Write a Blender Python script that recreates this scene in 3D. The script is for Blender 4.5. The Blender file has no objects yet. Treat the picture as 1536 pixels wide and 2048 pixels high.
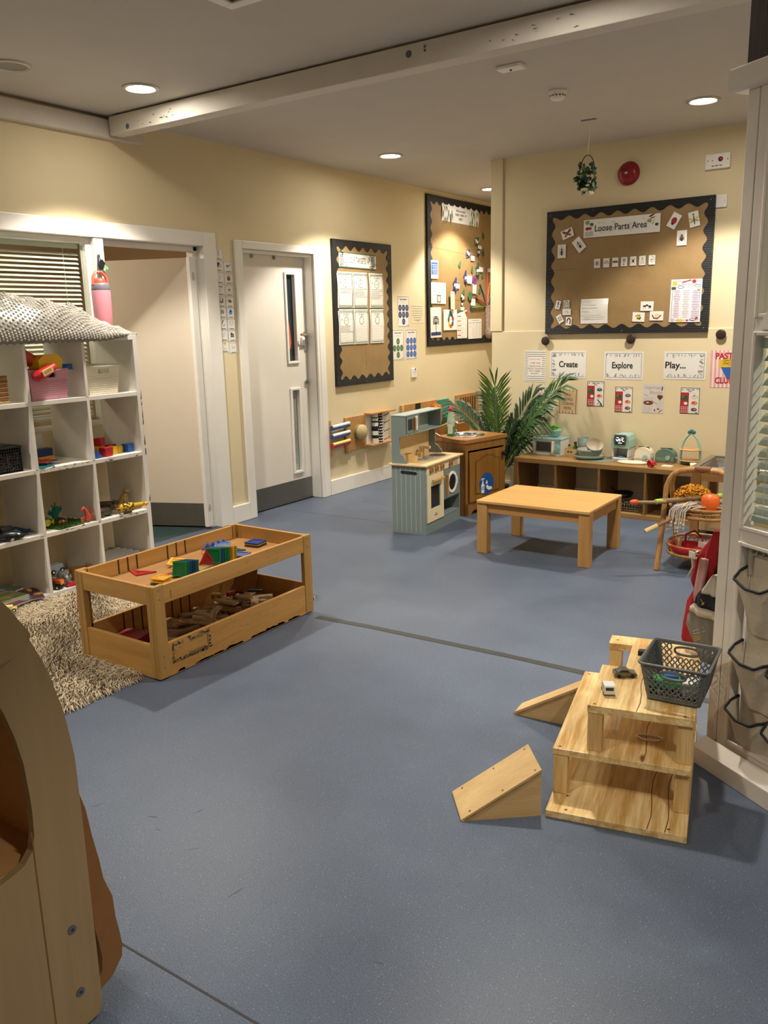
import bpy, math, random
from mathutils import Matrix, Vector, Euler
random.seed(7)
C = bpy.context.scene.collection
SC = bpy.context.scene
PI = math.pi

# ---------------------------------------------------------------- camera, world, exposure
cam_d = bpy.data.cameras.new('camera'); cam = bpy.data.objects.new('camera', cam_d); C.objects.link(cam)
cam_d.sensor_fit = 'HORIZONTAL'; cam_d.sensor_width = 36.0; cam_d.lens = 1675.48 / 1536 * 36.0
cam_d.clip_start = 0.02; cam_d.clip_end = 60
YAW, PITCH, ROLL = math.radians(-34.437), math.radians(12.7125), math.radians(-1.4051)
_f = Vector((math.sin(YAW)*math.cos(PITCH), math.cos(YAW)*math.cos(PITCH), -math.sin(PITCH)))
_r = Vector((math.cos(YAW), -math.sin(YAW), 0)); _u = _r.cross(_f)
_r2 = _r*math.cos(ROLL) + _u*math.sin(ROLL); _u2 = -_r*math.sin(ROLL) + _u*math.cos(ROLL)
cam.matrix_world = Matrix(((_r2.x, _u2.x, -_f.x, 0), (_r2.y, _u2.y, -_f.y, 0), (_r2.z, _u2.z, -_f.z, 1.5), (0, 0, 0, 1)))
SC.camera = cam
w = bpy.data.worlds.new('world'); SC.world = w; w.use_nodes = True
w.node_tree.nodes['Background'].inputs[0].default_value = (0.55, 0.6, 0.7, 1)
w.node_tree.nodes['Background'].inputs[1].default_value = 0.12
SC.view_settings.view_transform = 'Standard'; SC.view_settings.look = 'None'
SC.view_settings.gamma = 1.0; SC.view_settings.use_curve_mapping = False
SC.view_settings.exposure = 1.08
LAMP_W = 122.0            # power of each recessed downlight
LAMP_COL = (1.0, 0.915, 0.785)

# ---------------------------------------------------------------- materials
def lin(h):
    if not isinstance(h, str): return tuple(h)
    h = h.lstrip('#'); o = []
    for i in (0, 2, 4):
        c = int(h[i:i+2], 16)/255
        o.append(c/12.92 if c <= .04045 else ((c+.055)/1.055)**2.4)
    return tuple(o)
_mats = {}
def nt(name):
    m = bpy.data.materials.new(name); m.use_nodes = True
    return m, m.node_tree, m.node_tree.nodes['Principled BSDF']
def L(t, a, b): t.links.new(a, b)
def ramp(t, stops):
    r = t.nodes.new('ShaderNodeValToRGB'); e = r.color_ramp.elements
    while len(e) < len(stops): e.new(.5)
    for k, (p, c) in zip(e, stops): k.position = p; k.color = (*c, 1)
    return r
def coords(t, scale=(1, 1, 1), rot=(0, 0, 0)):
    tc = t.nodes.new('ShaderNodeTexCoord'); mp = t.nodes.new('ShaderNodeMapping')
    mp.inputs['Scale'].default_value = scale; mp.inputs['Rotation'].default_value = rot
    L(t, tc.outputs['Object'], mp.inputs[0]); return mp.outputs[0]
def noise(t, vec, scale, detail=3, rough=.55):
    n = t.nodes.new('ShaderNodeTexNoise'); n.inputs['Scale'].default_value = scale
    n.inputs['Detail'].default_value = detail; n.inputs['Roughness'].default_value = rough
    L(t, vec, n.inputs['Vector']); return n
def bump(t, b, h, strength, dist=.01):
    n = t.nodes.new('ShaderNodeBump'); n.inputs['Strength'].default_value = strength; n.inputs['Distance'].default_value = dist
    L(t, h, n.inputs['Height']); L(t, n.outputs[0], b.inputs['Normal'])
def mat(hexc, rough=.5, metal=0, var=.06, nscale=14, bmp=0, bscale=120, trans=0, emit=0, alpha=1, spec=.5, sheen=0):
    key = (hexc, rough, metal, var, nscale, bmp, bscale, trans, emit, alpha, spec, sheen)
    if key in _mats: return _mats[key]
    m, t, b = nt('mat_%03d' % len(_mats)); c = lin(hexc)
    v = coords(t); n = noise(t, v, nscale)
    r = ramp(t, [(.3, tuple(x*(1-var) for x in c)), (.7, tuple(min(1, x*(1+var)) for x in c))])
    L(t, n.outputs['Fac'], r.inputs[0]); L(t, r.outputs[0], b.inputs['Base Color'])
    b.inputs['Roughness'].default_value = rough; b.inputs['Metallic'].default_value = metal
    b.inputs['Specular IOR Level'].default_value = spec
    if trans: b.inputs['Transmission Weight'].default_value = trans
    if alpha < 1: b.inputs['Alpha'].default_value = alpha
    if sheen: b.inputs['Sheen Weight'].default_value = sheen
    if emit:
        b.inputs['Emission Color'].default_value = (*c, 1); b.inputs['Emission Strength'].default_value = emit
    if bmp: bump(t, b, noise(t, v, bscale, 2).outputs['Fac'], bmp)
    _mats[key] = m; return m
def wood(c1, c2, axis='X', scale=1.0, rough=.45, knots=None, contrast=1.0, seam=0, fine=1.0):
    key = ('wood', c1, c2, axis, scale, rough, knots, contrast, seam, fine)
    if key in _mats: return _mats[key]
    m, t, b = nt('wood_%03d' % len(_mats))
    s = {'X': (.9, 14, 14), 'Y': (14, .9, 14), 'Z': (14, 14, .9)}[axis]
    v = coords(t, tuple(x*scale for x in s))
    n1 = noise(t, v, 1.6, 4, .6); n2 = noise(t, v, 9*fine, 3, .6)
    mx = t.nodes.new('ShaderNodeMath'); mx.operation = 'MULTIPLY_ADD'; mx.inputs[1].default_value = .35
    L(t, n2.outputs['Fac'], mx.inputs[0]); L(t, n1.outputs['Fac'], mx.inputs[2])
    a, c = lin(c1), lin(c2)
    r = ramp(t, [(.62-.2/contrast, a), (.72+.16/contrast, c)])
    L(t, mx.outputs[0], r.inputs[0]); out = r.outputs[0]
    if knots:
        vo = t.nodes.new('ShaderNodeTexVoronoi'); vo.inputs['Scale'].default_value = 1
        ks = {'X': (4, 11, 11), 'Y': (11, 4, 11), 'Z': (11, 11, 4)}[axis]
        L(t, coords(t, ks), vo.inputs['Vector'])
        kr = ramp(t, [(.06, (1, 1, 1)), (.13, (0, 0, 0))]); L(t, vo.outputs['Distance'], kr.inputs[0])
        mix = t.nodes.new('ShaderNodeMix'); mix.data_type = 'RGBA'
        L(t, kr.outputs[0], mix.inputs['Factor']); L(t, out, mix.inputs['A']); mix.inputs['B'].default_value = (*lin(knots), 1)
        out = mix.outputs['Result']
    L(t, out, b.inputs['Base Color']); b.inputs['Roughness'].default_value = rough
    bump(t, b, n2.outputs['Fac'], .08)
    _mats[key] = m; return m

# ---------------------------------------------------------------- mesh builder
class MB:
    def __init__(s): s.v = []; s.f = []; s.m = []; s.sm = []
    def add(s, vs, fs, mi=0, X=None, smooth=False):
        o = len(s.v)
        s.v.extend([tuple(X @ Vector(p)) for p in vs] if X is not None else [tuple(p) for p in vs])
        for f in fs: s.f.append([i+o for i in f]); s.m.append(mi); s.sm.append(smooth)
        return s
    def box(s, x0, x1, y0, y1, z0, z1, mi=0, X=None):
        v = [(x, y, z) for z in (z0, z1) for y in (y0, y1) for x in (x0, x1)]
        return s.add(v, [(0, 2, 3, 1), (4, 5, 7, 6), (0, 1, 5, 4), (2, 6, 7, 3), (0, 4, 6, 2), (1, 3, 7, 5)], mi, X)
    def beam(s, a, b, w, h, mi=0, up=(0, 0, 1)):
        a, b = Vector(a), Vector(b); d = b-a; l = d.length; x = d/l
        u = Vector(up); y = u.cross(x)
        if y.length < 1e-4: y = Vector((0, 1, 0)).cross(x)
        y.normalize(); z = x.cross(y)
        X = Matrix(((x.x, y.x, z.x, a.x), (x.y, y.y, z.y, a.y), (x.z, y.z, z.z, a.z), (0, 0, 0, 1)))
        return s.box(0, l, -w/2, w/2, -h/2, h/2, mi, X)
    def tube(s, pts, r, n=8, mi=0, closed=False, smooth=True, flat=1.0, caps=True):
        P = [Vector(p) for p in pts]; N = len(P); R = r if isinstance(r, (list, tuple)) else [r]*N
        rings = []; prev = None
        for i in range(N):
            a = P[(i-1) % N] if (closed or i > 0) else P[i]; b = P[(i+1) % N] if (closed or i < N-1) else P[i]
            t = (b-a).normalized() if (b-a).length > 1e-9 else Vector((0, 0, 1))
            if prev is None:
                q = Vector((0, 0, 1)) if abs(t.z) < .9 else Vector((1, 0, 0)); n1 = t.cross(q).normalized()
            else:
                n1 = prev - t*prev.dot(t)
                n1 = n1.normalized() if n1.length > 1e-6 else t.orthogonal().normalized()
            prev = n1; n2 = t.cross(n1)
            rings.append([P[i] + n1*R[i]*math.cos(2*PI*k/n) + n2*R[i]*flat*math.sin(2*PI*k/n) for k in range(n)])
        vs = [p for g in rings for p in g]; fs = []
        for i in range(N if closed else N-1):
            j = (i+1) % N
            for k in range(n): fs.append((i*n+k, i*n+(k+1) % n, j*n+(k+1) % n, j*n+k))
        s.add(vs, fs, mi, None, smooth)
        if not closed and caps:
            s.add(rings[0], [tuple(range(n-1, -1, -1))], mi); s.add(rings[-1], [tuple(range(n))], mi)
        return s
    def cyl(s, a, b, r, r2=None, n=20, mi=0): return s.tube([a, b], [r, r if r2 is None else r2], n, mi)
    def lathe(s, prof, c=(0, 0, 0), n=28, mi=0, X=None, sy=1.0, arc=None):
        vs = []; fs = []; m = len(prof)
        for k in range(n):
            a = 2*PI*k/n
            for r, z in prof: vs.append((c[0]+r*math.cos(a), c[1]+r*sy*math.sin(a), c[2]+z))
        for k in range(n):
            k2 = (k+1) % n
            for i in range(m-1):
                fs.append((k*m+i, k2*m+i, k2*m+i+1, k*m+i+1))
        return s.add(vs, fs, mi, X, True)
    def prism(s, poly, z0, z1, mi=0, X=None, mside=None):
        n = len(poly); A = sum(poly[i][0]*poly[(i+1) % n][1]-poly[(i+1) % n][0]*poly[i][1] for i in range(n))
        if A < 0: poly = poly[::-1]
        vs = [(x, y, z0) for x, y in poly] + [(x, y, z1) for x, y in poly]
        s.add(vs, [tuple(range(n-1, -1, -1)), tuple(range(n, 2*n))], mi, X)
        return s.add(vs, [(i, (i+1) % n, n+(i+1) % n, n+i) for i in range(n)], mi if mside is None else mside, X)
    def ball(s, c, r, mi=0, sc=(1, 1, 1), n=14, X=None):
        vs = []; fs = []; h = n//2
        for i in range(h+1):
            for k in range(n):
                a = PI*i/h; b = 2*PI*k/n
                vs.append((c[0]+r*sc[0]*math.sin(a)*math.cos(b), c[1]+r*sc[1]*math.sin(a)*math.sin(b), c[2]+r*sc[2]*math.cos(a)))
        for i in range(h):
            for k in range(n): fs.append((i*n+k, (i+1)*n+k, (i+1)*n+(k+1) % n, i*n+(k+1) % n))
        return s.add(vs, fs, mi, X, True)
    def rect(s, x0, x1, y0, y1, z=0, mi=0, X=None): return s.add([(x0, y0, z), (x1, y0, z), (x1, y1, z), (x0, y1, z)], [(0, 1, 2, 3)], mi, X)
    def quad(s, p, mi=0, X=None): return s.add(p, [tuple(range(len(p)))], mi, X)
    def disc(s, cx, cy, rx, ry, z=0, mi=0, n=20, X=None, rot=0):
        c, q = math.cos(rot), math.sin(rot); pts = []
        for k in range(n):
            a = 2*PI*k/n; x, y = rx*math.cos(a), ry*math.sin(a); pts.append((cx+x*c-y*q, cy+x*q+y*c, z))
        return s.add(pts, [tuple(range(n))], mi, X)
    def line(s, pts, w, z=0, mi=0, X=None):
        for a, b in zip(pts[:-1], pts[1:]):
            dx, dy = b[0]-a[0], b[1]-a[1]; l = math.hypot(dx, dy) or 1; nx, ny = -dy/l*w/2, dx/l*w/2; ex, ey = dx/l*w*.3, dy/l*w*.3
            s.add([(a[0]+nx-ex, a[1]+ny-ey, z), (a[0]-nx-ex, a[1]-ny-ey, z), (b[0]-nx+ex, b[1]-ny+ey, z), (b[0]+nx+ex, b[1]+ny+ey, z)], [(0, 1, 2, 3)], mi, X)
        return s
    def leafshape(s, x, y, l, wd, ang, z=0, mi=0, X=None):
        c, q = math.cos(ang), math.sin(ang); pts = []
        for t, k in ((0, 0), (.3, 1), (.6, .8), (1, 0), (.6, -.8), (.3, -1)):
            u, v = t*l, k*wd/2; pts.append((x+u*c-v*q, y+u*q+v*c, z))
        return s.add(pts, [tuple(range(6))], mi, X)
    def text(s, txt, size, x, y, z=0, mi=0, X=None, align='CENTER', bold=0, width=None, shear=0):
        cu = bpy.data.curves.new('t', 'FONT'); cu.body = txt; cu.size = size; cu.align_x = align; cu.align_y = 'CENTER'
        cu.resolution_u = 3; cu.offset = bold; cu.shear = shear
        ob = bpy.data.objects.new('t', cu); me = bpy.data.meshes.new_from_object(ob)
        vs = [v.co.copy() for v in me.vertices]; k = 1.0
        if width and vs:
            wx = max(v.x for v in vs)-min(v.x for v in vs); k = width/wx if wx > 0 else 1
        s.add([(x+v.x*k, y+v.y, z) for v in vs], [tuple(p.vertices) for p in me.polygons], mi, X)
        bpy.data.meshes.remove(me); bpy.data.objects.remove(ob); bpy.data.curves.remove(cu); return s
    def build(s, name, mats, parent=None, loc=(0, 0, 0), rot=(0, 0, 0), bevel=0, seg=2, smooth=None):
        me = bpy.data.meshes.new(name); me.from_pydata(s.v, [], s.f)
        if not isinstance(mats, (list, tuple)): mats = [mats]
        for m in mats: me.materials.append(m)
        me.polygons.foreach_set('material_index', s.m); me.polygons.foreach_set('use_smooth', s.sm if smooth is None else [smooth]*len(s.f))
        me.update()
        o = bpy.data.objects.new(name, me); C.objects.link(o); o.location = loc; o.rotation_euler = rot
        if parent is not None: o.parent = parent
        if bevel:
            b = o.modifiers.new('bevel', 'BEVEL'); b.width = bevel; b.segments = seg; b.limit_method = 'ANGLE'; b.angle_limit = .7
        return o
def tag(o, label, cat, group=None):
    o['label'] = label; o['category'] = cat
    if group: o['group'] = group
    return o
def thing(name, label, cat, loc=(0, 0, 0), rot=0, group=None):
    o = bpy.data.objects.new(name, None); C.objects.link(o); o.location = loc
    o.rotation_euler = rot if isinstance(rot, (tuple, list)) else (0, 0, rot); o.empty_display_size = .05
    return tag(o, label, cat, group)
def struct(name, mb, mats, parent=None, **k):
    o = mb.build(name, mats, parent, **k)
    if parent is None: o['kind'] = 'structure'
    return o
def clone(root, loc, rot=None, label=None):
    r = root.copy(); C.objects.link(r); r.location = loc
    if rot is not None: r.rotation_euler = rot
    if label: r['label'] = label
    for ch in list(root.children):
        c = ch.copy(); C.objects.link(c); c.parent = r
        for g in list(ch.children):
            d = g.copy(); C.objects.link(d); d.parent = c
    return r
def dashes(m, x0, x1, y, h, z, mi=0, X=None, n=6):      # printing too small to read in the photograph
    w_ = (x1-x0)/n
    for k in range(n):
        if k % 4 != 3: m.rect(x0+k*w_+w_*.1, x0+(k+1)*w_-w_*.1, y-h/2*(1 if k % 2 else .75), y+h/2, z, mi, X)
def rnd(a, b): return random.uniform(a, b)
LW = (PI/2, 0, PI/2)                 # sheet facing +X on the left wall: local x = world +Y, local y = up
TH = math.radians(-2.5)              # the back wall runs 2.5 degrees off the room's axis
WO = Vector((-3.375, 6.647, 0)); WE = Vector((math.cos(TH), math.sin(TH), 0)); WNV = Vector((math.sin(TH), -math.cos(TH), 0))
BWR = (PI/2, 0, TH)                  # sheet facing the room on the back wall
def bw(u, z, off=0): return tuple(WO + WE*u + WNV*off + Vector((0, 0, z)))
XL = -4.575
def lw(y, z, off=0): return (XL+off, y, z)
ZC = 2.79
# ---------------------------------------------------------------- setting
def floor_mat():
    m, t, b = nt('vinyl_floor'); v = coords(t)
    n = noise(t, v, 1.1, 5, .6); n3 = noise(t, v, 260, 2)
    base = ramp(t, [(.3, lin('#475163')), (.7, lin('#596476'))]); L(t, n.outputs['Fac'], base.inputs[0])
    fine = ramp(t, [(.35, (.66, .66, .68)), (.65, (1.22, 1.22, 1.2))]); L(t, n3.outputs['Fac'], fine.inputs[0])
    mul = t.nodes.new('ShaderNodeMix'); mul.data_type = 'RGBA'; mul.blend_type = 'MULTIPLY'; mul.inputs['Factor'].default_value = .9
    L(t, base.outputs[0], mul.inputs['A']); L(t, fine.outputs[0], mul.inputs['B']); cur = mul.outputs['Result']
    for sc, lo, col, keep in ((120, .13, '#a9adb2', .62), (170, .2, '#2c2f37', .45), (75, .055, '#e8e8e4', .8)):
        vo = t.nodes.new('ShaderNodeTexVoronoi'); vo.inputs['Scale'].default_value = sc; L(t, v, vo.inputs['Vector'])
        r = ramp(t, [(lo*.7, (1, 1, 1)), (lo, (0, 0, 0))]); L(t, vo.outputs['Distance'], r.inputs[0])
        sep = t.nodes.new('ShaderNodeSeparateColor'); L(t, vo.outputs['Color'], sep.inputs[0])
        g = t.nodes.new('ShaderNodeMath'); g.operation = 'GREATER_THAN'; g.inputs[1].default_value = keep; L(t, sep.outputs[0], g.inputs[0])
        fm = t.nodes.new('ShaderNodeMath'); fm.operation = 'MULTIPLY'; L(t, g.outputs[0], fm.inputs[0]); L(t, r.outputs[0], fm.inputs[1])
        mx = t.nodes.new('ShaderNodeMix'); mx.data_type = 'RGBA'; L(t, fm.outputs[0], mx.inputs['Factor']); L(t, cur, mx.inputs['A'])
        mx.inputs['B'].default_value = (*lin(col), 1); cur = mx.outputs['Result']
    L(t, cur, b.inputs['Base Color']); b.inputs['Specular IOR Level'].default_value = .4
    rr = ramp(t, [(.3, (.36,)*3), (.7, (.5,)*3)]); L(t, n.outputs['Fac'], rr.inputs[0]); L(t, rr.outputs[0], b.inputs['Roughness'])
    bump(t, b, n3.outputs['Fac'], .06); return m
M_FLOOR = floor_mat()
M_CREAM = mat('#dccda9', .75, var=.02, nscale=3, bmp=.05, bscale=60)
M_CEIL = mat('#c2bcb4', .85, var=.02, nscale=4, bmp=.03, bscale=90)
M_GLOSS = mat('#eae7e0', .35, var=.02, nscale=5, bmp=.03, bscale=25)
M_DOOR = mat('#e2dcd2', .4, var=.015, nscale=4)
M_STEEL = mat('#8d8b86', .38, 1, var=.06, nscale=4)
M_CHROME = mat('#c8c8c6', .2, 1, var=.02)
M_BLACK = mat('#15161a', .6, var=.1)
M_WHITE = mat('#eceae4', .55, var=.02)
M_TAN = mat('#c4a783', .8, var=.04, nscale=3)
M_TEAL = mat('#1f3b3c', .95, var=.25, nscale=60, bmp=.4, bscale=400)
M_SCUFF = mat('#8d8577', .7, var=.3, nscale=30)

XR, YF, YE = 2.4, -2.4, 9.7
floor = MB().box(-4.66, XR, YF, YE, -.06, 0); struct('floor', floor, M_FLOOR)
struct('ceiling', MB().box(-4.675, XR, YF, YE, ZC, ZC+.06), M_CEIL)
# left wall with the glazed screen opening and the door opening
wl = MB(); a, b = -4.675, XL
wl.box(a, b, YF, 1.5, 0, ZC); wl.box(a, b, 1.5, 4.5, 2.08, ZC); wl.box(a, b, 4.5, 4.848, 0, ZC); wl.box(a, b, 4.848, 5.70, 2.07, ZC)
wl.box(a, b, 5.70, YE, 0, ZC); wl.box(a, b, 1.5, 3.52, 0, .9)
struct('wall_left', wl, M_CREAM)
# back wall: the projecting room end and the passage side behind it
X0 = lambda u, v: tuple(WO + WE*u - WNV*v)
wb = MB()
wb.prism([(p[0], p[1]) for p in [X0(0, 0), X0(5.8, 0), X0(5.8, .15), X0(0, .15)]], 0, ZC)
struct('wall_back', wb, M_CREAM)
struct('wall_passage', MB().box(-3.375, -3.25, 6.66, YE, 0, ZC), M_CREAM)
struct('wall_end', MB().box(-4.675, -3.2, YE, YE+.1, 0, ZC), M_CREAM)
struct('wall_right', MB().box(XR, XR+.1, YF, 6.4, 0, ZC), M_CREAM)
struct('wall_front', MB().box(-4.675, XR+.1, YF-.1, YF, 0, ZC), M_CREAM)
# the boxed lower part of the back wall, its ledge and the corner board
lower = MB(); lower.box(0, 5.7, -.014, .0, 0, 1.405)
struct('trim_1', lower, M_CREAM, loc=WO, rot=(0, 0, TH), bevel=.004)
struct('trim_2', MB().box(-.012, .10, -.02, .16, 1.405, ZC), M_CREAM, loc=WO, rot=(0, 0, TH), bevel=.004)
bbm = MB().box(.005, 5.6, -.036, -.014, 0, .12); struct('baseboard_back', bbm, M_GLOSS, loc=WO, rot=(0, 0, TH), bevel=.004)
bl = MB(); bl.box(XL, XL+.022, 4.575, 4.768, 0, .137); bl.box(XL, XL+.022, 5.82, YE, 0, .135)
struct('baseboard_left', bl, M_GLOSS, bevel=.005)
# ceiling beam across the room and the boxed edge along the left wall
M_BEAM = mat('#cfc8bd', .6, var=.04, nscale=8, bmp=.05, bscale=30)
bm = MB().box(-4.5, XR, 3.67, 3.77, 2.672, ZC-.012); struct('trim_3', bm, M_BEAM, bevel=.004)
struct('trim_4', MB().box(XL, -4.52, YF, 3.95, 2.66, 2.768), M_BEAM, bevel=.004)
sc = MB()
for x, z, r in ((-4.33, 2.70, .016), (-2.31, 2.735, .017), (-2.22, 2.752, .008), (-2.22, 2.735, .007)):
    sc.add([(x+r*math.cos(k*PI/5), 3.668, z+r*math.sin(k*PI/5)) for k in range(10)], [tuple(range(10))])
for k in range(22):
    x = rnd(-4.25, -3.9) if k < 12 else rnd(-1.9, -1.3); z = rnd(2.685, 2.74)
    sc.add([(x, 3.6675, z), (x+rnd(.01, .03), 3.6675, z+rnd(-.006, .006)), (x+rnd(0, .02), 3.6675, z+rnd(.003, .008))], [(0, 1, 2)])
struct('trim_5', sc, mat('#5f6672', .7))
# glazed screen: frame, post, window and the doorway's lining
fr = MB()
fr.box(-4.69, -4.553, 1.44, 1.56, 0, 2.163); fr.box(-4.69, -4.553, 1.56, 4.448, 2.065, 2.163); fr.box(-4.69, -4.553, 4.448, 4.575, 0, 2.163)
fr.box(-4.69, -4.562, 3.52, 3.594, 0, 2.065)
fr.box(-4.69, -4.62, 4.405, 4.448, 0, 2.065); fr.box(-4.69, -4.62, 3.594, 4.448, 2.03, 2.065)
struct('trim_6', fr, M_GLOSS, bevel=.006)
win = MB(); win.box(-4.66, -4.60, 1.56, 3.52, .86, .93); win.box(-4.66, -4.60, 3.485, 3.52, .93, 2.065); win.box(-4.66, -4.60, 1.56, 1.60, .93, 2.065); win.box(-4.66, -4.60, 1.6, 3.485, 2.03, 2.065)
w1 = struct('window_1', win, M_GLOSS, bevel=.004)
def pane_mat():
    m, t, b = nt('window_pane'); tr_ = t.nodes.new('ShaderNodeBsdfTransparent'); gl = t.nodes.new('ShaderNodeBsdfGlossy'); mx = t.nodes.new('ShaderNodeMixShader'); mx.inputs[0].default_value = .07
    tr_.inputs[0].default_value = (.93, .97, .95, 1); gl.inputs['Roughness'].default_value = .02
    L(t, tr_.outputs[0], mx.inputs[1]); L(t, gl.outputs[0], mx.inputs[2]); L(t, mx.outputs[0], t.nodes['Material Output'].inputs[0]); return m
M_GLASS = pane_mat()
MB().box(-4.637, -4.633, 1.6, 3.485, .93, 2.03).build('glass_pane', M_GLASS, w1)
# room beyond the doorway
ob = MB(); ob.box(-7.6, -7.5, .6, 7.2, 0, 2.5); struct('wall_beyond', ob, M_TAN)
struct('wall_beyond_near', MB().box(-7.5, -4.69, .5, .6, 0, 2.5), M_TAN)
struct('wall_beyond_far', MB().box(-7.5, -4.69, 5.75, 5.85, 0, 2.5), M_TAN)
struct('ceiling_beyond', MB().box(-7.5, -4.69, .6, 5.75, 2.46, 2.5), mat('#dcc8a4', .8))
struct('floor_beyond', MB().box(-7.5, -4.662, .6, 5.75, -.06, -.002), M_TEAL)
struct('trim_10', MB().box(-4.672, -4.652, 3.594, 4.405, -.004, .004), M_STEEL)
tr = MB(); tr.box(-7.49, -7.46, 1.5, 5.7, 2.05, 2.2); tr.box(-7.49, -7.46, 4.0, 4.06, 2.2, 2.45); struct('trim_11', tr, mat('#b8966a', .6))
# door standing open into that room (hinged on the right jamb)
da = math.atan2(-.196, -.465)
dl = MB().box(0, .80, -.02, .02, .012, 1.99)
d1 = struct('door_1', dl, mat('#d9cebd', .45, var=.015, nscale=4), loc=(-4.655, 4.415, 0), rot=(0, 0, da))
MB().box(.02, .79, .02, .024, .015, .19).build('kick_plate', mat('#6a6862', .5, .5), d1)
hg = MB()
for z in (.25, 1.0, 1.8): hg.cyl((.0, .025, z-.05), (.0, .025, z+.05), .008)
hg.build('hinge', M_STEEL, d1)
# door guard strip on the hinge jamb with its printed safety notes
gd = MB().box(-4.632, -4.60, 4.345, 4.405, .02, 1.99); gs = struct('trim_12', gd, M_WHITE, bevel=.003)
gp = MB()
def gnote(zc):
    X = Matrix.Translation((-4.599, 4.375, zc)) @ Euler(LW).to_matrix().to_4x4()
    gp.disc(0, .045, .009, .009, 0, 0, X=X); gp.disc(0, .045, .006, .006, .0003, 1, X=X)
    for k in range(4): gp.rect(-.014, .014-.004*(k % 2), .028-k*.009, .031-k*.009, 0, 0, X)
gnote(1.83); gnote(.14)
gp.build('printed_note', [mat('#4b4b4b'), M_WHITE], gs)
# closed white door
t2 = MB(); t2.box(XL, -4.553, 4.768, 4.848, 0, 2.13); t2.box(XL, -4.553, 5.70, 5.815, 0, 2.13); t2.box(XL, -4.553, 4.848, 5.70, 2.072, 2.13)
t2.box(-4.67, -4.575, 4.838, 4.86, 0, 2.072); t2.box(-4.67, -4.575, 5.695, 5.72, 0, 2.072); t2.box(-4.67, -4.575, 4.848, 5.70, 2.05, 2.085)
t2.box(-4.60, -4.548, 5.73, 5.79, 0, 2.10)
struct('trim_7', t2, M_GLOSS, bevel=.006)
dy0, dy1 = 4.862, 5.694
dm = MB(); xa, xb = -4.71, -4.665
g1 = (5.452, 5.555, 1.205, 1.907); g2 = (5.465, 5.553, .268, .96)
dm.box(xa, xb, dy0, g1[0], .008, 2.048); dm.box(xa, xb, g1[1], dy1, .008, 2.048)
dm.box(xa, xb, g1[0], g1[1], g1[3], 2.048); dm.box(xa, xb, g1[0], g1[1], g2[3], g1[2]); dm.box(xa, xb, g1[0], g1[1], .008, g2[2])
d2 = struct('door_2', dm, M_DOOR)
for g in (g1, g2):
    m = MB(); w_ = .022
    m.box(xb, xb+.014, g[0]-w_, g[1]+w_, g[3], g[3]+w_); m.box(xb, xb+.014, g[0]-w_, g[1]+w_, g[2]-w_, g[2])
    m.box(xb, xb+.014, g[0]-w_, g[0], g[2], g[3]); m.box(xb, xb+.014, g[1], g[1]+w_, g[2], g[3]); m.build('glazing_bead', M_GLOSS, d2, bevel=.004)
MB().box(-4.69, -4.686, g1[0], g1[1], g1[2], g1[3]).build('upper_glass_panel', mat('#1d2a33', .08, var=.15, nscale=6), d2)
MB().box(-4.69, -4.686, g2[0]-.01, g2[1]+.01, g2[2], g2[3]).build('lower_glass_panel', mat('#9fb0ac', .1, var=.12, nscale=5), d2)
orn = MB(); orn.prism([(5.46, 1.36), (5.5, 1.30), (5.515, 1.36), (5.505, 1.46), (5.478, 1.59), (5.46, 1.58)], -4.6858, -4.6845, X=Matrix(((0, 0, 1, 0), (1, 0, 0, 0), (0, 1, 0, 0), (0, 0, 0, 1))))
orn.build('orange_coat_behind_glass', mat('#c65a1c', .6, var=.12, nscale=20), d2)
dr = MB(); YZ = Matrix(((0, 0, 1, 0), (1, 0, 0, 0), (0, 1, 0, 0), (0, 0, 0, 1)))
dr.prism([(5.475, .40), (5.52, .32), (5.535, .55), (5.54, .80), (5.525, .94), (5.49, .93), (5.487, .7)], -4.6858, -4.6848, X=YZ)
dr.line([(5.49, .9), (5.5, .62), (5.498, .36)], .006, -4.6846, 1, YZ); dr.line([(5.52, .9), (5.517, .5)], .005, -4.6846, 1, YZ)
dr.build('coat_behind_glass', [mat('#a29a8c', .7, var=.15, nscale=30), mat('#6d655b')], d2)
MB().box(xb, xb+.003, dy0+.01, dy1-.01, .01, .192).build('kick_plate', M_STEEL, d2)
h = MB(); h.box(xb, xb+.012, 5.652, 5.686, 1.285, 1.445); h.cyl((xb, 5.668, 1.418), (xb+.05, 5.668, 1.418), .011)
h.tube([(xb+.05, 5.668, 1.418), (xb+.055, 5.655, 1.418), (xb+.055, 5.56, 1.42)], .011); h.build('lever_handle', M_CHROME, d2, bevel=.003)
MB().box(xb, xb+.02, 5.615, 5.65, 1.33, 1.40).build('latch_cover', M_WHITE, d2, bevel=.004)
k = MB().cyl((xb, 5.66, 1.02), (xb+.012, 5.66, 1.02), .022); k.cyl((xb+.012, 5.66, 1.02), (xb+.02, 5.66, 1.02), .012, mi=1); k.build('lock_cylinder', [M_CHROME, M_STEEL], d2)
kh = MB()
for y in (5.06, 5.32): kh.box(-4.662, -4.652, y-.01, y+.01, 2.02, 2.05)
kh.build('hook', M_STEEL, d2)
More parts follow.
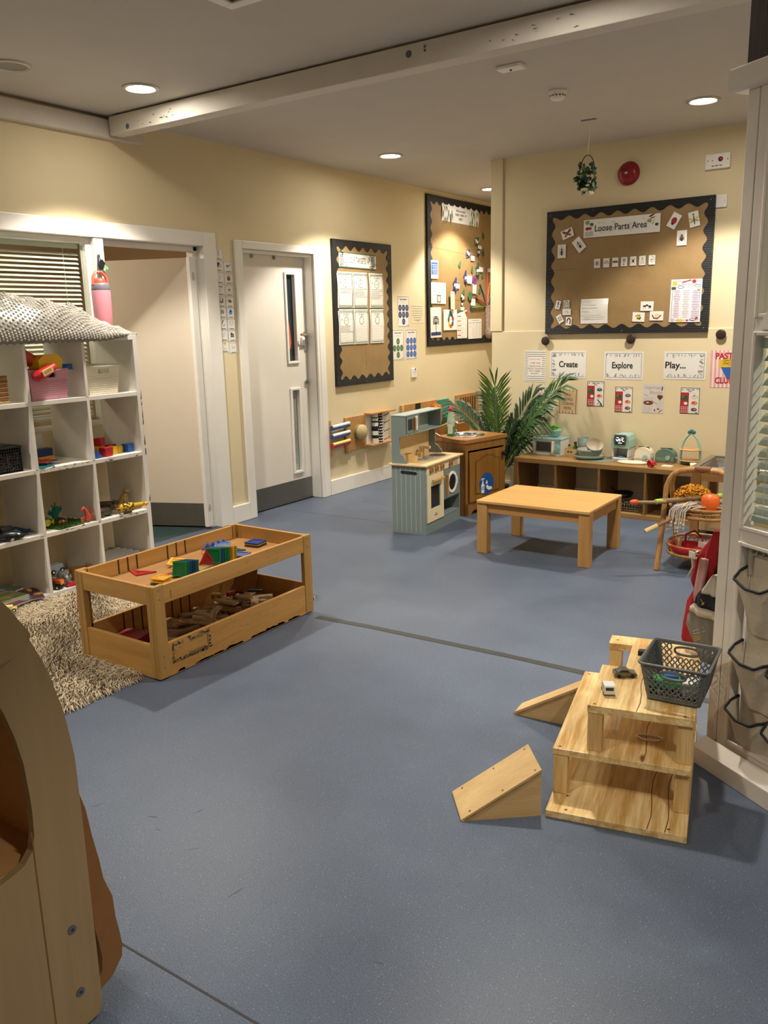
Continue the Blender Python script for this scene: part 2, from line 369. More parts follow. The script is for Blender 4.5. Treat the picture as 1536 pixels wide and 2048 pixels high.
# ---------------------------------------------------------------- recessed downlights
M_LENS = mat('#fff6e6', .4, var=0, emit=62)
M_RING = mat('#b9b4ab', .35, .6)
def downlight(x, y, label, group=None, lit=True, power=1.0, yaw=0):
    t = thing('ceiling_downlight', label, 'ceiling light', (x, y, ZC), 0, group)
    ring = MB().lathe([(.074, 0), (.078, -.010), (.095, -.010), (.100, -.003), (.100, 0)], n=32); ring.build('trim_ring', M_RING, t)
    MB().disc(0, 0, .074, .074, -.004, n=32).build('lens', M_LENS if lit else mat('#8f8a83', .6), t)
    if lit:
        s = bpy.data.lights.new('lamp', 'SPOT'); s.energy = LAMP_W*power; s.color = LAMP_COL; s.spot_size = math.radians(108); s.spot_blend = .3; s.shadow_soft_size = .07
        o = bpy.data.objects.new('lamp', s); C.objects.link(o); o.parent = t; o.location = (0, 0, -.014)
    return t
downlight(-3.88, 3.40, 'lit round downlight in front of the beam above the glazed screen and doorway')
downlight(-3.90, 5.90, 'lit round downlight beyond the beam above the targets board')
downlight(-1.48, 5.74, 'lit round downlight beside the white partition near the loose parts board', power=1.0)
downlight(-4.10, 8.0, 'lit round downlight half hidden by the wall corner above the passage display')
downlight(-4.05, 2.73, 'unlit dull round downlight near the left edge of the ceiling', lit=False)
hid = 'downlights of the near half of the room'
for x, y, p in ((-1.45, 3.25, 1.0), (-3.9, .9, .7), (-1.45, .6, .40), (1.0, .8, .6), (1.0, 3.3, 1.0), (1.0, 5.5, .8), (-1.45, -1.5, .35)):
    downlight(x, y, 'lit round recessed downlight in the near half of the ceiling', hid, power=p)
lb = bpy.data.lights.new('lamp', 'POINT'); lb.energy = 22; lb.color = (1, .86, .66); lb.shadow_soft_size = .08  # added lamp, out of view, to brighten the room beyond the doorway
t = thing('ceiling_downlight', 'added unseen lamp on the ceiling of the room beyond the open door', 'ceiling light', (-6.0, 2.6, 2.46))
MB().lathe([(.074, 0), (.078, -.010), (.095, -.010), (.100, 0)], n=32).build('trim_ring', M_RING, t); MB().disc(0, 0, .074, .074, -.004, n=32).build('lens', M_LENS, t)
o = bpy.data.objects.new('lamp', lb); C.objects.link(o); o.parent = t; o.location = (0, 0, -.12)

# ---------------------------------------------------------------- other ceiling fixtures
t = thing('smoke_detector', 'round white smoke detector on the ceiling', 'smoke detector', (-2.10, 4.95, ZC))
MB().lathe([(0, 0), (.052, 0), (.052, -.012), (.044, -.022), (.044, -.036), (.034, -.05), (0, -.05)], n=28).build('body', M_WHITE, t)
g = MB()
for k in range(14):
    a = 2*PI*k/14; g.box(.043, .0455, -.005, .005, -.034, -.027, 0, Matrix.Rotation(a, 4, 'Z'))
g.build('vent_slot', mat('#33343a'), t)
t = thing('emergency_light', 'small square white emergency light fitting on the ceiling beyond the beam', 'emergency light', (-2.10, 4.33, ZC), .0)
MB().box(-.07, .07, -.04, .04, -.02, 0).build('body', M_WHITE, t, bevel=.006); MB().ball((0, 0, -.02), .007, 0).build('lens', mat('#3c3c42', .2), t)
t = thing('ceiling_vent', 'square ceiling vent with white rim and dark grille at the top edge', 'vent', (-2.648+.3, 2.839-.3, ZC))
f_ = MB()
for a_, b_, c_, d_ in ((-.3, .3, .25, .3), (-.3, .3, -.3, -.25), (-.3, -.25, -.25, .25), (.25, .3, -.25, .25)): f_.box(a_, b_, c_, d_, -.014, 0)
f_.build('rim', M_WHITE, t, bevel=.003); MB().box(-.25, .25, -.25, .25, -.006, -.001).build('grille', mat('#3d3b38', .8), t)
# hanging ring of leaves and white roses
t = thing('hanging_flower_ring', 'small wire ring of grey green leaves and white roses hanging on a ribbon', 'decoration', (-2.235, 5.80, 2.574))
rb = MB(); rb.tube([(.0, 0, .002), (.008, 0, .1), (.012, .0, ZC-2.574)], .0035, 6, flat=.4); rb.tube([(.004, 0, .002), (-.006, 0, .06), (.012, 0, .14)], .003, 6, flat=.4); rb.build('ribbon', mat('#e9dfb6', .6), t)
MB().tube([(.085*math.sin(a*2*PI/28)*.62, 0, -.115+.115*math.cos(a*2*PI/28)) for a in range(28)], .003, 6, closed=True).build('wire_ring', mat('#3a352e', .4, .6), t)
lf = MB()
for k in range(96):
    q = random.random(); z = -.05-.17*q**.7; hw = .05+.02*math.sin(PI*q); c = Vector((rnd(-hw, hw), rnd(-.04, .03), z))
    X = Matrix.Translation(c) @ Euler((rnd(0, 6.3), rnd(0, 6.3), rnd(0, 6.3))).to_matrix().to_4x4()
    r = rnd(.012, .022)+(.012 if q > .75 and k % 4 == 0 else 0); lf.add([(r*1.2*math.cos(q_*PI/5), r*.8*math.sin(q_*PI/5), .006*math.cos(q_*2*PI/5)) for q_ in range(10)], [tuple(range(10))], k % 3, X)
lf.build('leaf_spray', [mat('#4d6a4c', .6, var=.15), mat('#6d8a6c', .6, var=.15), mat('#2e4630', .6, var=.15)], t)
fl = MB()
for k, (x, y, z, r) in enumerate(((.0, -.045, -.225, .026), (.035, -.04, -.25, .03), (.02, -.045, -.20, .015))):
    for q in range(14):
        a = q*2.4; rr = r*(.25+.055*q*.9); X = Matrix.Translation((x+rr*.5*math.cos(a), y+rr*.5*math.sin(a), z)) @ Euler((.8, 0, a)).to_matrix().to_4x4()
        fl.ball((0, 0, 0), r*.6, 0, (1, .35, .9), 8, X)
fl.build('rose', mat('#f3efd2', .6, var=.06), t)
t = thing('ceiling_plate', 'small flat grey metal plate on the ceiling above the hanging flower ring', 'plate', (-2.224, 5.77, ZC))
MB().box(-.05, .05, -.014, .014, -.004, 0).build('plate', mat('#77757a', .5, .4), t)
# ---------------------------------------------------------------- display boards and paper on the walls
def corr_mat(axis):
    m, t, b = nt('corrugated_black_'+axis); wv = t.nodes.new('ShaderNodeTexWave'); wv.bands_direction = axis; wv.inputs['Scale'].default_value = 26
    L(t, coords(t), wv.inputs['Vector']); r = ramp(t, [(.2, lin('#08090b')), (.9, lin('#191b1f'))]); L(t, wv.outputs[0], r.inputs[0]); L(t, r.outputs[0], b.inputs['Base Color'])
    bump(t, b, wv.outputs[0], .6, .003); b.inputs['Roughness'].default_value = .6; return m
M_CORR = corr_mat('Y')
def kraft():
    m, t, b = nt('kraft_paper'); v = coords(t, (1, 1, 1)); n = noise(t, v, 3.5, 5, .6); st = noise(t, coords(t, (60, 4, 1)), 3, 2)
    r = ramp(t, [(.3, lin('#8b7049')), (.7, lin('#9a7f56'))]); L(t, n.outputs['Fac'], r.inputs[0]); L(t, r.outputs[0], b.inputs['Base Color'])
    b.inputs['Roughness'].default_value = .55; bump(t, b, n.outputs['Fac'], .25, .03); return m
M_KRAFT = kraft()
M_PAPER = mat('#e9e6df', .5, var=.015, nscale=30)
M_LAM = mat('#e6e4df', .18, var=.015, nscale=30)
INK = mat('#222226', .6); GREY = mat('#8f9194', .6); LGREY = mat('#b9bab8', .6); GREEN = mat('#43704a', .6); DGREEN = mat('#35513c', .6); OLIVE = mat('#8a9a4e', .6)
RED = mat('#b3272f', .55); BLUE = mat('#2f5fae', .55); NAVY = mat('#2b3a6b', .55); YEL = mat('#e0b92c', .55); BROWN = mat('#6b432a', .6); PINK = mat('#e2a3a8', .55)
ORANGE = mat('#e06a2a', .55); PURPLE = mat('#7d3f8c', .55); TEALC = mat('#2f8f86', .55); CREAMC = mat('#ead9a6', .6); SKY = mat('#4aa0d0', .5)
PAL = [M_PAPER, INK, GREY, LGREY, GREEN, DGREEN, OLIVE, RED, BLUE, NAVY, YEL, BROWN, PINK, ORANGE, PURPLE, TEALC, CREAMC, SKY]
(P_W, P_K, P_G, P_L, P_GN, P_DG, P_OL, P_R, P_B, P_N, P_Y, P_BR, P_PK, P_O, P_PU, P_T, P_C, P_SK) = range(18)
def board(name, label, loc, rot, w_, h_, b, amp, nx, ny, creases=(), seam=()):
    t = thing(name, label, 'display board', loc, rot)
    MB().box(.004, w_-.004, .004, h_-.004, 0, .020).build('backing_board', mat('#9b8a6a', .8), t)
    p = MB().rect(b*.3, w_-b*.3, b*.3, h_-b*.3, .0215)
    for pts in creases: p.line(pts, .004, .0222, 1)
    p.build('brown_paper', [M_KRAFT, mat('#7d5d36', .7)], t)
    o_ = []; i_ = []
    def side(n, L_, f):
        N = n*14
        for k in range(N+1):
            s = k/N; d = b + amp*math.cos(2*PI*n*s + PI)*(1 if .02 < s < .98 else .6)
            f(s, d, L_)
    side(nx, w_, lambda s, d, L_: (o_.append((s*L_, 0)), i_.append((b+s*(L_-2*b), d))))
    side(ny, h_, lambda s, d, L_: (o_.append((w_, s*L_)), i_.append((w_-d, b+s*(L_-2*b)))))
    side(nx, w_, lambda s, d, L_: (o_.append(((1-s)*L_, h_)), i_.append((b+(1-s)*(L_-2*b), h_-d))))
    side(ny, h_, lambda s, d, L_: (o_.append((0, (1-s)*L_)), i_.append((d, b+(1-s)*(L_-2*b)))))
    n = len(o_); m = MB(); z0, z1 = .021, .0255
    m.add([(x, y, z1) for x, y in o_]+[(x, y, z1) for x, y in i_]+[(x, y, 0) for x, y in o_]+[(x, y, z0) for x, y in i_],
          [(k, (k+1) % n, n+(k+1) % n, n+k) for k in range(n)]+[(2*n+k, 2*n+(k+1) % n, (k+1) % n, k) for k in range(n)]+[(n+k, n+(k+1) % n, 3*n+(k+1) % n, 3*n+k) for k in range(n)])
    m.build('scalloped_border', M_CORR, t)
    pins = MB()
    for x, y in ((.03, .03), (w_-.03, .03), (.03, h_-.03), (w_-.03, h_-.03), (w_*.3, h_-.02), (w_*.5, .02)): pins.ball((x, y, z1), .004, 0, (1, 1, .5), 8)
    pins.build('staple', M_CHROME, t)
    return t
def sheet(name, label, cat, loc, rot, w_, h_, draw=None, ang=0, group=None, paper=None, curl=0, bg=None):
    m = MB(); n = 8 if curl else 1; d = .0012
    if curl:
        vs = []; fs = []
        for k in range(n+1):
            s = k/n-.5; z = curl*(math.cos(s*5)+.3*math.sin(s*9))*.5+.001
            for x in (-w_/2, w_/2): vs.append((x, s*h_, z))
        for k in range(n): fs.append((2*k, 2*k+1, 2*k+3, 2*k+2))
        m.add(vs, fs, 0, None, True); z0 = curl*.75+.0016
    else: m.box(-w_/2, w_/2, -h_/2, h_/2, 0, d); z0 = d+.0004
    pal = list(PAL)
    if paper: pal[0] = paper
    if draw: draw(m, w_, h_, z0)
    used = sorted(set(m.m)); mp = {k: i for i, k in enumerate(used)}; m.m = [mp[k] for k in m.m]
    R = Euler(rot).to_matrix() @ Matrix.Rotation(ang, 3, 'Z')
    o = m.build(name, [pal[k] for k in used], None, loc, tuple(R.to_euler()))
    return tag(o, label, cat, group)
def scrib(m, x0, x1, y, n, dy, z, th=.003, mi=P_G, jit=.25):
    for k in range(n):
        m.rect(x0, x1-rnd(0, jit)*(x1-x0), y-k*dy-th/2, y-k*dy+th/2, z, mi)
def words(m, x0, x1, y, n, dy, z, s=.006, mi=P_K):      # handwriting-like dashes in word groups
    for k in range(n):
        x = x0+rnd(0, .01); end = x1-rnd(0, .3)*(x1-x0)
        while x < end:
            l = rnd(.008, .022); m.line([(x+q*l/4, y-k*dy+(s*.5 if q % 2 else -s*.3)*rnd(.6, 1)) for q in range(5)], s*.35, z, mi); x += l+.006
def sprig(m, x, y, l, a, z, n=4, mi=(P_DG, P_G)):
    for k in range(n):
        t = k/n*l; px, py = x+t*math.cos(a), y+t*math.sin(a)
        m.leafshape(px, py, l*.42, l*.13, a+.7, z, mi[k % len(mi)]); m.leafshape(px, py, l*.42, l*.13, a-.7, z, mi[k % len(mi)])
    m.line([(x, y), (x+l*math.cos(a), y+l*math.sin(a))], l*.03, z, mi[0])

# --- targets board on the left wall
B1y, B1z, B1w, B1h = 5.955, .957, .905, 1.257
board('targets_board', 'narrow display board headed OUR TARGETS with black scalloped border beside the white door', lw(B1y, B1z), LW, B1w, B1h, .068, .018, 6, 11,
      creases=[[(.45, 1.13), (.452, 1.09)], [(.46, .33), (.462, .15)]])
def d_our(m, w_, h_, z):
    m.rect(-w_/2, w_/2, -h_/2, -h_/2+.008, z, P_GN); m.rect(-w_/2, w_/2, h_/2-.008, h_/2, z, P_GN)
    m.text('OUR TARGETS', .075, 0, 0, z+.0003, P_K, width=.24)
    for s in (-1, 1):
        for k in range(7): sprig(m, s*(.15+.017*k), rnd(-.05, .05), rnd(.03, .06), rnd(-2, 2) + (PI if s < 0 else 0), z, 3)
    for k in range(5):
        sprig(m, -.26, -.05+.02*k, .06, .3+.1*k, z); sprig(m, .26, .05-.02*k, .06, PI+.3, z)
sheet('title_banner', 'OUR TARGETS banner with leaf pattern on the targets board', 'banner', lw(6.317, 2.044, .027), LW, .562, .128, d_our, -.012, paper=M_LAM)
def d_target(nw):
    def f(m, w_, h_, z):
        for s in (-1, 1):
            m.rect(-w_/2+.012, w_/2-.012, s*(h_/2-.016)-.003, s*(h_/2-.016)+.003, z, P_GN)
            m.rect(s*(w_/2-.014)-.002, s*(w_/2-.014)+.002, -h_/2+.012, h_/2-.012, z, P_GN)
        for k in range(9): sprig(m, -w_/2+.018+k*(w_-.036)/8, -h_/2+.018, .018, PI/2+rnd(-.4, .4), z, 2, (P_GN, P_DG)); sprig(m, -w_/2+.018+k*(w_-.036)/8, h_/2-.018, .014, -PI/2+rnd(-.4, .4), z, 2, (P_GN, P_DG))
        m.text('MY TARGETS', .022, 0, h_/2-.045, z+.0003, P_K, width=.085)
        m.line([(.034*math.cos(a*PI/9), h_/2-.098+.036*math.sin(a*PI/9)) for a in range(19)], .0022, z, P_K); m.line([(.030*math.cos(a*PI/9), h_/2-.098+.032*math.sin(a*PI/9)) for a in range(19)], .0014, z, P_GN)
        m.line([(-.004, h_/2-.06), (.004, h_/2-.066)], .003, z, P_GN)
        if nw:
            m.leafshape(-.075, h_/2-.095, .022, .008, .6, z, P_K); m.leafshape(.06, h_/2-.09, .016, .006, 2.2, z, P_G)
            words(m, -w_/2+.024, w_/2-.022, h_/2-.145, nw, .016, z); words(m, -.02, .02, h_/2-.098, 1, .01, z)
        for k in range(8): m.rect(-w_/2+.026, w_/2-.026, h_/2-.150-k*.021, h_/2-.1488-k*.021, z, P_L)
    return f
for r, zc in ((0, 1.792), (1, 1.472)):
    for c, (yc, nw) in enumerate(((6.112, 3 if r == 0 else 4), (6.342, 5 if r == 0 else 0), (6.594, 6 if r == 0 else 0))):
        lab = {(0, 0): 'filled in target sheet at the left of the upper row, four lines of writing', (0, 1): 'filled in target sheet in the middle of the upper row on the targets board', (0, 2): 'filled in target sheet at the right of the upper row, most written lines',
               (1, 0): 'target sheet at the left of the lower row, the only written one there', (1, 1): 'blank ruled target sheet in the middle of the lower row', (1, 2): 'blank ruled target sheet at the right of the lower row'}[(r, c)]
        sheet('target_sheet', lab, 'paper sheet', lw(yc, zc, .027), LW, .222, .308, d_target(nw), rnd(-.012, .012), 'target sheets on the targets board', curl=.006)

# --- tall display in the passage
B2y, B2z, B2w, B2h = 7.527, 1.25, 1.95, 1.49
board('passage_board', 'large display board in the passage with paper plant, cut off by the wall corner', lw(B2y, B2z), LW, B2w, B2h, .072, .017, 15, 11, creases=[[(.12, .985), (.7, .955), (1.1, .945)], [(.1, .46), (.9, .47), (1.3, .48)]])
def d_foil(m, w_, h_, z):
    for k in range(26):
        s = -1 if k % 2 else 1; m.leafshape(s*rnd(.2, .39), rnd(-.05, .08), rnd(.06, .1), .014, -PI/2+rnd(-.5, .5), z+k*1e-5, (P_GN, P_DG, P_OL, P_G)[k % 4])
    m.text('What we want', .034, -.02, .03, z+.001, P_K, width=.2); dashes(m, -.13, .10, -.008, .020, z+.001, P_G, None, 9); dashes(m, -.05, .02, -.046, .020, z+.001, P_G, None, 3)
sheet('leafy_banner', 'shiny laminated banner with hanging green leaves on the passage board', 'banner', lw(8.207, 2.597, .027), LW, .80, .182, d_foil, -.01, paper=mat('#dddcd6', .08, var=.02), curl=.012)
on2 = lambda y, z: lw(y, z, .028)
def d_blue(m, w_, h_, z):
    m.rect(-w_/2+.008, w_/2-.008, -h_/2+.035, h_/2-.02, z, P_B)
    for k in range(7): m.rect(-.05+.008*(k % 3), .052, .045-k*.016, .05-k*.016, z+.0004, P_W)
sheet('blue_notice', 'narrow notice with blue panel, topmost at the left of the passage board', 'notice', on2(7.65, 2.02), LW, .14, .182, d_blue, .01)
def d_qr(m, w_, h_, z):
    for k in range(4): m.rect(-.115+.01*(k % 2), .115-.012*(k % 2), .07-k*.03, .074-k*.03, z, P_G)
    m.rect(-.035, .045, -.095, -.02, z, P_GN); m.rect(-.025, .035, -.085, -.03, z+.0003, P_L)
sheet('notice_sheet', 'white notice with four text lines and small green picture on the passage board', 'notice', on2(7.726, 1.787), LW, .297, .212, d_qr, -.01)
def d_tree(m, w_, h_, z):
    m.rect(-w_/2+.008, w_/2-.008, -h_/2+.02, -h_/2+.055, z, P_N); m.rect(-w_/2+.02, .03, .06, .064, z, P_L); m.rect(-w_/2+.02, .02, .045, .048, z, P_L); m.rect(.03, .08, .115, .12, z, P_L)
    m.line([(0, -.075), (0, -.01)], .010, z, P_K)
    for k in range(11):
        a = -.5+k*(PI+1)/10; m.line([(0, -.02), (.03*math.cos(a), .005+.03*math.sin(a)), (.055*math.cos(a), .01+.05*math.sin(a))], .004, z, P_K)
        m.disc(.055*math.cos(a), .01+.05*math.sin(a), .010, .008, z, P_K, 8); m.disc(.035*math.cos(a+.2), .01+.035*math.sin(a+.2), .008, .006, z, P_K, 8)
    m.disc(.004, -.098, .008, .014, z, P_K, 8)
sheet('tree_poster', 'tall leaflet with black tree drawing and navy strip on the passage board', 'poster', on2(7.667, 1.492), LW, .218, .305, d_tree, .012)
def d_yel(m, w_, h_, z): m.rect(-w_/2+.008, w_/2-.008, -h_/2+.012, h_/2-.035, z, P_C); m.rect(-w_/2+.01, w_/2-.015, h_/2-.02, h_/2-.014, z, P_R)
sheet('yellow_leaflet', 'slim cream and yellow leaflet standing off the passage board', 'leaflet', lw(7.99, 1.715, .045), LW, .085, .18, d_yel, .02)
def d_wheel(m, w_, h_, z):
    for k, c in enumerate((P_R, P_N, P_T, P_GN, P_Y, P_O, P_B)):
        a = .3+k*2*PI/7; m.disc(.045*math.cos(a)+.01, .062*math.sin(a)-.005, .022, .03, z, c, 12, rot=a)
    m.disc(.0, .068, .02, .028, z+.0002, P_DG, 10); m.rect(-.13, -.10, .085, .09, z, P_G)
sheet('colour_wheel_sheet', 'white sheet with ring of rainbow coloured petals on the passage board', 'poster', on2(7.965, 1.515), LW, .285, .212, d_wheel, .0)
def d_tri(m, w_, h_, z):
    m.quad([(-w_/2, h_/2, z), (-w_/2, h_/2-.04, z), (w_/2-.03, h_/2, z)], P_GN); m.quad([(w_/2, h_/2-.01, z), (w_/2-.05, h_/2-.02, z), (w_/2, h_/2-.08, z)], P_R)
    for k in range(5): m.rect(-w_/2+.008, -w_/2+.09, h_/2-.07-k*.05, h_/2-.062-k*.05, z, P_R); scrib(m, -w_/2+.01, w_/2-.02, h_/2-.085-k*.05, 2, .014, z, .003, P_L)
sheet('information_leaflet', 'leaflet with green and red corners and red headings on the passage board', 'leaflet', on2(8.223, 1.466), LW, .222, .30, d_tri, -.006)
def d_tab(m, w_, h_, z):
    m.rect(-.09, .1, h_/2-.02, h_/2-.015, z, P_G)
    for c in range(4): m.rect(-w_/2+.02+c*.075, -w_/2+.075+c*.075, h_/2-.045, h_/2-.038, z, P_G); scrib(m, -w_/2+.02+c*.075, -w_/2+.075+c*.075, h_/2-.06, 9 if c else 3, .016, z, .003, P_L)
sheet('table_sheet', 'white sheet printed with a four column table beside the paper vase', 'paper sheet', on2(8.52, 1.413), LW, .315, .215, d_tab, .008)
# paper plant: a gauze wrapped stem bundle with card leaves, photographs and name slips
t = thing('paper_flower_bundle', 'bundle of coloured paper stems in a gauze wrapped vase on the passage board', 'display', on2(8.80, 1.30), LW)
sm_ = MB()
for k, (x1, y1, c) in enumerate(((.0, .77, 0), (-.17, .60, 1), (-.30, .46, 0), (-.36, .34, 2), (.06, .62, 3), (.10, .5, 1))):
    sm_.tube([(.004*k-.01, .12, .006), (.004*k-.012, .36, .008), (x1*.45, .36+(y1-.36)*.5, .008), (x1, y1, .006)], .008, 6, c)
sm_.build('stem', [mat('#b8452f', .7), mat('#5a5f73', .7), mat('#4f8a3c', .7), mat('#b8763a', .7)], t)
vs_ = MB(); vs_.tube([(-.0, .0, .02), (0, .05, .03), (0, .10, .03), (-.005, .14, .022), (-.01, .36, .02)], [.03, .055, .045, .032, .034], 12, 0)
vs_.build('gauze_wrap', mat('#8d7a68', .6, var=.35, nscale=40), t)
rb_ = MB()
for k in range(5): rb_.tube([(-.03+.012*k, .12, .045), (-.03+.012*k, .24, .042), (-.03+.011*k, .37, .036)], .005, 6, k)
rb_.build('ribbon', [mat('#8b6f9a', .6), mat('#b8683f', .6), mat('#7a86a8', .6), mat('#c04848', .6), mat('#a08cae', .6)], t)
LEAF = [(8.716, 2.418, P_DG, 1.75), (8.717, 2.236, P_DG, 1.5), (8.70, 2.0, P_GN, 1.5), (8.185, 2.094, P_GN, 1.2), (8.456, 2.049, P_GN, 1.6), (8.26, 1.80, P_GN, 1.3), (8.64, 1.83, P_GN, .8), (8.56, 1.745, P_DG, 1.2), (8.83, 1.87, P_GN, 1.6)]
for y, z, c, a in LEAF:
    def d_leaf(m, w_, h_, zz, c=c): pass
    m = MB(); m.leafshape(-.045, 0, .09, .055, 0, .0012, 0); m.leafshape(-.045, 0, .09, .05, 0, 0, 0); m.line([(-.04, 0), (.035, 0)], .002, .0016, 1)
    o = m.build('paper_leaf', [PAL[c], mat('#2d4a30')], None, on2(y, z), tuple((Euler(LW).to_matrix() @ Matrix.Rotation(a, 3, 'Z')).to_euler())); tag(o, 'green card leaf stuck on the passage board around the paper plant', 'paper leaf', 'card leaves on the passage board')
def d_photo(m, w_, h_, z):
    pts = [(w_*.5*(.75+.25*math.cos(5*a))*math.cos(a), h_*.5*(.8+.2*math.cos(4*a+1))*math.sin(a)) for a in [k*PI/12 for k in range(24)]]
    m.quad([(x, y, z) for x, y in pts], P_N if m.ph % 3 else P_DG)
    m.rect(-w_*.3, w_*.3, -.012, .016, z+.0004, P_W); scrib(m, -w_*.25, w_*.25, .008, 2, .01, z+.0008, .002, P_G)
    for k in range(3): m.disc(rnd(-.02, .02), rnd(-.05, -.02), .012, .015, z+.0006, (P_BR, P_L, P_PK, P_K)[(k+m.ph) % 4], 10)
MB.ph = 0
for k, (y, z, w_, h_, a, lab) in enumerate(((8.559, 2.348, .11, .12, -.5, 'dark cut out name tag, topmost on the passage board'), (8.362, 2.214, .11, .12, -.6, 'dark cut out name tag, lower left of the topmost tag'), (8.604, 2.236, .09, .10, 0, 'small pale photo cut out beside a leaf, upper right of the passage board'), (8.59, 2.04, .13, .19, .1, 'tall cluster of navy photo cut outs with a slip, beside the red stem'),
        (8.31, 1.955, .11, .17, .2, 'photo cut out with green star near the middle of the passage board'), (8.085, 1.875, .13, .17, .1, 'navy star cut out with photos, left of the middle of the passage board'), (8.235, 1.755, .12, .08, -.5, 'dark green oval tag tilted above a small photo'), (8.224, 1.675, .06, .10, 0, 'small single child photo below the tilted oval tag'), (8.44, 1.68, .09, .17, 0, 'photo strip hanging under the green paper flower'))):
    MB.ph = k; sheet('photo_cut_out', lab, 'photo cut out', lw(y, z, .030), LW, w_*.5, h_*.5, lambda m, a_, b_, zz, w_=w_, h_=h_: d_photo(m, w_, h_, zz), a, 'photo cut outs on the passage board')
for y, z, w_, h_, n in ((8.626, 2.291, .085, .034, 1), (8.463, 2.166, .08, .05, 2), (8.66, 2.055, .085, .05, 2), (8.39, 1.94, .095, .085, 4), (8.5, 1.845, .085, .105, 4), (8.12, 1.865, .085, .045, 1), (8.224, 1.63, .08, .035, 1), (8.475, 1.70, .09, .075, 2), (8.86, 2.055, .08, .04, 1)):
    sheet('name_slip', 'small white printed slip stuck among the card leaves and photo cut outs', 'paper slip', lw(y, z, .0325), LW, w_, h_, lambda m, a_, b_, zz, n=n: scrib(m, -a_/2+.008, a_/2-.008, b_/2-.012, n, .017, zz, .004), rnd(-.08, .02), 'white slips on the passage board')
for nm, y, z, c, r, lab in (('paper_flower', 8.507, 1.936, P_PU, .05, 'purple card flower on a stem of the paper plant'), ('paper_flower', 8.40, 1.765, P_GN, .048, 'round green card flower on a stem of the paper plant')):
    m = MB()
    for k in range(9): a = k*2*PI/9; m.disc(r*.6*math.cos(a), r*.6*math.sin(a), r*.45, r*.4, .001+k*2e-5, 0, 10)
    m.disc(0, 0, r*.4, r*.4, .002, 1); o = m.build(nm, [PAL[c], mat('#5a3a68' if c == P_PU else '#3c7a48')], None, lw(y, z, .034), LW); tag(o, lab, 'paper flower')

# --- posters, socket and routine cards on the left wall
def d_keys(title, n, col, plus=False):
    def f(m, w_, h_, z):
        for s in (-1, 1): m.rect(-w_/2+.006, w_/2-.006, s*(h_/2-.008)-.002, s*(h_/2-.008)+.002, z, P_N); m.rect(s*(w_/2-.008)-.002, s*(w_/2-.008)+.002, -h_/2+.008, h_/2-.008, z, P_N)
        m.text(title, .022, 0, h_/2-.032, z, P_K, bold=.0004, width=w_*.62); scrib(m, -w_*.32, w_*.34, h_/2-.055, 2, .012, z, .002, P_L)
        pos = [(0, 0), (-1, 1), (0, 1), (1, 1), (-1, 0), (1, 0), (0, -1)] if n == 7 else ([(x, y) for x in (-1, 0, 1) for y in (-1, 0, 1)] if n == 9 else [(0, 0), (1, 0), (-1, 0), (0, 1), (0, -1)])
        for x, y in pos: m.disc(x*.062, -.03+y*.065, .029, .031, z, col, 20); scrib(m, x*.062-.018, x*.062+.02, -.02+y*.065, 3, .009, z+.0003, .002, P_L)
        m.rect(w_/2-.035, w_/2-.016, -h_/2+.016, -h_/2+.022, z, P_K)
    return f
sheet('blue_circles_poster', 'poster with seven dark blue circles, top of the three circle posters', 'poster', lw(7.093, 1.604), LW, .208, .297, d_keys('Playing and Exploring', 7, P_N), 0, paper=M_LAM)
sheet('green_circles_poster', 'poster with five green circles in a plus shape on the left wall', 'poster', lw(6.985, 1.286), LW, .204, .297, d_keys('Active Learning', 5, P_GN), 0, paper=M_LAM)
sheet('nine_circles_poster', 'poster with nine bright blue circles in a square on the left wall', 'poster', lw(7.226, 1.285), LW, .204, .297, d_keys('Creating and Thinking', 9, P_B), 0, paper=M_LAM)
def d_lines(m, w_, h_, z):
    for k in range(7): m.rect(-w_/2+.012+.004*(k > 4)*k, w_/2-.014-.004*(k > 4)*k, h_/2-.02-k*.022, h_/2-.014-k*.022, z, P_G)
    m.rect(-.02, .025, -h_/2+.018, -h_/2+.024, z, P_G)
sheet('printed_text_notice', 'cream notice of centred grey text beside the blue circles poster', 'notice', lw(7.352, 1.58), LW, .226, .18, d_lines, paper=mat('#e3d6b4', .6, var=.02))
t = thing('wall_socket', 'white switched double wall socket below the circle posters', 'socket', lw(7.264, 1.0), LW)
MB().box(-.046, .046, -.046, .046, 0, .012).build('face_plate', M_WHITE, t, bevel=.004)
m = MB().box(.006, .018, .028, .048, .012, .018); m.box(-.022, -.018, .0, .012, .012, .0135); m.box(.014, .018, -.002, .010, .012, .0135); m.box(-.004, 0, -.024, -.012, .012, .0135); m.build('switch', mat('#5b5a58'), t)
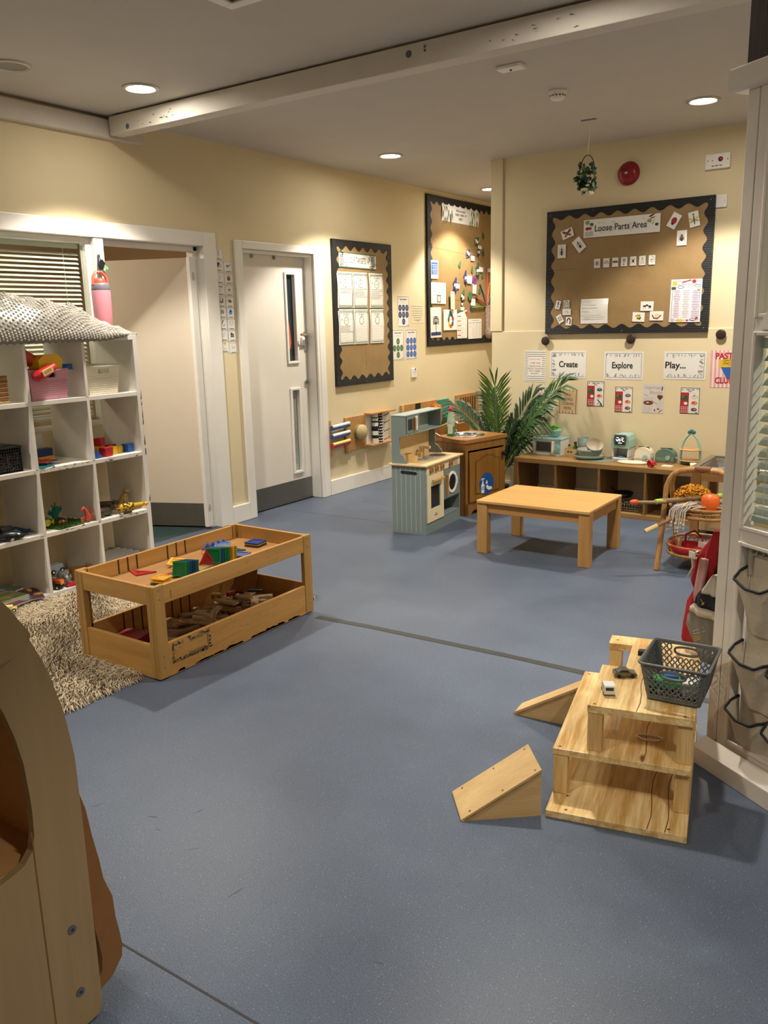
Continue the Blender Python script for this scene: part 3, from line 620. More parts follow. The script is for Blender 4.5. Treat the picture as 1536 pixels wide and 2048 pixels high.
def icon(kind):
    def f(m, w_, h_, z):
        for s in (-1, 1): m.rect(-w_/2+.002, w_/2-.002, s*(h_/2-.003)-.0008, s*(h_/2-.003)+.0008, z, P_G); m.rect(s*(w_/2-.003)-.0008, s*(w_/2-.003)+.0008, -h_/2+.002, h_/2-.002, z, P_G)
        m.rect(-.022, .024, -h_/2+.007, -h_/2+.011, z, P_K); y0 = .006
        if kind == 'walk': m.disc(0, y0+.02, .004, .004, z, P_K, 8); m.line([(0, y0+.016), (0, y0)], .002, z, P_K); m.line([(-.01, y0-.018), (0, y0), (.011, y0-.018)], .002, z, P_K); m.line([(-.008, y0+.004), (0, y0+.012), (.008, y0+.004)], .002, z, P_K)
        if kind == 'tidy': m.rect(-.018, .006, y0-.01, y0+.02, z, P_K); m.rect(-.004, .018, y0-.014, y0+.008, z+.0002, P_G); m.rect(0, .014, y0-.008, y0+.002, z+.0004, P_W)
        if kind == 'heart': m.disc(-.012, y0+.004, .009, .008, z, P_PK, 10); m.disc(0, y0+.004, .009, .008, z, P_PK, 10); m.quad([(-.02, y0+.002, z), (-.006, y0-.016, z), (.008, y0+.002, z)], P_PK); m.rect(.012, .022, y0, y0+.016, z, P_G); m.rect(.014, .018, y0+.016, y0+.022, z, P_G)
        if kind == 'sketch': m.line([(-.015, y0+.012), (0, y0+.002), (.012, y0+.008), (.004, y0-.004), (-.012, y0-.012)], .0015, z, P_G); m.line([(0, y0+.002), (.002, y0-.018)], .0015, z, P_G)
        if kind == 'basket': m.disc(0, y0-.004, .017, .016, z, P_BR, 16); m.line([(-.016, y0), (-.012, y0+.018), (0, y0+.023), (.012, y0+.018), (.016, y0)], .003, z, P_BR); m.rect(-.016, .016, y0-.002, y0+.003, z+.0003, P_O)
        if kind == 'tap': m.line([(-.018, y0+.018), (.018, y0+.018)], .005, z, P_K); m.line([(-.008, y0+.016), (-.006, y0-.014), (.006, y0-.014), (.009, y0+.016)], .002, z, P_G)
        if kind == 'toilet': m.line([(-.009, y0+.02), (-.009, y0), (.009, y0), (.009, y0+.02)], .0025, z, P_G); m.disc(0, y0, .009, .005, z, P_K, 10); m.line([(0, y0-.004), (0, y0-.016)], .004, z, P_G)
        if kind == 'story': m.rect(-.018, .018, y0-.014, y0+.02, z, P_T); m.rect(-.012, .004, y0+.002, y0+.016, z+.0002, P_W); m.rect(-.016, .016, y0-.016, y0-.009, z+.0003, P_O)
        if kind == 'bread': m.disc(0, y0+.002, .019, .011, z, P_BR, 14, rot=-.3); m.disc(-.006, y0+.006, .010, .006, z+.0002, P_O, 10, rot=-.3)
        if kind == 'people': [(m.disc(x, y0+.012, .004, .005, z, P_K, 8), m.rect(x-.005, x+.005, y0-.012, y0+.007, z, P_G)) for x in (-.011, 0, .011)]
        if kind == 'bag': m.disc(0, y0, .018, .019, z, P_SK, 16); m.disc(0, y0+.008, .011, .007, z+.0002, P_N, 12); m.line([(-.008, y0+.017), (0, y0+.024), (.008, y0+.017)], .002, z, P_B)
        if kind == 'leaves': [m.leafshape(rnd(-.016, .004), y0+k*.011-.014, .018, .008, rnd(.2, 1.2), z, P_K) for k in range(4)]
        if kind == 'dance': [(m.disc(x, y0+.016, .003, .004, z, P_K, 8), m.line([(x-s*.006, y0+.01), (x, y0), (x+s*.006, y0-.014)], .003, z, P_G)) for x, s in ((-.013, 1), (.013, -1))]; m.disc(0, y0+.022, .002, .002, z, P_K, 6)
        if kind == 'wash': m.line([(-.012, y0-.012), (-.014, y0+.004), (-.004, y0+.01), (.004, y0+.002), (.0, y0-.012), (-.012, y0-.012)], .002, z, P_G); m.line([(.0, y0+.01), (.012, y0+.018), (.018, y0+.006)], .002, z, P_G)
        if kind == 'outside': m.rect(-.017, .017, y0-.014, y0+.012, z, P_DG); m.disc(-.006, y0+.014, .01, .008, z, P_GN, 10); m.line([(-.016, y0-.002), (.016, y0-.002)], .0015, z+.0003, P_L); m.line([(0, y0-.012), (0, y0+.012)], .0015, z+.0003, P_L)
        if kind == 'timer': m.quad([(-.011, y0+.02, z), (.011, y0+.02, z), (0, y0+.002, z)], P_Y); m.quad([(-.011, y0-.016, z), (.011, y0-.016, z), (0, y0+.002, z)], P_C); m.rect(-.013, .013, y0+.02, y0+.024, z, P_OL); m.rect(-.013, .013, y0-.02, y0-.016, z, P_OL)
        if kind == 'twirl': m.line([(-.012, y0+.018), (-.015, y0+.004), (-.004, y0-.004), (.006, y0-.014)], .002, z, P_K); m.line([(-.004, y0-.004), (.014, y0+.006), (.018, y0-.002)], .003, z, P_G)
    return f
cards = [('walk', 4.612, 2.017, 'routine card of a walking figure, alone at the top of the card column'), ('tidy', 4.612, 1.935, 'routine card with dark boxes for tidying, below the walking figure card'), ('sketch', 4.613, 1.851, 'routine card with faint grey line drawing, third down the left column'),
 ('tap', 4.614, 1.766, 'routine card with grey tap and cup drawing in the left column'), ('story', 4.615, 1.681, 'routine card with teal story picture in the left column'), ('people', 4.616, 1.601, 'routine card of small dark figures beside the blue bag card'), ('leaves', 4.617, 1.517, 'routine card with scattered black marks beside the two dancers card'),
 ('wash', 4.618, 1.436, 'routine card with grey hand washing drawing beside the green card'), ('timer', 4.620, 1.352, 'routine card with yellow sand timer at the foot of the left column'), ('heart', 4.704, 1.931, 'routine card with pink heart at the top of the right column'), ('basket', 4.703, 1.847, 'routine card with brown basket'), ('toilet', 4.702, 1.762, 'routine card with grey toilet seat drawing under the basket card'),
 ('bread', 4.700, 1.679, 'routine card with brown loaf shape'), ('bag', 4.702, 1.599, 'routine card with blue bag'), ('dance', 4.702, 1.516, 'routine card with two dancing figures'), ('outside', 4.704, 1.430, 'routine card with dark green garden picture'), ('twirl', 4.708, 1.341, 'routine card with twirling scribble figure at the foot of the right column')]
for k, y, z, lab in cards:
    sheet('routine_card', lab, 'picture card', lw(y, z), LW, .088, .078, icon(k), rnd(-.03, .02), 'routine picture cards between the doors', paper=M_LAM)
# ---------------------------------------------------------------- back wall
BW_, BH_ = 1.30, .952
board('loose_parts_board', 'wide display board headed Loose Parts Area with black scalloped border on the back wall', bw(.514, 1.379, .0145), BWR, BW_, BH_, .055, .015, 9, 7, creases=[[(.06, .50), (.25, .505)]])
on3 = lambda u, z: bw(u, z, .0415)
def d_loose(m, w_, h_, z):
    for k in range(26): sprig(m, rnd(-.28, .27), rnd(-.055, .05), rnd(.02, .034), rnd(0, 6), z, 3, (P_L, P_L))
    m.text('Loose Parts Area', .066, -.005, -.004, z+.001, P_G, bold=.0012, width=.41); m.text('Loose Parts Area', .066, -.005, -.004, z+.0014, P_K, width=.41)
    for x, y, r, c in ((-.27, .045, .02, P_OL), (-.235, .03, .016, P_GN), (-.27, .0, .016, P_BR), (-.248, .002, .014, P_R), (.22, .02, .016, P_OL), (.275, -.01, .014, P_DG)): m.disc(x, y, r, r*.8, z+.0005, c, 10)
    m.leafshape(.21, .045, .06, .014, .4, z+.0006, P_DG); m.leafshape(.22, .035, .05, .010, .2, z+.0006, P_R)
    for k in range(4): m.rect(-.29, -.22, -.055+k*.009, -.051+k*.009, z+.0004, P_G)
sheet('title_banner', 'Loose Parts Area title banner with fern pattern', 'banner', on3(1.13, 2.176), BWR, .60, .132, d_loose, 0, paper=M_LAM)
def bug(kind):
    def legs(m, c, z, n=3, l=.02, w_=.0022):
        for k in range(n):
            y = .010-k*.010
            for s in (-1, 1): m.line([(0, y), (s*l*.6, y+.006-k*.004), (s*l, y-.006-k*.006)], w_, z, c)
    def f(m, w_, h_, z):
        if kind == 'moth':
            for s in (-1, 1): m.disc(s*.02, .014, .022, .010, z, P_BR, 12, rot=s*.6); m.disc(s*.016, -.012, .015, .008, z, P_R, 10, rot=-s*.6)
            m.disc(0, 0, .004, .017, z+.0003, P_K, 10)
        if kind == 'ant': m.disc(0, .02, .006, .006, z, P_K, 8); m.disc(0, .006, .005, .008, z, P_K, 8); m.disc(0, -.018, .009, .014, z, P_K, 10); legs(m, P_K, z)
        if kind == 'longhorn': m.disc(0, -.012, .009, .022, z, P_K, 12); m.disc(0, .016, .006, .007, z, P_K, 8); legs(m, P_K, z); m.line([(0, .02), (-.006, .04), (-.012, .05)], .0016, z, P_K); m.line([(0, .02), (.006, .04), (.012, .05)], .0016, z, P_K)
        if kind == 'ladybird':
            m.disc(0, 0, .020, .025, z, P_R, 16); m.disc(0, -.024, .011, .008, z+.0002, P_K, 10); m.rect(-.001, .001, -.022, .024, z+.0003, P_K)
            for x, y in ((-.01, .01), (.01, .012), (-.011, -.006), (.011, -.006), (0, .018)): m.disc(x, y, .0035, .0035, z+.0004, P_K, 8)
        if kind == 'dragonfly':
            m.disc(0, -.005, .005, .036, z+.0003, P_DG, 10); m.disc(0, .034, .006, .006, z+.0003, P_K, 8)
            for s in (-1, 1): m.disc(s*.02, .004, .018, .006, z, P_Y, 10, rot=s*.5); m.disc(s*.018, -.012, .016, .005, z, P_OL, 10, rot=-s*.3)
        if kind == 'fly': m.quad([(-.018, -.012, z), (.018, -.012, z), (.004, .026, z), (-.004, .026, z)], P_DG); m.quad([(-.010, .0, z+.0002), (.010, .0, z+.0002), (0, .026, z+.0002)], P_R); m.disc(0, -.015, .010, .008, z+.0003, P_K, 8); legs(m, P_K, z, 3, .024); m.line([(-.02, .03), (-.006, .024)], .002, z, P_G); m.line([(.02, .03), (.006, .024)], .002, z, P_G)
        if kind == 'flake':
            for k in range(4): a = k*PI/4; m.line([(-.018*math.cos(a), -.022*math.sin(a)), (.018*math.cos(a), .022*math.sin(a))], .003, z, P_K)
            for k in range(4): a = k*PI/2; m.disc(.014*math.cos(a+.8), .016*math.sin(a+.8), .004, .004, z, P_K, 6)
        if kind == 'arches':
            for r in (.017, .011, .005): m.line([(r*math.cos(a*PI/10), -.008+r*1.3*math.sin(a*PI/10)) for a in range(11)], .003, z, P_BR if r > .012 else P_G)
        if kind == 'zigzag': m.line([(-.02, -.002), (-.015, .010), (-.010, -.004), (-.005, .010), (0, -.004), (.005, .010), (.010, -.004), (.015, .010), (.02, -.002)], .005, z, P_K)
        if kind == 'key': m.line([(.010*math.cos(a*PI/6), .012+.010*math.sin(a*PI/6)) for a in range(13)], .003, z, P_K); m.line([(0, .002), (0, -.024)], .004, z, P_BR); m.rect(-.008, .004, -.026, -.022, z, P_K); m.disc(0, .012, .005, .005, z, P_BR, 8)
        if kind == 'starfig': m.disc(0, 0, .008, .010, z, P_K, 8); [m.line([(0, 0), (.018*math.cos(a), .022*math.sin(a))], .003, z, P_K) for a in (.7, 2.3, 3.9, 5.4)]; m.disc(.004, .014, .004, .004, z, P_BR, 6)
        if kind == 'arrow': m.line([(-.014, -.024), (0, .024), (.014, -.024)], .003, z, P_BR); m.line([(-.006, -.024), (0, -.012), (.006, -.024)], .0025, z, P_R)
        if kind == 'spiral': m.line([((.003+.0011*k)*math.cos(k*.5), (.003+.0011*k)*1.2*math.sin(k*.5)) for k in range(17)], .0028, z, P_K); m.disc(0, 0, .004, .004, z, P_K, 8)
        if kind == 'figure': m.disc(0, .018, .006, .007, z, P_K, 8); m.line([(0, .012), (0, -.008)], .005, z, P_K); m.line([(-.012, .006), (.012, .006)], .003, z, P_K); m.line([(-.010, -.026), (0, -.008), (.010, -.026)], .003, z, P_K)
        if kind == 'frameface': m.line([(-.014, -.024), (-.014, .014), (0, .026), (.014, .014), (.014, -.024), (-.014, -.024)], .005, z, P_K); m.disc(0, 0, .009, .013, z, P_L, 10); m.disc(-.003, .003, .002, .002, z+.0003, P_K, 6); m.disc(.004, .003, .002, .002, z+.0003, P_K, 6)
        if kind == 'swirl': m.line([(-.024, -.006), (-.012, .008), (.006, .008), (.012, -.004), (0, -.010), (-.012, -.006)], .003, z, P_G); m.line([(.0, .002), (.024, -.008)], .003, z, P_G)
        if kind == 'boxes': [m.rect(x-.006, x+.006, y-.007, y+.007, z, P_K) for x in (-.008, .008) for y in (-.010, .010)]; [m.rect(x-.003, x+.003, y-.003, y+.003, z+.0003, P_W) for x in (-.008, .008) for y in (-.010, .010)]
        if kind == 'arch': m.line([(.013*math.cos(a*PI/10), .004+.017*math.sin(a*PI/10)) for a in range(11)], .009, z, P_K); m.rect(.008, .017, -.024, .004, z, P_K); m.rect(-.017, -.010, -.014, .004, z, P_K)
        if kind == 'sideant': m.disc(.022, -.004, .011, .009, z, P_K, 10); m.disc(0, .006, .010, .007, z, P_K, 10); m.disc(-.018, .0, .011, .008, z, P_BR, 10); [m.line([(x*.5, 0), (x, .006), (x+.004, -.022)], .002, z, P_K) for x in (-.03, -.015, .012, .026)]
        if kind == 'bee': m.disc(0, 0, .012, .024, z, P_Y, 12, rot=-.5); m.disc(.006, .010, .010, .007, z+.0002, P_OL, 8); m.disc(-.003, -.010, .008, .005, z+.0003, P_K, 8, rot=-.5); m.disc(-.014, .010, .014, .006, z, P_OL, 8, rot=.6); m.disc(.012, -.01, .013, .006, z, P_K, 8, rot=1.0)
        if kind == 'snail': m.line([(-.032, .006), (-.02, -.016), (.008, -.020), (.032, .004)], .009, z, P_BR); m.disc(.004, .004, .018, .017, z+.0003, P_C, 14); m.line([(.004+(.004+.0012*k)*math.cos(k*.6), .004+(.004+.0012*k)*math.sin(k*.6)) for k in range(10)], .002, z+.0006, P_O)
    return f
bugs = [('moth', .693, 2.154, .10, .068, .30, 'brown moth picture card tilted at the top left of the Loose Parts board'), ('ant', .794, 2.064, .075, .105, .66, 'black ant picture card tilted beside the moth card'), ('longhorn', .648, 2.023, .070, .104, 0, 'black long feelered beetle card at the left of the Loose Parts board'),
 ('ladybird', 1.532, 2.179, .068, .108, -.52, 'red spotted ladybird card tilted at the upper right of the Loose Parts board'), ('dragonfly', 1.675, 2.177, .072, .106, .2, 'green and yellow dragonfly card at the top right corner'), ('fly', 1.594, 2.054, .072, .106, 0, 'green and red fly card below the ladybird card'),
 ('sideant', 1.358, 1.577, .10, .070, -.02, 'dark ant seen from the side on a card above the snail card'), ('bee', 1.295, 1.498, .095, .070, -.05, 'yellow bee card at the bottom of the Loose Parts board'), ('snail', 1.434, 1.503, .104, .068, -.02, 'snail card with cream shell at the bottom of the Loose Parts board')]
for k, u, z, w_, h_, a, lab in bugs: sheet('insect_card', lab, 'picture card', on3(u, z), BWR, w_, h_, bug(k), a, 'insect cards on the loose parts board', paper=M_LAM)
for k, u, lab in (('flake', .948, 'symbol card with snowflake of sticks, first of the row of seven'), ('arches', 1.023, 'symbol card with nested brown arches'), ('zigzag', 1.095, 'symbol card with black zigzag line'), ('key', 1.165, 'symbol card with dark key shape'), ('starfig', 1.236, 'symbol card with black four legged star figure'), ('arrow', 1.307, 'symbol card with brown pointed arch'), ('spiral', 1.380, 'symbol card with black spiral, last of the row of seven')):
    sheet('symbol_card', lab, 'picture card', on3(u, 1.913), BWR, .049, .068, bug(k), rnd(-.03, .03), 'row of seven symbol cards', paper=M_LAM)
for k, u, z, w_, h_, a, lab in (('figure', .625, 1.608, .040, .066, -.25, 'small card with stick person at the lower left of the Loose Parts board'), ('frameface', .700, 1.611, .048, .062, 0, 'small card with a face in a black arched frame'), ('swirl', .702, 1.551, .070, .048, 0, 'small wide card with grey swirl under the arched frame card'), ('boxes', .645, 1.498, .046, .066, .5, 'small tilted card with four dark squares'), ('arch', .722, 1.478, .050, .066, -.08, 'small card with bold black arch')):
    sheet('symbol_card', lab, 'picture card', on3(u, z), BWR, w_, h_, bug(k), a, 'small symbol cards at the lower left', paper=M_LAM)
def d_plastic(m, w_, h_, z):
    for k in range(6): m.rect(-w_/2+.012, -w_/2+rnd(.03, .19), h_/2-.018-k*.026, h_/2-.015-k*.026, z, P_L)
    m.rect(-.08, .09, -.05, -.047, z, P_G)
sheet('plastic_wallet_sheet', 'white text sheet in a shiny plastic wallet at the foot of the Loose Parts board', 'paper sheet', on3(.936, 1.551), BWR, .226, .19, d_plastic, 0, paper=mat('#e4e2dc', .06, var=.02), curl=.010)
def d_list(m, w_, h_, z):
    for s in (-1, 1): m.rect(-w_/2+.012, w_/2-.012, s*(h_/2-.014)-.0015, s*(h_/2-.014)+.0015, z, P_T); m.rect(s*(w_/2-.014)-.0015, s*(w_/2-.014)+.0015, -h_/2+.014, h_/2-.014, z, P_T)
    m.text('Loose Parts Word Mat', .02, 0, h_/2-.038, z, P_T, width=.17)
    for c in range(3):
        for k in range(16): l = rnd(.016, .026); m.rect(-.065+c*.068-l, -.065+c*.068+l, h_/2-.085-k*.0125, h_/2-.0815-k*.0125, z, P_PU if c != 1 else P_G)
    for x, y, r, c in ((-.085, .125, .016, P_Y), (.055, .137, .014, P_R), (.09, .075, .007, P_O), (-.09, -.14, .014, P_L), (.02, -.142, .008, P_R), (.088, -.125, .009, P_R)): m.disc(x, y, r, r, z+.0003, c, 12)
    m.line([(-.03, .13), (.03, .148)], .008, z+.0004, P_R); m.rect(-.108, -.075, .08, .10, z+.0003, P_DG); m.quad([(-.06, -.148, z+.0004), (-.045, -.125, z+.0004), (-.035, -.138, z+.0004), (-.022, -.126, z+.0004), (-.012, -.148, z+.0004)], P_Y)
    for cx, cy, c in ((-.04, .098, P_N), (.03, .102, P_L), (.08, .105, P_T), (.06, -.135, P_N)): m.line([(cx+.022*math.cos(a*PI/6), cy+.009*math.sin(a*PI/6)) for a in range(13)], .003, z+.0005, c)
sheet('word_list_poster', 'portrait word list poster with coloured craft border at the right of the Loose Parts board', 'poster', on3(1.645, 1.607), BWR, .226, .307, d_list, -.012, paper=mat('#eadfe6', .25, var=.015))
# posters below the ledge
on4 = lambda u, z: bw(u, z, .0145)
def d_ten(m, w_, h_, z):
    for k in range(15):
        y = h_/2-.012-k*(h_-.024)/14; g = 3 <= k <= 11
        if g: m.rect(-w_/2+.004, -w_/2+.034, y-.0016, y+.0016, z, P_K); m.rect(w_/2-.034, w_/2-.004, y-.0016, y+.0016, z, P_K)
        else: m.rect(-w_/2+.004, w_/2-.004, y-.0016, y+.0016, z, P_K)
    m.text('* * * * *', .03, 0, .052, z, P_R, width=.09); m.text('10/10', .026, 0, .026, z, P_R, width=.085)
    for k, s in enumerate(('"FOOD WAS', 'GOOD, WOULD', 'EAT HERE', 'AGAIN"')): m.text(s, .018, 0, .0-k*.02, z, P_BR, width=(.11, .135, .10, .075)[k])
sheet('review_poster', 'striped 10/10 poster above the palm', 'poster', on4(.415, 1.115), BWR, .196, .257, d_ten, -.01)
def d_word(txt, wd, dx=0, side=0):
    def f(m, w_, h_, z):
        for s in (-1, 1): m.rect(-w_/2+.015, w_/2-.015, s*(h_/2-.015)-.0012, s*(h_/2-.015)+.0012, z, P_N)
        for s in ((-1, 1) if not side else (side,)): m.rect(s*(w_/2-.015)-.0012, s*(w_/2-.015)+.0012, -h_/2+.015, h_/2-.015, z, P_N)
        for k in range(11):
            for s in (-1, 1): sprig(m, -w_/2+.03+k*(w_-.06)/10+rnd(-.01, .01), s*(h_/2-.02), rnd(.014, .03), -s*PI/2+rnd(-.9, .9), z, 3, (P_DG, P_N) if (k+s) % 3 else (P_L, P_G))
        if side:
            for k in range(6): sprig(m, side*(w_/2-.022), -h_/2+.035+k*.028, rnd(.02, .036), (PI if side > 0 else 0)+rnd(-.7, .7), z, 4, (P_DG, P_N) if k % 2 else (P_G, P_L))
        m.text(txt, .068, dx, 0, z+.0005, P_K, bold=.0016, width=wd)
    return f
sheet('word_sign', 'white leaf bordered sign reading Create', 'sign', on4(.710, 1.132), BWR, .318, .221, d_word('Create', .165, .005, -1), -.006, 'word signs on the back wall', paper=M_LAM)
sheet('word_sign', 'white leaf bordered sign reading Explore', 'sign', on4(1.181, 1.128), BWR, .318, .217, d_word('Explore', .168, -.01), 0, 'word signs on the back wall', paper=M_LAM)
sheet('word_sign', 'white leaf bordered sign reading Play...', 'sign', on4(1.657, 1.133), BWR, .314, .208, d_word('Play...', .155, -.07, 1), -.004, 'word signs on the back wall', paper=M_LAM)
def d_pasta(m, w_, h_, z):
    for k in range(7): m.rect(-w_/2+k*w_/7, -w_/2+(k+.5)*w_/7, -h_/2, h_/2, z-.0001, P_PK)
    m.text('PASTA', .062, .012, h_/2-.045, z+.0008, P_R, bold=.002, width=.16); m.text('CLUB', .062, 0, -h_/2+.05, z+.0008, P_R, bold=.002, width=.13)
    m.disc(.02, .035, .065, .04, z+.0004, P_Y, 16)
    for k in range(14): m.line([(-.03+rnd(0, .09), .02+rnd(0, .05)), (-.02+rnd(0, .09), .03+rnd(0, .04))], .002, z+.0006, P_BR)
    m.quad([(-.025, .012, z+.0007), (.085, .012, z+.0007), (.055, -.075, z+.0007), (.02, -.075, z+.0007)], P_B)
sheet('pasta_poster', 'pink striped PASTA CLUB poster half hidden by the white partition', 'poster', on4(1.945, 1.112), BWR, .20, .272, d_pasta, .012, paper=mat('#e9d9d2', .5, var=.02))
def d_menuL(m, w_, h_, z):
    m.text('L', .036, -.015, h_/2-.028, z, P_K); m.quad([(-.06, .075, z), (-.035, .085, z), (-.04, .06, z)], P_O); m.rect(-w_/2, w_/2, .045, .049, z, P_R); m.rect(-w_/2, w_/2, -.02, -.016, z, P_R)
    scrib(m, -.05, .05, .03, 3, .015, z, .003, P_G); scrib(m, -.05, .05, -.035, 3, .015, z, .003, P_G); m.rect(.03, .06, -.095, -.08, z, P_K)
sheet('framed_poster', 'small white poster with red rules hidden behind palm fronds', 'poster', on4(.526, .846), BWR, .142, .198, d_menuL, 0, paper=M_LAM)
def d_cool(m, w_, h_, z):
    for k in range(12): m.rect(-w_/2+k*w_/12, -w_/2+k*w_/12+.004, -h_/2, h_/2, z-.0001, P_BR if k % 2 else P_C)
    m.quad([(.065*math.copysign(abs(math.cos(a))**.5, math.cos(a)), .085*math.copysign(abs(math.sin(a))**.5, math.sin(a)), z+.0002) for a in [k*PI/12+.01 for k in range(24)]], P_W)
    for k, s in enumerate(('COOL', 'PEOPLE', 'COOKING', 'HERE')): m.text(s, .033, 0, .052-k*.036, z+.0006, P_K, width=(.06, .085, .105, .065)[k])
sheet('cool_people_poster', 'beige striped poster reading COOL PEOPLE COOKING HERE beside the palm', 'poster', on4(.718, .832), BWR, .172, .196, d_cool, -.02, paper=mat('#cdb088', .55, var=.03))
def d_menu(kind):
    def f(m, w_, h_, z):
        for s in (-1, 1): m.rect(-w_/2, w_/2, s*(h_/2-.002)-.002, s*(h_/2-.002)+.002, z, P_K); m.rect(s*(w_/2-.002)-.002, s*(w_/2-.002)+.002, -h_/2, h_/2, z, P_K)
        m.rect(-w_/2+.004, -.008, -h_/2+.004, h_/2-.036, z, P_R)
        for r in range(4):
            for c in range(4): m.quad([(-w_/2+.006+c*.015, -h_/2+.008+r*.013, z+.0003), (-w_/2+.014+c*.015, -h_/2+.008+r*.013, z+.0003), (-w_/2+.018+c*.015-(r % 2)*.003, -h_/2+.014+r*.013, z+.0003), (-w_/2+.009+c*.015, -h_/2+.014+r*.013, z+.0003)], P_W)
        m.disc(-.04, .02, .026, .018, z+.0004, P_DG, 12, rot=.4); m.disc(-.024, .002, .014, .012, z+.0005, P_BR, 10); m.disc(-.03, -.02, .014, .012, z+.0006, P_W, 12); m.disc(-.05, .03, .008, .014, z+.0006, P_GN, 8)
        m.text('Italian Cafe', .013, .0, h_/2-.014, z, P_K, bold=.0004, width=.062); m.text('Menu', .011, 0, h_/2-.027, z, P_K, bold=.0004, width=.026)
        m.leafshape(-.058, h_/2-.022, .014, .008, 1.2, z, P_R); m.leafshape(.048, h_/2-.018, .012, .006, 1.3, z, P_DG); m.leafshape(.058, h_/2-.018, .012, .006, 1.3, z, P_GN)
        scrib(m, .004, .05, h_/2-.04, 1, .01, z, .002, P_L)
        for k in range(3):
            y = .035-k*.05
            c = {'lasagne': (P_K, P_O, P_T), 'pizza': (P_BR, P_O, P_BR), 'ravioli': (P_C, P_O, P_DG)}[kind][k]
            if kind == 'lasagne' and k == 2: m.line([(.02, y+.018), (.03, y+.006), (.042, y-.006), (.052, y-.018), (.042, y-.022)], .009, z, P_DG); m.disc(.024, y-.012, .004, .007, z, P_DG, 6)
            else: m.disc(.033, y-.004, .026, .012, z, P_L, 14); m.disc(.033, y, .022, .013, z+.0003, c, 12); m.disc(.030, y+.003, .010, .006, z+.0005, P_R if k else P_G, 8); m.disc(.04, y+.001, .006, .004, z+.0005, P_C if k else P_L, 8)
            scrib(m, .008, .05, y-.022, 1, .01, z, .0015, P_L)
        m.rect(.045, .06, -h_/2+.006, -h_/2+.012, z, P_K)
    return f
sheet('menu_poster', 'red and white Italian Cafe menu with map of Italy, leftmost and highest of three', 'menu', on4(.958, .901), BWR, .142, .20, d_menu('lasagne'), 0, 'Italian cafe menus on the back wall', paper=M_LAM)
sheet('menu_poster', 'red and white Italian Cafe menu with pizza, below the Explore sign', 'menu', on4(1.194, .862), BWR, .142, .20, d_menu('pizza'), 0, 'Italian cafe menus on the back wall', paper=M_LAM)
sheet('menu_poster', 'red and white Italian Cafe menu with yellow pasta parcels, below the Play sign', 'menu', on4(1.709, .871), BWR, .142, .195, d_menu('ravioli'), 0, 'Italian cafe menus on the back wall', paper=M_LAM)
def d_ginger(m, w_, h_, z):
    m.text('Gingerbread', .034, -.008, h_/2-.03, z, P_G, width=.125, shear=.25); m.text('Biscuits', .034, .02, h_/2-.068, z, P_G, width=.10, shear=.25)
    for x, y, r in ((.046, .016, .014), (.064, .016, .013)): m.disc(x, y, r, r, z, P_BR, 12)
    m.quad([(.034, .010, z), (.055, -.014, z), (.078, .012, z)], P_BR)
    m.disc(-.035, -.035, .04, .018, z, P_BR, 14); m.disc(-.04, -.033, .012, .006, z+.0003, P_PK, 8); m.line([(-.01, -.015), (.03, -.04)], .006, z+.0003, P_G); m.line([(.07, .09), (.066, .065)], .008, z, P_K); m.line([(-.07, .03), (-.04, .018)], .005, z, P_G)
    scrib(m, -.075, .02, .005, 4, .008, z, .002, P_L); scrib(m, -.075, .0, -.065, 6, .008, z, .002, P_L); scrib(m, .03, .075, -.025, 6, .008, z, .002, P_L)
    m.disc(.045, -.08, .012, .006, z, P_R, 8); m.disc(.018, -.09, .006, .01, z, P_PU, 8); m.line([(.05, -.105), (.075, -.085)], .006, z, P_DG)
sheet('recipe_poster', 'grey handwritten Gingerbread Biscuits recipe poster', 'poster', on4(1.427, .879), BWR, .17, .227, d_ginger, -.012, paper=mat('#d3cac4', .5, var=.02))
# fire bell, alarm indicator, blank switch plate, dark coat knobs
t = thing('fire_alarm_bell', 'round red fire alarm bell above the Loose Parts board', 'fire bell', bw(1.161, 2.551), BWR)
MB().lathe([(0, .058), (.018, .057), (.05, .052), (.072, .038), (.083, .015), (.086, .006), (.082, .0)], n=36).build('gong', mat('#8e1320', .3, var=.05), t)
MB().lathe([(0, .066), (.010, .064), (.012, .056)], n=14).build('centre_nut', M_CHROME, t)
m = MB().rect(-.035, .0, .012, .03, .0585, 0); m.rect(-.01, .03, -.03, -.024, .057, 0); m.build('label', mat('#5e0d18', .5), t)
t = thing('alarm_indicator', 'white fire alarm remote indicator plate with red lamp near the ceiling', 'alarm indicator', bw(1.812, 2.556), BWR)
MB().box(-.084, .084, -.05, .05, 0, .03).build('plate', M_WHITE, t, bevel=.004); MB().ball((.02, .01, .03), .017, 0, (1, 1, .5)).build('red_lamp', mat('#7a1020', .2), t)
m = MB(); dashes(m, -.04, .04, -.032, .008, .0305, 0, None, 12)
for x in (-.065, -.035, .068): m.disc(x, .005, .004, .004, .0304, 0, 8)
m.build('printed_text', INK, t)
t = thing('blanking_plate', 'white blank switch plate beside the top right corner of the Loose Parts board', 'switch plate', bw(1.845, 2.287), BWR)
MB().box(-.043, .043, -.043, .043, 0, .012).build('plate', M_WHITE, t, bevel=.004); MB().ball((.028, 0, .012), .003, 0, n=8).build('screw', M_STEEL, t)
M_WENGE = wood('#2a1a14', '#3d2820', 'Y', 2, .4)
for u, z, lab in ((.516, 1.324, 'dark round wooden coat knob below the left corner of the Loose Parts board'), (1.239, 1.331, 'dark round wooden coat knob below the middle of the Loose Parts board'), (1.910, 1.360, 'dark round wooden coat knob beside the white partition')):
    t = thing('coat_knob', lab, 'coat knob', bw(u, z, .014), BWR, 'coat knobs on the back wall')
    MB().lathe([(0, .026), (.031, .026), (.036, .023), (.036, .016), (.014, .013), (.012, 0)], n=24).build('disc_head', M_WENGE, t)
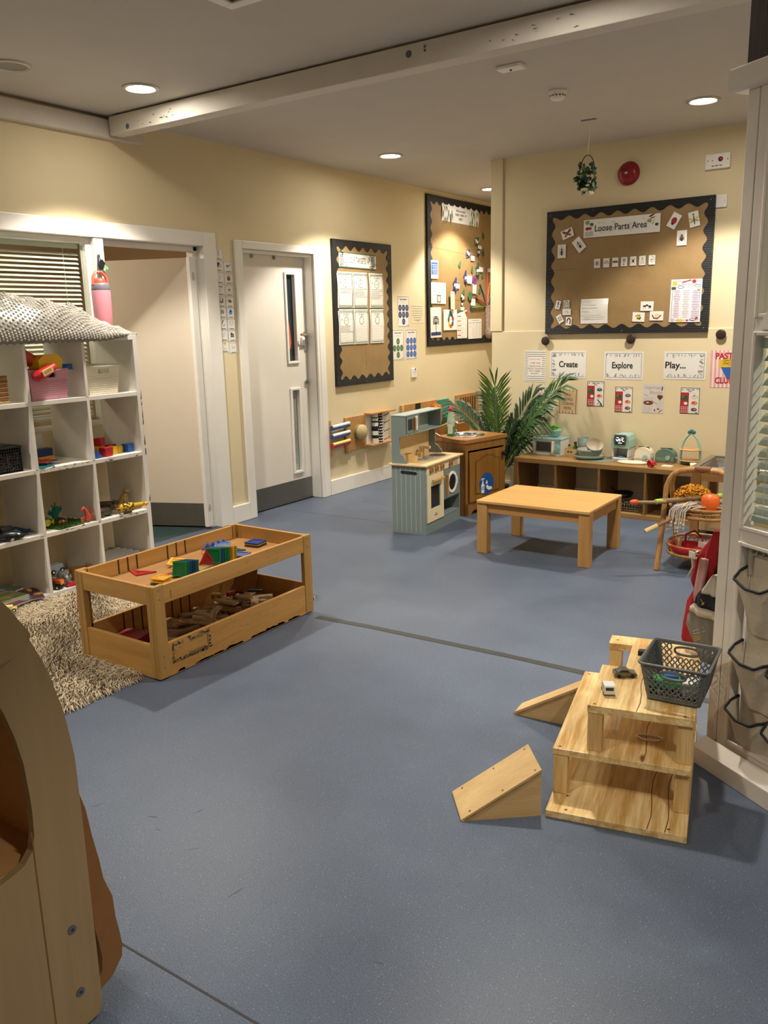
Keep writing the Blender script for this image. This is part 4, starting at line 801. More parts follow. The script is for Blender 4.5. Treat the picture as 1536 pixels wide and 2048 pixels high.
# ---------------------------------------------------------------- play corner
W_OAK = wood('#866438', '#a37e4a', 'X', 1.2, .45); W_OAKZ = wood('#78572d', '#96703e', 'Z', 1.2, .45)
W_CAB = wood('#7a501c', '#976a2d', 'Z', 1.0, .4); W_CABX = wood('#7a501c', '#976a2d', 'X', 1.0, .4)
W_BEECH = wood('#b78c4c', '#cea566', 'X', .8, .35); W_BEECHZ = wood('#a67a42', '#bd9156', 'Z', .8, .4)
W_LIGHT = wood('#c9ab78', '#dcc296', 'X', .9, .45); W_LIGHTZ = wood('#c9ab78', '#dcc296', 'Z', .9, .45)
W_KNOB = wood('#9a6a3a', '#b58552', 'Z', 2, .5)
M_SAGE = mat('#798684', .5, var=.02, nscale=6); M_SAGED = mat('#606b6a', .55, var=.02); M_CREAMP = mat('#e2d3ae', .5, var=.02); M_LINE = mat('#b9c2bd', .6)
M_DARKW = mat('#22262a', .15, var=.1)

t = thing('play_kitchen', 'sage green and cream wooden play kitchen with oven and washing machine', 'play kitchen', (-3.058, 4.988, 0), math.radians(94.5))
Wk, Dk = .585, .272
m = MB(); m.box(0, .014, 0, Dk, 0, .50, 0); m.box(Wk-.014, Wk, 0, Dk, 0, .50, 0); m.box(.014, Wk-.014, Dk-.01, Dk, .09, .50, 1); m.box(.014, Wk-.014, 0, Dk-.01, .08, .09, 0)
m.box(.014, Wk-.014, 0, .012, 0, .085, 0); m.box(.285, .297, .002, Dk-.01, .09, .435, 0); m.box(.297, Wk-.014, .002, Dk-.01, .200, .21, 0)
for k in range(6): m.box(-.0012, .0, .0385+k*.039, .0415+k*.039, .02, .497, 2)
m.build('cabinet_body', [M_SAGE, M_SAGED, M_LINE], t, bevel=.0015)
m = MB(); m.prism([(.075, .437), (.19, .441), (.198, .447), (.197, .458), (.19, .463), (.075, .459), (.067, .453), (.067, .443)], -.0022, -.0012, 0, Matrix(((0, 0, 1, 0), (1, 0, 0, 0), (0, 1, 0, 0), (0, 0, 0, 1)))); m.build('hand_slot', M_BLACK, t)
MB().box(-.022, Wk+.022, -.022, Dk+.015, .50, .512).build('worktop', W_LIGHT, t, bevel=.002)
MB().box(.012, Wk-.01, -.005, .003, .437, .497).build('control_panel', M_CREAMP, t)
for k, (x, r) in enumerate(((.075, .020), (.160, .020), (.250, .020), (.395, .019))):
    kb = MB().cyl((x, -.005, .467), (x, -.022, .467), r, n=24); kb.box(x-.004, x+.004, -.03, -.02, .45, .484); kn = kb.build('knob', W_KNOB, t, bevel=.001)
    dm_ = MB()
    for q in range(5): a = PI*(1.0+q*.25); dm_.disc(x+.026*math.cos(a), .467+.026*math.sin(a), .0025, .0025, -.0056, 0, 6, Matrix(((1, 0, 0, 0), (0, 0, 1, 0), (0, 1, 0, 0), (0, 0, 0, 1))))
    dm_.build('dial_mark', M_BLACK, kn)
m = MB()
for r in range(3):
    for c in range(3):
        x, z = .455+c*.032, .482-r*.017; X = Matrix(((1, 0, 0, 0), (0, 0, 1, 0), (0, 1, 0, 0), (0, 0, 0, 1))); m.disc(x, z, .013, .0075, -.0056, 1, 14, X); m.disc(x, z, .008, .0045, -.006, 0, 12, X)
m.build('speaker_print', [M_CREAMP, M_BLACK], t)
od = MB(); a0, a1, c0, c1 = .016, .283, .086, .433
od.box(a0, .072, -.008, .004, c0, c1); od.box(.228, a1, -.008, .004, c0, c1); od.box(.072, .228, -.008, .004, .345, c1); od.box(.072, .228, -.008, .004, c0, .180)
od = od.build('oven_door', M_CREAMP, t)
MB().box(.07, .23, .0, .003, .178, .347).build('oven_window', M_DARKW, od)
hb = MB().beam((.075, -.03, .388), (.255, -.03, .388), .016, .016); hb.box(.09, .10, -.03, -.008, .382, .394); hb.box(.23, .24, -.03, -.008, .382, .394); hb.build('oven_handle', W_BEECH, od, bevel=.003)
MB().box(.07, .23, .03, .2, .268, .274).build('oven_shelf', M_STEEL, t)
m = MB(); Xf = Matrix(((1, 0, 0, 0), (0, 0, 1, 0), (0, 1, 0, 0), (0, 0, 0, 1)))
dashes(m, .137, .163, .140, .006, -.0086, 0, Xf, 5); dashes(m, .127, .173, .126, .010, -.0086, 0, Xf, 7); m.build('oven_lettering', INK, od)
wd_ = MB().box(.297, .570, -.006, .004, .212, .433).build('washer_door', M_SAGE, t)
m = MB(); rg = [(.082*math.cos(a), .082*math.sin(a)) for a in [k*2*PI/36 for k in range(36)]]; ri = [(x*.75, y*.75) for x, y in rg]
m.add([(.43+x, -.012, .320+y) for x, y in rg]+[(.43+x, -.012, .320+y) for x, y in ri]+[(.43+x, -.004, .320+y) for x, y in rg]+[(.43+x, -.006, .320+y) for x, y in ri], [(k, (k+1) % 36, 36+(k+1) % 36, 36+k) for k in range(36)]+[(k+72, (k+1) % 36+72, (k+1) % 36, k) for k in range(36)]+[(36+k, 36+(k+1) % 36, 108+(k+1) % 36, 108+k) for k in range(36)])
m.box(.505, .52, -.012, -.006, .295, .345); m.build('porthole_ring', M_WHITE, wd_)
m = MB(); m.add([(.43+x, -.0075, .320+y) for x, y in ri], [tuple(range(36))]); m.build('porthole_glass', M_DARKW, wd_)
MB().box(.318, .336, -.028, -.006, .240, .395).build('washer_handle', W_BEECHZ, wd_, bevel=.003)
up = MB(); prof = [(.155, .85), (.155, .715), (.205, .700), (.205, .58), (.175, .565), (.165, .545), (.15, .535), (.15, .512), (.268, .512), (.268, .85)]
XS = lambda x: Matrix(((0, 0, 1, x), (1, 0, 0, 0), (0, 1, 0, 0), (0, 0, 0, 1)))
up.prism(prof, 0, .012, 0, XS(0)); up.build('side_post', M_SAGE, t); MB().prism(prof, 0, .012, 0, XS(Wk-.012)).build('side_post', M_SAGE, t)
MB().box(.012, Wk-.012, .258, .268, .512, .71).build('back_panel', W_LIGHT, t)
m = MB(); m.box(-.004, Wk+.004, .150, .270, .85, .858); m.box(.012, Wk-.012, .155, .268, .712, .722); m.box(.012, Wk-.012, .26, .268, .722, .85); m.box(.208, .216, .156, .26, .722, .85)
hd = m.build('hood_shelf', mat('#97a29e', .5, var=.02), t, bevel=.0015)
mw = MB().box(.016, .206, .150, .158, .724, .848).build('microwave_door', M_SAGE, t)
MB().box(.036, .100, .148, .150, .748, .826).build('microwave_window', M_DARKW, mw); MB().box(.118, .134, .135, .150, .742, .832).build('microwave_handle', W_KNOB, mw, bevel=.002)
m = MB().box(.148, .185, .1485, .150, .738, .84, 0)
for r in range(5):
    for c in range(3): m.box(.152+c*.011, .160+c*.011, .148, .1486, .765+r*.012, .773+r*.012, 1)
m.box(.158, .176, .148, .1486, .744, .753, 1); m.build('button_panel', [M_WHITE, M_LINE], mw)
m = MB().box(.225, .40, .259, .2605, .735, .84, 0); m.line([(.25, .79), (.28, .81), (.30, .80)], .006, .2588, 1, Matrix(((1, 0, 0, 0), (0, 0, 1, 0), (0, 1, 0, 0), (0, 0, 0, 1)))); m.build('printed_clock_panel', [M_CREAMP, M_BLACK], t)
hk = MB()
for x in (.10, .17): hk.box(x-.012, x+.012, .17, .18, .706, .712)
hk.build('utensil_hook', M_BLACK, t)
m = MB(); m.disc(.455, .125, .068, .062, .5128, 0, 32); m.build('sink_basin', mat('#1b1c1c', .4), t)
hob = MB()
for x, y in ((.19, .12), (.325, .13)):
    hob.lathe([(0, .520), (.045, .520), (.050, .517), (.050, .512)], (x, y, 0), 24, 0)
    for k in range(9): a = k*2.4; hob.disc(x+.03*math.cos(a), y+.03*math.sin(a), .006, .008, .5204, 1, 7)
hob.build('hob_plate', [mat('#9f9c97', .5, var=.05), mat('#4b4a48')], t)
bx = MB(); bx.box(.03, .20, .19, .20, .512, .56); bx.box(.03, .04, .20, .255, .512, .56); bx.box(.19, .20, .20, .255, .512, .56); bx.box(.03, .2, .2, .255, .512, .518)
bx.box(.07, .078, .10, .19, .512, .565); bx.build('utensil_box', wood('#c9a368', '#d9b67c', 'X', 1, .5), t, bevel=.001)
fc = MB(); fc.box(.36, .40, .205, .235, .512, .585); fc.box(.365, .395, .15, .23, .57, .59); fc.box(.33, .35, .20, .24, .512, .545); fc.build('wooden_tap', W_LIGHTZ, t, bevel=.003)

# oak sink cabinet
t = thing('sink_cabinet', 'brown wooden sink cabinet with arched door panel and blue hand wash sticker', 'cabinet', (-3.10, 5.655, 0), math.radians(77.7))
m = MB(); m.box(0, .018, .01, .40, .0, .575); m.box(.472, .49, .01, .40, 0, .575); m.box(.018, .472, .385, .40, .05, .575); m.box(.018, .472, .012, .385, .085, .10); m.box(0, .49, 0, .018, .513, .575)
m.box(0, .032, 0, .018, 0, .513); m.box(.468, .49, 0, .018, 0, .513)
m.prism([(.0, 0), (.06, 0), (.09, .03), (.15, .04), (.245, .03), (.34, .04), (.40, .03), (.43, 0), (.49, 0), (.49, .10), (0, .10)], 0, .018, 0, Matrix(((1, 0, 0, 0), (0, 0, 1, 0), (0, 1, 0, 0), (0, 0, 0, 1))))
m.build('carcass', [W_CAB], t, bevel=.002)
m = MB(); N = 48; cx, cy, rr = .255, .205, .128; A = [2*PI*k/N+PI/N for k in range(N)]
def edge_pt(a):
    dx, dy = math.cos(a), math.sin(a); k = min((.502-cx)/dx if dx > 0 else (-.012-cx)/dx, (.405-cy)/dy if dy > 0 else (-.012-cy)/dy); return (cx+dx*k, cy+dy*k)
R_ = [edge_pt(a) for a in A]; Q_ = [(cx+rr*math.cos(a), cy+rr*math.sin(a)) for a in A]
for z_, fl in ((.602, 0), (.575, 1)):
    m.add([(x, y, z_) for x, y in R_]+[(x, y, z_) for x, y in Q_], [((k, (k+1) % N, N+(k+1) % N, N+k) if not fl else (k, N+k, N+(k+1) % N, (k+1) % N)) for k in range(N)])
C4 = [(-.012, -.012), (.502, -.012), (.502, .405), (-.012, .405)]; m.add([(x, y, .575) for x, y in C4]+[(x, y, .6025) for x, y in C4], [(k, (k+1) % 4, 4+(k+1) % 4, 4+k) for k in range(4)]); m.build('worktop', wood('#8a5a26', '#a6753a', 'X', 1.2, .35), t, bevel=.003)
m = MB(); m.prism([(-.01, .60), (.50, .60), (.50, .66), (.44, .675), (.36, .668), (.25, .69), (.14, .668), (.06, .675), (-.01, .66)], .39, .408, 0, Matrix(((1, 0, 0, 0), (0, 0, 1, 0), (0, 1, 0, 0), (0, 0, 0, 1))))
m.prism([(.408, .66), (.36, .655), (.32, .64), (.26, .618), (.18, .606), (.1, .602), (.408, .602)], -.012, .004, 0, XS(0)); m.build('splash_back', W_CABX, t, bevel=.002)
m = MB().lathe([(0, .535), (.08, .537), (.11, .548), (.122, .580), (.126, .606), (.136, .610), (.142, .607), (.142, .602)], (cx, cy, 0), 40, sy=1.0); m.build('steel_bowl', mat('#b9b6ae', .22, 1, var=.03), t)
tp = MB(); tp.cyl((.255, .365, .602), (.255, .365, .64), .012); tp.tube([(.255, .365, .64), (.255, .362, .69), (.255, .33, .70), (.255, .30, .685)], .009); tp.cyl((.21, .365, .602), (.21, .365, .632), .010); tp.cyl((.30, .365, .602), (.30, .365, .632), .010); tp.build('tap', M_CHROME, t)
m = MB(); m.box(.036, .464, -.014, .0, .106, .500, 0); dr = m.build('door', W_CAB, t, bevel=.003)
arch = [(.105, .165), (.395, .165), (.395, .425), (.35, .43), (.315, .452), (.25, .462), (.185, .452), (.15, .43), (.105, .425)]
Xd = Matrix(((1, 0, 0, 0), (0, 0, 1, 0), (0, 1, 0, 0), (0, 0, 0, 1)))
m = MB(); m.prism(arch, -.0165, -.014, 0, Xd)
for a, b in zip(arch, arch[1:]+arch[:1]): m.line([a, b], .005, -.0168, 1, Xd)
m.build('raised_panel', [W_CAB, mat('#4a2a0c', .6)], dr)
MB().lathe([(0, .03), (.018, .028), (.022, .02), (.012, .01), (.010, 0)], (0, 0, 0), 18, 0, Matrix.Translation((.437, -.014, .455)) @ Matrix.Rotation(PI/2, 4, 'X')).build('knob', mat('#26231f', .35, .5), dr)
m = MB(); m.disc(.235, .232, .088, .088, -.0172, 0, 40, Xd); z_ = -.0176
m.prism([(.17, .16), (.205, .16), (.207, .225), (.195, .24), (.195, .255), (.18, .255), (.18, .24), (.168, .225)], z_-.0004, z_, 1, Xd); m.line([(.187, .255), (.187, .275), (.175, .278), (.168, .268)], .007, z_-.0006, 1, Xd); m.rect(.186, .206, .270, .280, z_-.0006, 1, Xd)
m.rect(.173, .202, .188, .212, z_-.0008, 0, Xd); m.rect(.184, .191, .185, .215, z_-.0010, 1, Xd); m.rect(.175, .2, .197, .203, z_-.0010, 1, Xd)
m.quad([(.236, .262, z_), (.248, .24, z_), (.246, .232, z_), (.236, .228, z_), (.226, .232, z_), (.224, .24, z_)], 1, Xd)
m.quad([(.225, .212, z_), (.245, .222, z_), (.262, .205, z_), (.30, .20, z_), (.30, .178, z_), (.262, .176, z_), (.24, .188, z_)], 1, Xd); m.build('hand_wash_sticker', [mat('#1f5597', .4, var=.02), M_WHITE], dr)
# washing-up bottle
t = thing('soap_bottle', 'clear and green washing up bottle with red cap on the sink cabinet', 'bottle', (-3.335, 5.84, .602), .4)
MB().lathe([(0, 0), (.028, 0), (.031, .006), (.031, .075), (.0305, .08), (0, .08)], n=20, sy=.8).build('green_liquid', mat('#17886c', .15, var=.05), t)
bt = mat('#bfe0cf', .05, var=.03, trans=.0, alpha=.45)
MB().lathe([(.0315, .08), (.033, .10), (.028, .13), (.021, .165), (.018, .19), (.013, .20)], n=20, sy=.8).build('bottle_body', bt, t)
MB().lathe([(.013, .198), (.017, .20), (.016, .222), (.008, .226), (.006, .236), (0, .237)], n=16).build('cap', mat('#b81d2c', .4), t)
MB().rect(-.02, .02, .02, .10, 0, 0, Matrix(((1, 0, 0, 0), (0, 0, 1, -.0275), (0, 1, 0, 0), (0, 0, 0, 1)))).build('label', mat('#cfd8c8', .5, var=.2, nscale=60), t)

# potted palm
t = thing('potted_palm', 'tall palm plant with arching green fronds between cabinet and storage bench', 'plant', (-3.19, 6.42, 0))
MB().lathe([(0, 0), (.065, 0), (.085, .11), (.09, .115), (.08, .115), (.07, .10), (0, .10)], n=24).build('pot', mat('#1c1c1e', .6), t)
MB().lathe([(0, .104), (.075, .104)], n=16).build('soil', mat('#2b1d12', .95, var=.3, nscale=60), t)
M_PALM = [mat('#2b521f', .58, var=.25, nscale=9), mat('#1e3d1b', .6, var=.25, nscale=9), mat('#4d7f22', .45, var=.25, nscale=9), mat('#79903f', .6)]
def frond(tip, lean, L0, wleaf, n, mi, tilt=0.0, droop=.0, start=.45):
    tip = Vector(tip)-Vector((-3.19, 6.42, 0)); base = Vector((rnd(-.02, .02), rnd(-.02, .02), .10))
    mid = base.lerp(tip, .5) + Vector((0, 0, lean)) - Vector((tip.x, tip.y, 0))*.18
    P = lambda s: base*(1-s)**2 + mid*2*s*(1-s) + tip*s*s
    m = MB(); m.tube([P(k/12) for k in range(13)], [.006*(1-k/16) for k in range(13)], 6, 1)
    for k in range(n):
        s = start+(1-start)*k/(n-1); p = P(s); d = (P(min(1, s+.03))-P(s-.03)).normalized()
        q = d.cross(Vector((math.sin(tilt), -math.cos(tilt)*.8, .5)).normalized()).normalized()
        nn = q.cross(d)
        env = math.sin(PI*min(1, .22+.78*(1-(s-start)/(1-start))*.95))**.7
        for sd in (-1, 1):
            l = L0*(.45+.6*env)*rnd(.85, 1.1); out = (q*sd*(.75 if s < .97 else .2) + d*(.75+.5*s) + nn*rnd(-.15, .15)).normalized()
            a = p; b = p+out*l*.5+Vector((0, 0, .01)); e = p+out*l+Vector((0, 0, -droop*l)); side = out.cross(nn).normalized()*wleaf*.5
            m.add([a, b+side, b-side, e, a.lerp(b, .4)+side*.7, a.lerp(b, .4)-side*.7, b.lerp(e, .55)+side*.7, b.lerp(e, .55)-side*.7], [(0, 5, 4), (4, 5, 2, 1), (1, 2, 7, 6), (6, 7, 3)], 0)
    m.build('frond', [mi, M_PALM[3]], t)
frond((-3.11, 6.17, .97), .05, .25, .017, 14, M_PALM[2], .3, .05, .52)
frond((-3.60, 6.42, .76), .20, .24, .016, 22, M_PALM[1], .9, .25, .40)
frond((-2.66, 6.42, .97), .06, .24, .026, 24, M_PALM[0], -.4, .25, .38)
frond((-2.93, 6.50, .86), .10, .22, .020, 22, M_PALM[1], 0, .25, .40)
frond((-3.33, 6.50, .84), .10, .22, .018, 20, M_PALM[1], .4, .3, .42)
frond((-2.84, 6.40, .70), .12, .24, .020, 22, M_PALM[0], -.2, .5, .35)
frond((-3.02, 6.33, .66), .10, .22, .020, 20, M_PALM[1], 0, .5, .35)
frond((-3.30, 6.40, .70), .10, .18, .012, 15, M_PALM[1], .3, .4, .4)
frond((-3.06, 6.30, .50), .12, .18, .018, 16, M_PALM[1], 0, .6, .3)
frond((-2.98, 6.50, .50), .10, .20, .020, 18, M_PALM[1], 0, .6, .3)

# storage bench along the back wall
t = thing('storage_bench', 'long low oak storage bench with four open cubbies against the back wall', 'bench', bw(.43, 0, .018), (0, 0, TH))
BL, BD, BH = 1.47, .385, .40
MB().box(0, BL, -BD, 0, BH-.038, BH).build('bench_top', W_OAK, t, bevel=.002)
m = MB().box(0, BL, -BD, 0, .0, .036); m.build('bench_base', W_OAK, t, bevel=.002)
for x in (0, BL-.038): MB().box(x, x+.038, -BD, 0, .036, BH-.038).build('end_panel', W_OAKZ, t, bevel=.001)
for x in (.372, .735, 1.10): MB().box(x-.008, x+.008, -BD+.002, 0, .036, BH-.038).build('divider', W_OAKZ, t)
BO = lambda u, v, z=.40: tuple(WO + WE*u + WNV*v + Vector((0, 0, z)))      # point on the bench: along wall, out from wall
bt_rot = (0, 0, TH)
M_MINT = mat('#98bcb3', .4, var=.03); M_AQUA = mat('#9cc4c6', .4, var=.03); M_SAGEP = mat('#7b8d84', .5, var=.03); M_SAGEIN = mat('#c9bda8', .5, var=.03); M_IVORY = mat('#e8dfc8', .45, var=.02)
XF = lambda x, y, z: Matrix(((1, 0, 0, x), (0, 0, 1, y), (0, 1, 0, z), (0, 0, 0, 1)))   # draw on a front face (faces -y)
t = thing('toy_microwave', 'toy microwave oven with pale blue top at the left end of the storage bench', 'toy microwave', BO(.62, .03), bt_rot)
MB().box(-.128, .128, -.165, 0, .006, .128).build('housing', mat('#dcdad2', .4), t, bevel=.004)
m = MB().box(-.131, .131, -.169, .003, .128, .142); m.box(-.131, .131, -.169, .003, 0, .007); m.build('top_and_base', M_AQUA, t, bevel=.003)
m = MB(); m.box(-.095, .045, -.1675, -.165, .028, .116, 0); m.box(-.085, .035, -.169, -.167, .036, .108, 1); m.build('door_window', [mat('#6f7577', .4), mat('#3b4040', .25)], t, bevel=.001)
MB().box(.05, .063, -.18, -.165, .024, .118).build('door_handle', M_WHITE, t, bevel=.003)
m = MB().box(.072, .126, -.1665, -.165, .012, .126, 0); 
for zz in (.113, .103, .025, .018): m.rect(.078, .12, zz, zz+.005, -.1667, 1, XF(0, 0, 0))
m.build('control_panel', [M_AQUA, mat('#7b8c90')], t); MB().cyl((.099, -.165, .065), (.099, -.182, .065), .019).build('dial', mat('#8dc0cf', .4), t)
t = thing('toy_bowl', 'mint green toy bowl with bright green lettuce on the toy microwave', 'bowl', BO(.655, .10, .542))
MB().lathe([(.018, 0), (.036, .012), (.05, .05), (.053, .066), (.050, .066), (.045, .04), (0, .02)], n=28).build('bowl', M_MINT, t)
m = MB()
for k in range(9): m.ball((rnd(-.022, .02), rnd(-.02, .02), .066+rnd(0, .022)), rnd(.012, .02), 0, (1.3, 1, .7), 8)
m.build('lettuce', mat('#55b81a', .5, var=.25, nscale=40), t)
t = thing('toy_crate', 'small wooden toy crate holding two green bottles beside the toy microwave', 'crate', BO(.80, .075), bt_rot)
m = MB(); m.box(-.055, .055, -.05, -.046, 0, .055); m.box(-.055, .055, .046, .05, 0, .055); m.box(-.055, -.051, -.046, .046, 0, .055); m.box(.051, .055, -.046, .046, 0, .055); m.box(-.051, .051, -.046, .046, 0, .004); m.build('box', W_LIGHT, t)
m = MB(); dashes(m, -.027, .025, .031, .014, -.0505, 0, XF(0, 0, 0), 8); m.build('lettering', mat('#4a3a26'), t)
for x, y, h, r, c, cc, lab in ((.022, .0, .105, .021, '#5c7d1f', '#26381a', 'taller green toy bottle with white label in the wooden crate'), (-.025, -.015, .082, .015, '#b3a03a', '#2c2016', 'smaller yellowish toy bottle with dark cap in the wooden crate')):
    p_ = Vector(BO(.80, .075, .405)) + WE*x - WNV*y
    b_ = thing('toy_bottle', lab, 'toy bottle', tuple(p_), bt_rot)
    MB().lathe([(0, 0), (r, 0), (r, h*.55), (r*.5, h*.75), (r*.45, h*.86)], n=16).build('bottle_body', mat(c, .2), b_); MB().lathe([(r*.55, h*.85), (r*.6, h*.88), (r*.6, h), (0, h)], n=14).build('cap', mat(cc, .4), b_)
    MB().lathe([(r*1.02, h*.2), (r*1.02, h*.45)], n=16).build('label', mat('#d7dccf', .5), b_)
t = thing('toy_tumbler', 'tall sage green tumbler standing behind the stacked bowls', 'cup', BO(.90, .09))
MB().lathe([(0, 0), (.043, 0), (.047, .15), (.044, .15), (.040, .01), (0, .01)], n=28).build('tumbler', M_SAGEP, t)
o = MB().lathe([(0, .004), (.16, .004), (.163, .002), (.16, 0), (0, 0)], n=48, sy=.72).build('place_mat', M_SAGEP, None, BO(1.06, .21), bt_rot); tag(o, 'oval sage green place mat under the stacked bowls', 'place mat')
def bowl(name, label, u, v, z, prof, inner, rot=(0, 0, 0), group='stacked sage bowls'):
    t = thing(name, label, 'bowl', BO(u, v, z), rot, group); k = prof.index(None)
    MB().lathe(prof[:k], n=36).build('outer_shell', M_SAGEP, t); MB().lathe(prof[k+1:], n=36).build('inside', M_SAGEIN, t)
bowl('toy_plate', 'wide sage green plate at the bottom of the bowl stack', 1.00, .20, .405, [(0, 0), (.09, 0), (.118, .012), (.122, .03), (.119, .03), None, (.1185, .029), (.112, .014), (.088, .006), (0, .005)], 1)
bowl('toy_bowl', 'large sage green bowl standing on the plate', 1.00, .20, .4115, [(0, 0), (.055, .0), (.083, .02), (.097, .055), (.098, .072), (.095, .072), None, (.0948, .071), (.09, .05), (.078, .022), (.05, .006), (0, .005)], 1)
bowl('toy_bowl', 'small sage green bowl lying tilted on top of the bowl stack', 1.035, .20, .478, [(0, -.01), (.03, -.01), (.056, .012), (.068, .045), (.068, .058), (.066, .058), None, (.0658, .057), (.062, .04), (.05, .015), (.03, -.004), (0, -.005)], 1, (.55, .42, 0))
t = thing('toy_coffee_machine', 'mint and white toy coffee machine with dark screen in the middle of the bench', 'toy coffee machine', BO(1.24, .10), bt_rot)
m = MB(); m.box(-.068, .068, -.07, .07, 0, .022); m.box(-.068, -.056, -.07, .07, .022, .10); m.box(.056, .068, -.07, .07, .022, .10); m.box(-.056, .056, .03, .07, .022, .10); m.build('white_base', mat('#d9d8d6', .4), t, bevel=.006)
m = MB(); m.prism([(-.074, .098), (.074, .098), (.07, .16), (.058, .195), (.04, .206), (-.04, .206), (-.058, .195), (-.07, .16)], -.076, .072, 0, Matrix(((1, 0, 0, 0), (0, 0, 1, 0), (0, 1, 0, 0), (0, 0, 0, 1)))); m.build('mint_head', M_MINT, t, bevel=.008, seg=3)
m = MB(); m.prism([(-.044, .122), (.044, .122), (.05, .165), (.044, .202), (-.044, .202), (-.05, .165)], -.082, -.075, 0, Matrix(((1, 0, 0, 0), (0, 0, 1, 0), (0, 1, 0, 0), (0, 0, 0, 1)))); m.build('dark_panel', mat('#4a5357', .35), t, bevel=.003)
m = MB(); X = XF(0, 0, 0); m.rect(-.035, .035, .13, .19, -.0826, 0, X); m.line([(-.03, .168), (-.024, .155), (-.015, .156), (-.013, .172)], .006, -.083, 1, X); m.line([(.002, .172), (-.006, .167), (.004, .16), (-.004, .154)], .006, -.083, 1, X); m.line([(.026, .172), (.014, .168), (.02, .157), (.032, .154)], .006, -.083, 1, X); m.rect(-.014, .016, .137, .143, -.083, 1, X); m.rect(-.03, -.008, .18, .184, -.083, 1, X); m.rect(.008, .03, .18, .184, -.083, 1, X); m.build('screen', [mat('#222528', .2), mat('#f4f2ea', .4, emit=.6)], t)
MB().lathe([(0, .026), (.03, .026), (.034, .034), (.03, .03), (0, .028)], (0, -.03, 0), 20).build('drip_cup', mat('#4f86b8', .4), t)
def toaster(label, u, v, w_, h_, d_, c, kx, kc, slot):
    t = thing('toy_toaster', label, 'toy toaster', BO(u, v), bt_rot, 'toy toasters')
    n = 12; pr = [(-w_/2, .008)]+[(-w_/2*math.cos(a*PI/n)*(1 if True else 1), .008+(h_-.008)*(.35+.65*math.sin(a*PI/n)**.8)) for a in range(n+1)]+[(w_/2, .008)]
    X = Matrix(((1, 0, 0, 0), (0, 0, 1, 0), (0, 1, 0, 0), (0, 0, 0, 1))); MB().prism(pr, -d_/2, d_/2, 0, X).build('body', c, t, bevel=.006, seg=3)
    MB().box(-w_/2*.9, w_/2*.9, -d_/2+.008, d_/2-.008, 0, .012).build('base', W_LIGHT, t); MB().cyl((kx, -d_/2, .042), (kx, -d_/2-.014, .042), .017).build('dial', kc, t)
    m = MB().box(-.045, .045, -.012, .012, h_-.002, h_+.001); m.build('slot', M_BLACK, t)
    m = MB()
    if slot == 'dots':
        for k in range(16): m.disc(-w_/2+.008+k*(w_-.016)/15, .020+.006*(k % 2), .0035, .0035, -d_/2-.0006, 0, 6, XF(0, 0, 0))
    else:
        for k in range(4): m.rect(-w_/2*.92, w_/2*.92, .022+k*.006, .0235+k*.006, -d_/2-.0006, 0, XF(0, 0, 0))
    m.build('stripe_print', M_SAGEP if slot == 'dots' else M_LINE, t); MB().box(w_/2, w_/2+.012, -.012, .012, .03, .046).build('lever', kc, t, bevel=.002)
toaster('ivory toy toaster with blue dial beside the toy coffee machine', 1.415, .12, .125, .115, .085, M_IVORY, .022, mat('#8fb7d0', .4), 'dots')
toaster('dark sage green toy toaster with pale dial', 1.575, .085, .145, .108, .085, mat('#5d7d70', .5, var=.03), .028, mat('#9fb3ae', .4), 'lines')
o = MB().lathe([(0, .004), (.10, .006), (.113, .014), (.117, .013), (.108, 0), (0, 0)], n=44, sy=.55).build('serving_tray', M_IVORY, None, BO(1.37, .255), bt_rot); tag(o, 'oval ivory tray in front of the ivory toaster', 'tray')
t = thing('toy_cup', 'bright red toy cup lying on its side at the front of the bench', 'cup', BO(1.575, .335, .43), (PI/2+.1, 0, -.7))
MB().lathe([(0, .0), (.018, 0), (.026, .03), (.030, .048), (.028, .048), (.016, .006), (0, .006)], n=20).build('cup', mat('#c01830', .35), t); MB().tube([(.02, 0, .01), (.045, 0, .014), (.048, 0, .034), (.027, 0, .038)], .004, 6).build('handle', mat('#c01830', .35), t)
o = MB().prism([(-.042, -.024), (.036, -.028), (.045, .02), (-.03, .028)], 0, .008).build('toy_bread_slice', mat('#eae4d2', .5), None, BO(1.645, .27), bt_rot, bevel=.003); tag(o, 'flat white toy bread slice beside the red cup', 'toy food')
t = thing('cake_stand', 'two tier toy cake stand with arched mint frame at the right end of the bench', 'cake stand', BO(1.765, .11), bt_rot)
ar = [(-.072, 0, 0), (-.072, 0, .08), (-.068, 0, .13), (-.05, 0, .185), (-.02, 0, .228), (0, 0, .238), (.02, 0, .228), (.05, 0, .185), (.068, 0, .13), (.072, 0, .08), (.072, 0, 0)]
MB().tube(ar, .009, 10).build('arched_frame', M_MINT, t)
for z, r in ((.11, .082), (.028, .078)): MB().lathe([(0, z), (r-.004, z), (r, z+.004), (r, z+.010), (r-.006, z+.007), (0, z+.006)], n=30, sy=.8).build('tray', wood('#c39a63', '#d6b17c', 'X', 1, .5), t)
m = MB(); [m.ball((x, 0, .246+z), .016, 0, (1.2, .8, 1), 10) for x, z in ((-.012, 0), (.012, 0), (0, .008))]; m.build('bow_finial', mat('#2f6a68', .5), t)
MB().lathe([(.03, 0), (.04, .0), (.05, .02), (0, .028)], (-.02, 0, 0), 18, sy=.8).build('foot', mat('#3f5e48', .5), t)
t = thing('toy_cup', 'small white toy cup in front of the cake stand', 'cup', BO(1.83, .24))
MB().lathe([(0, 0), (.022, 0), (.027, .035), (.025, .035), (.02, .005), (0, .005)], n=20).build('cup', M_IVORY, t)
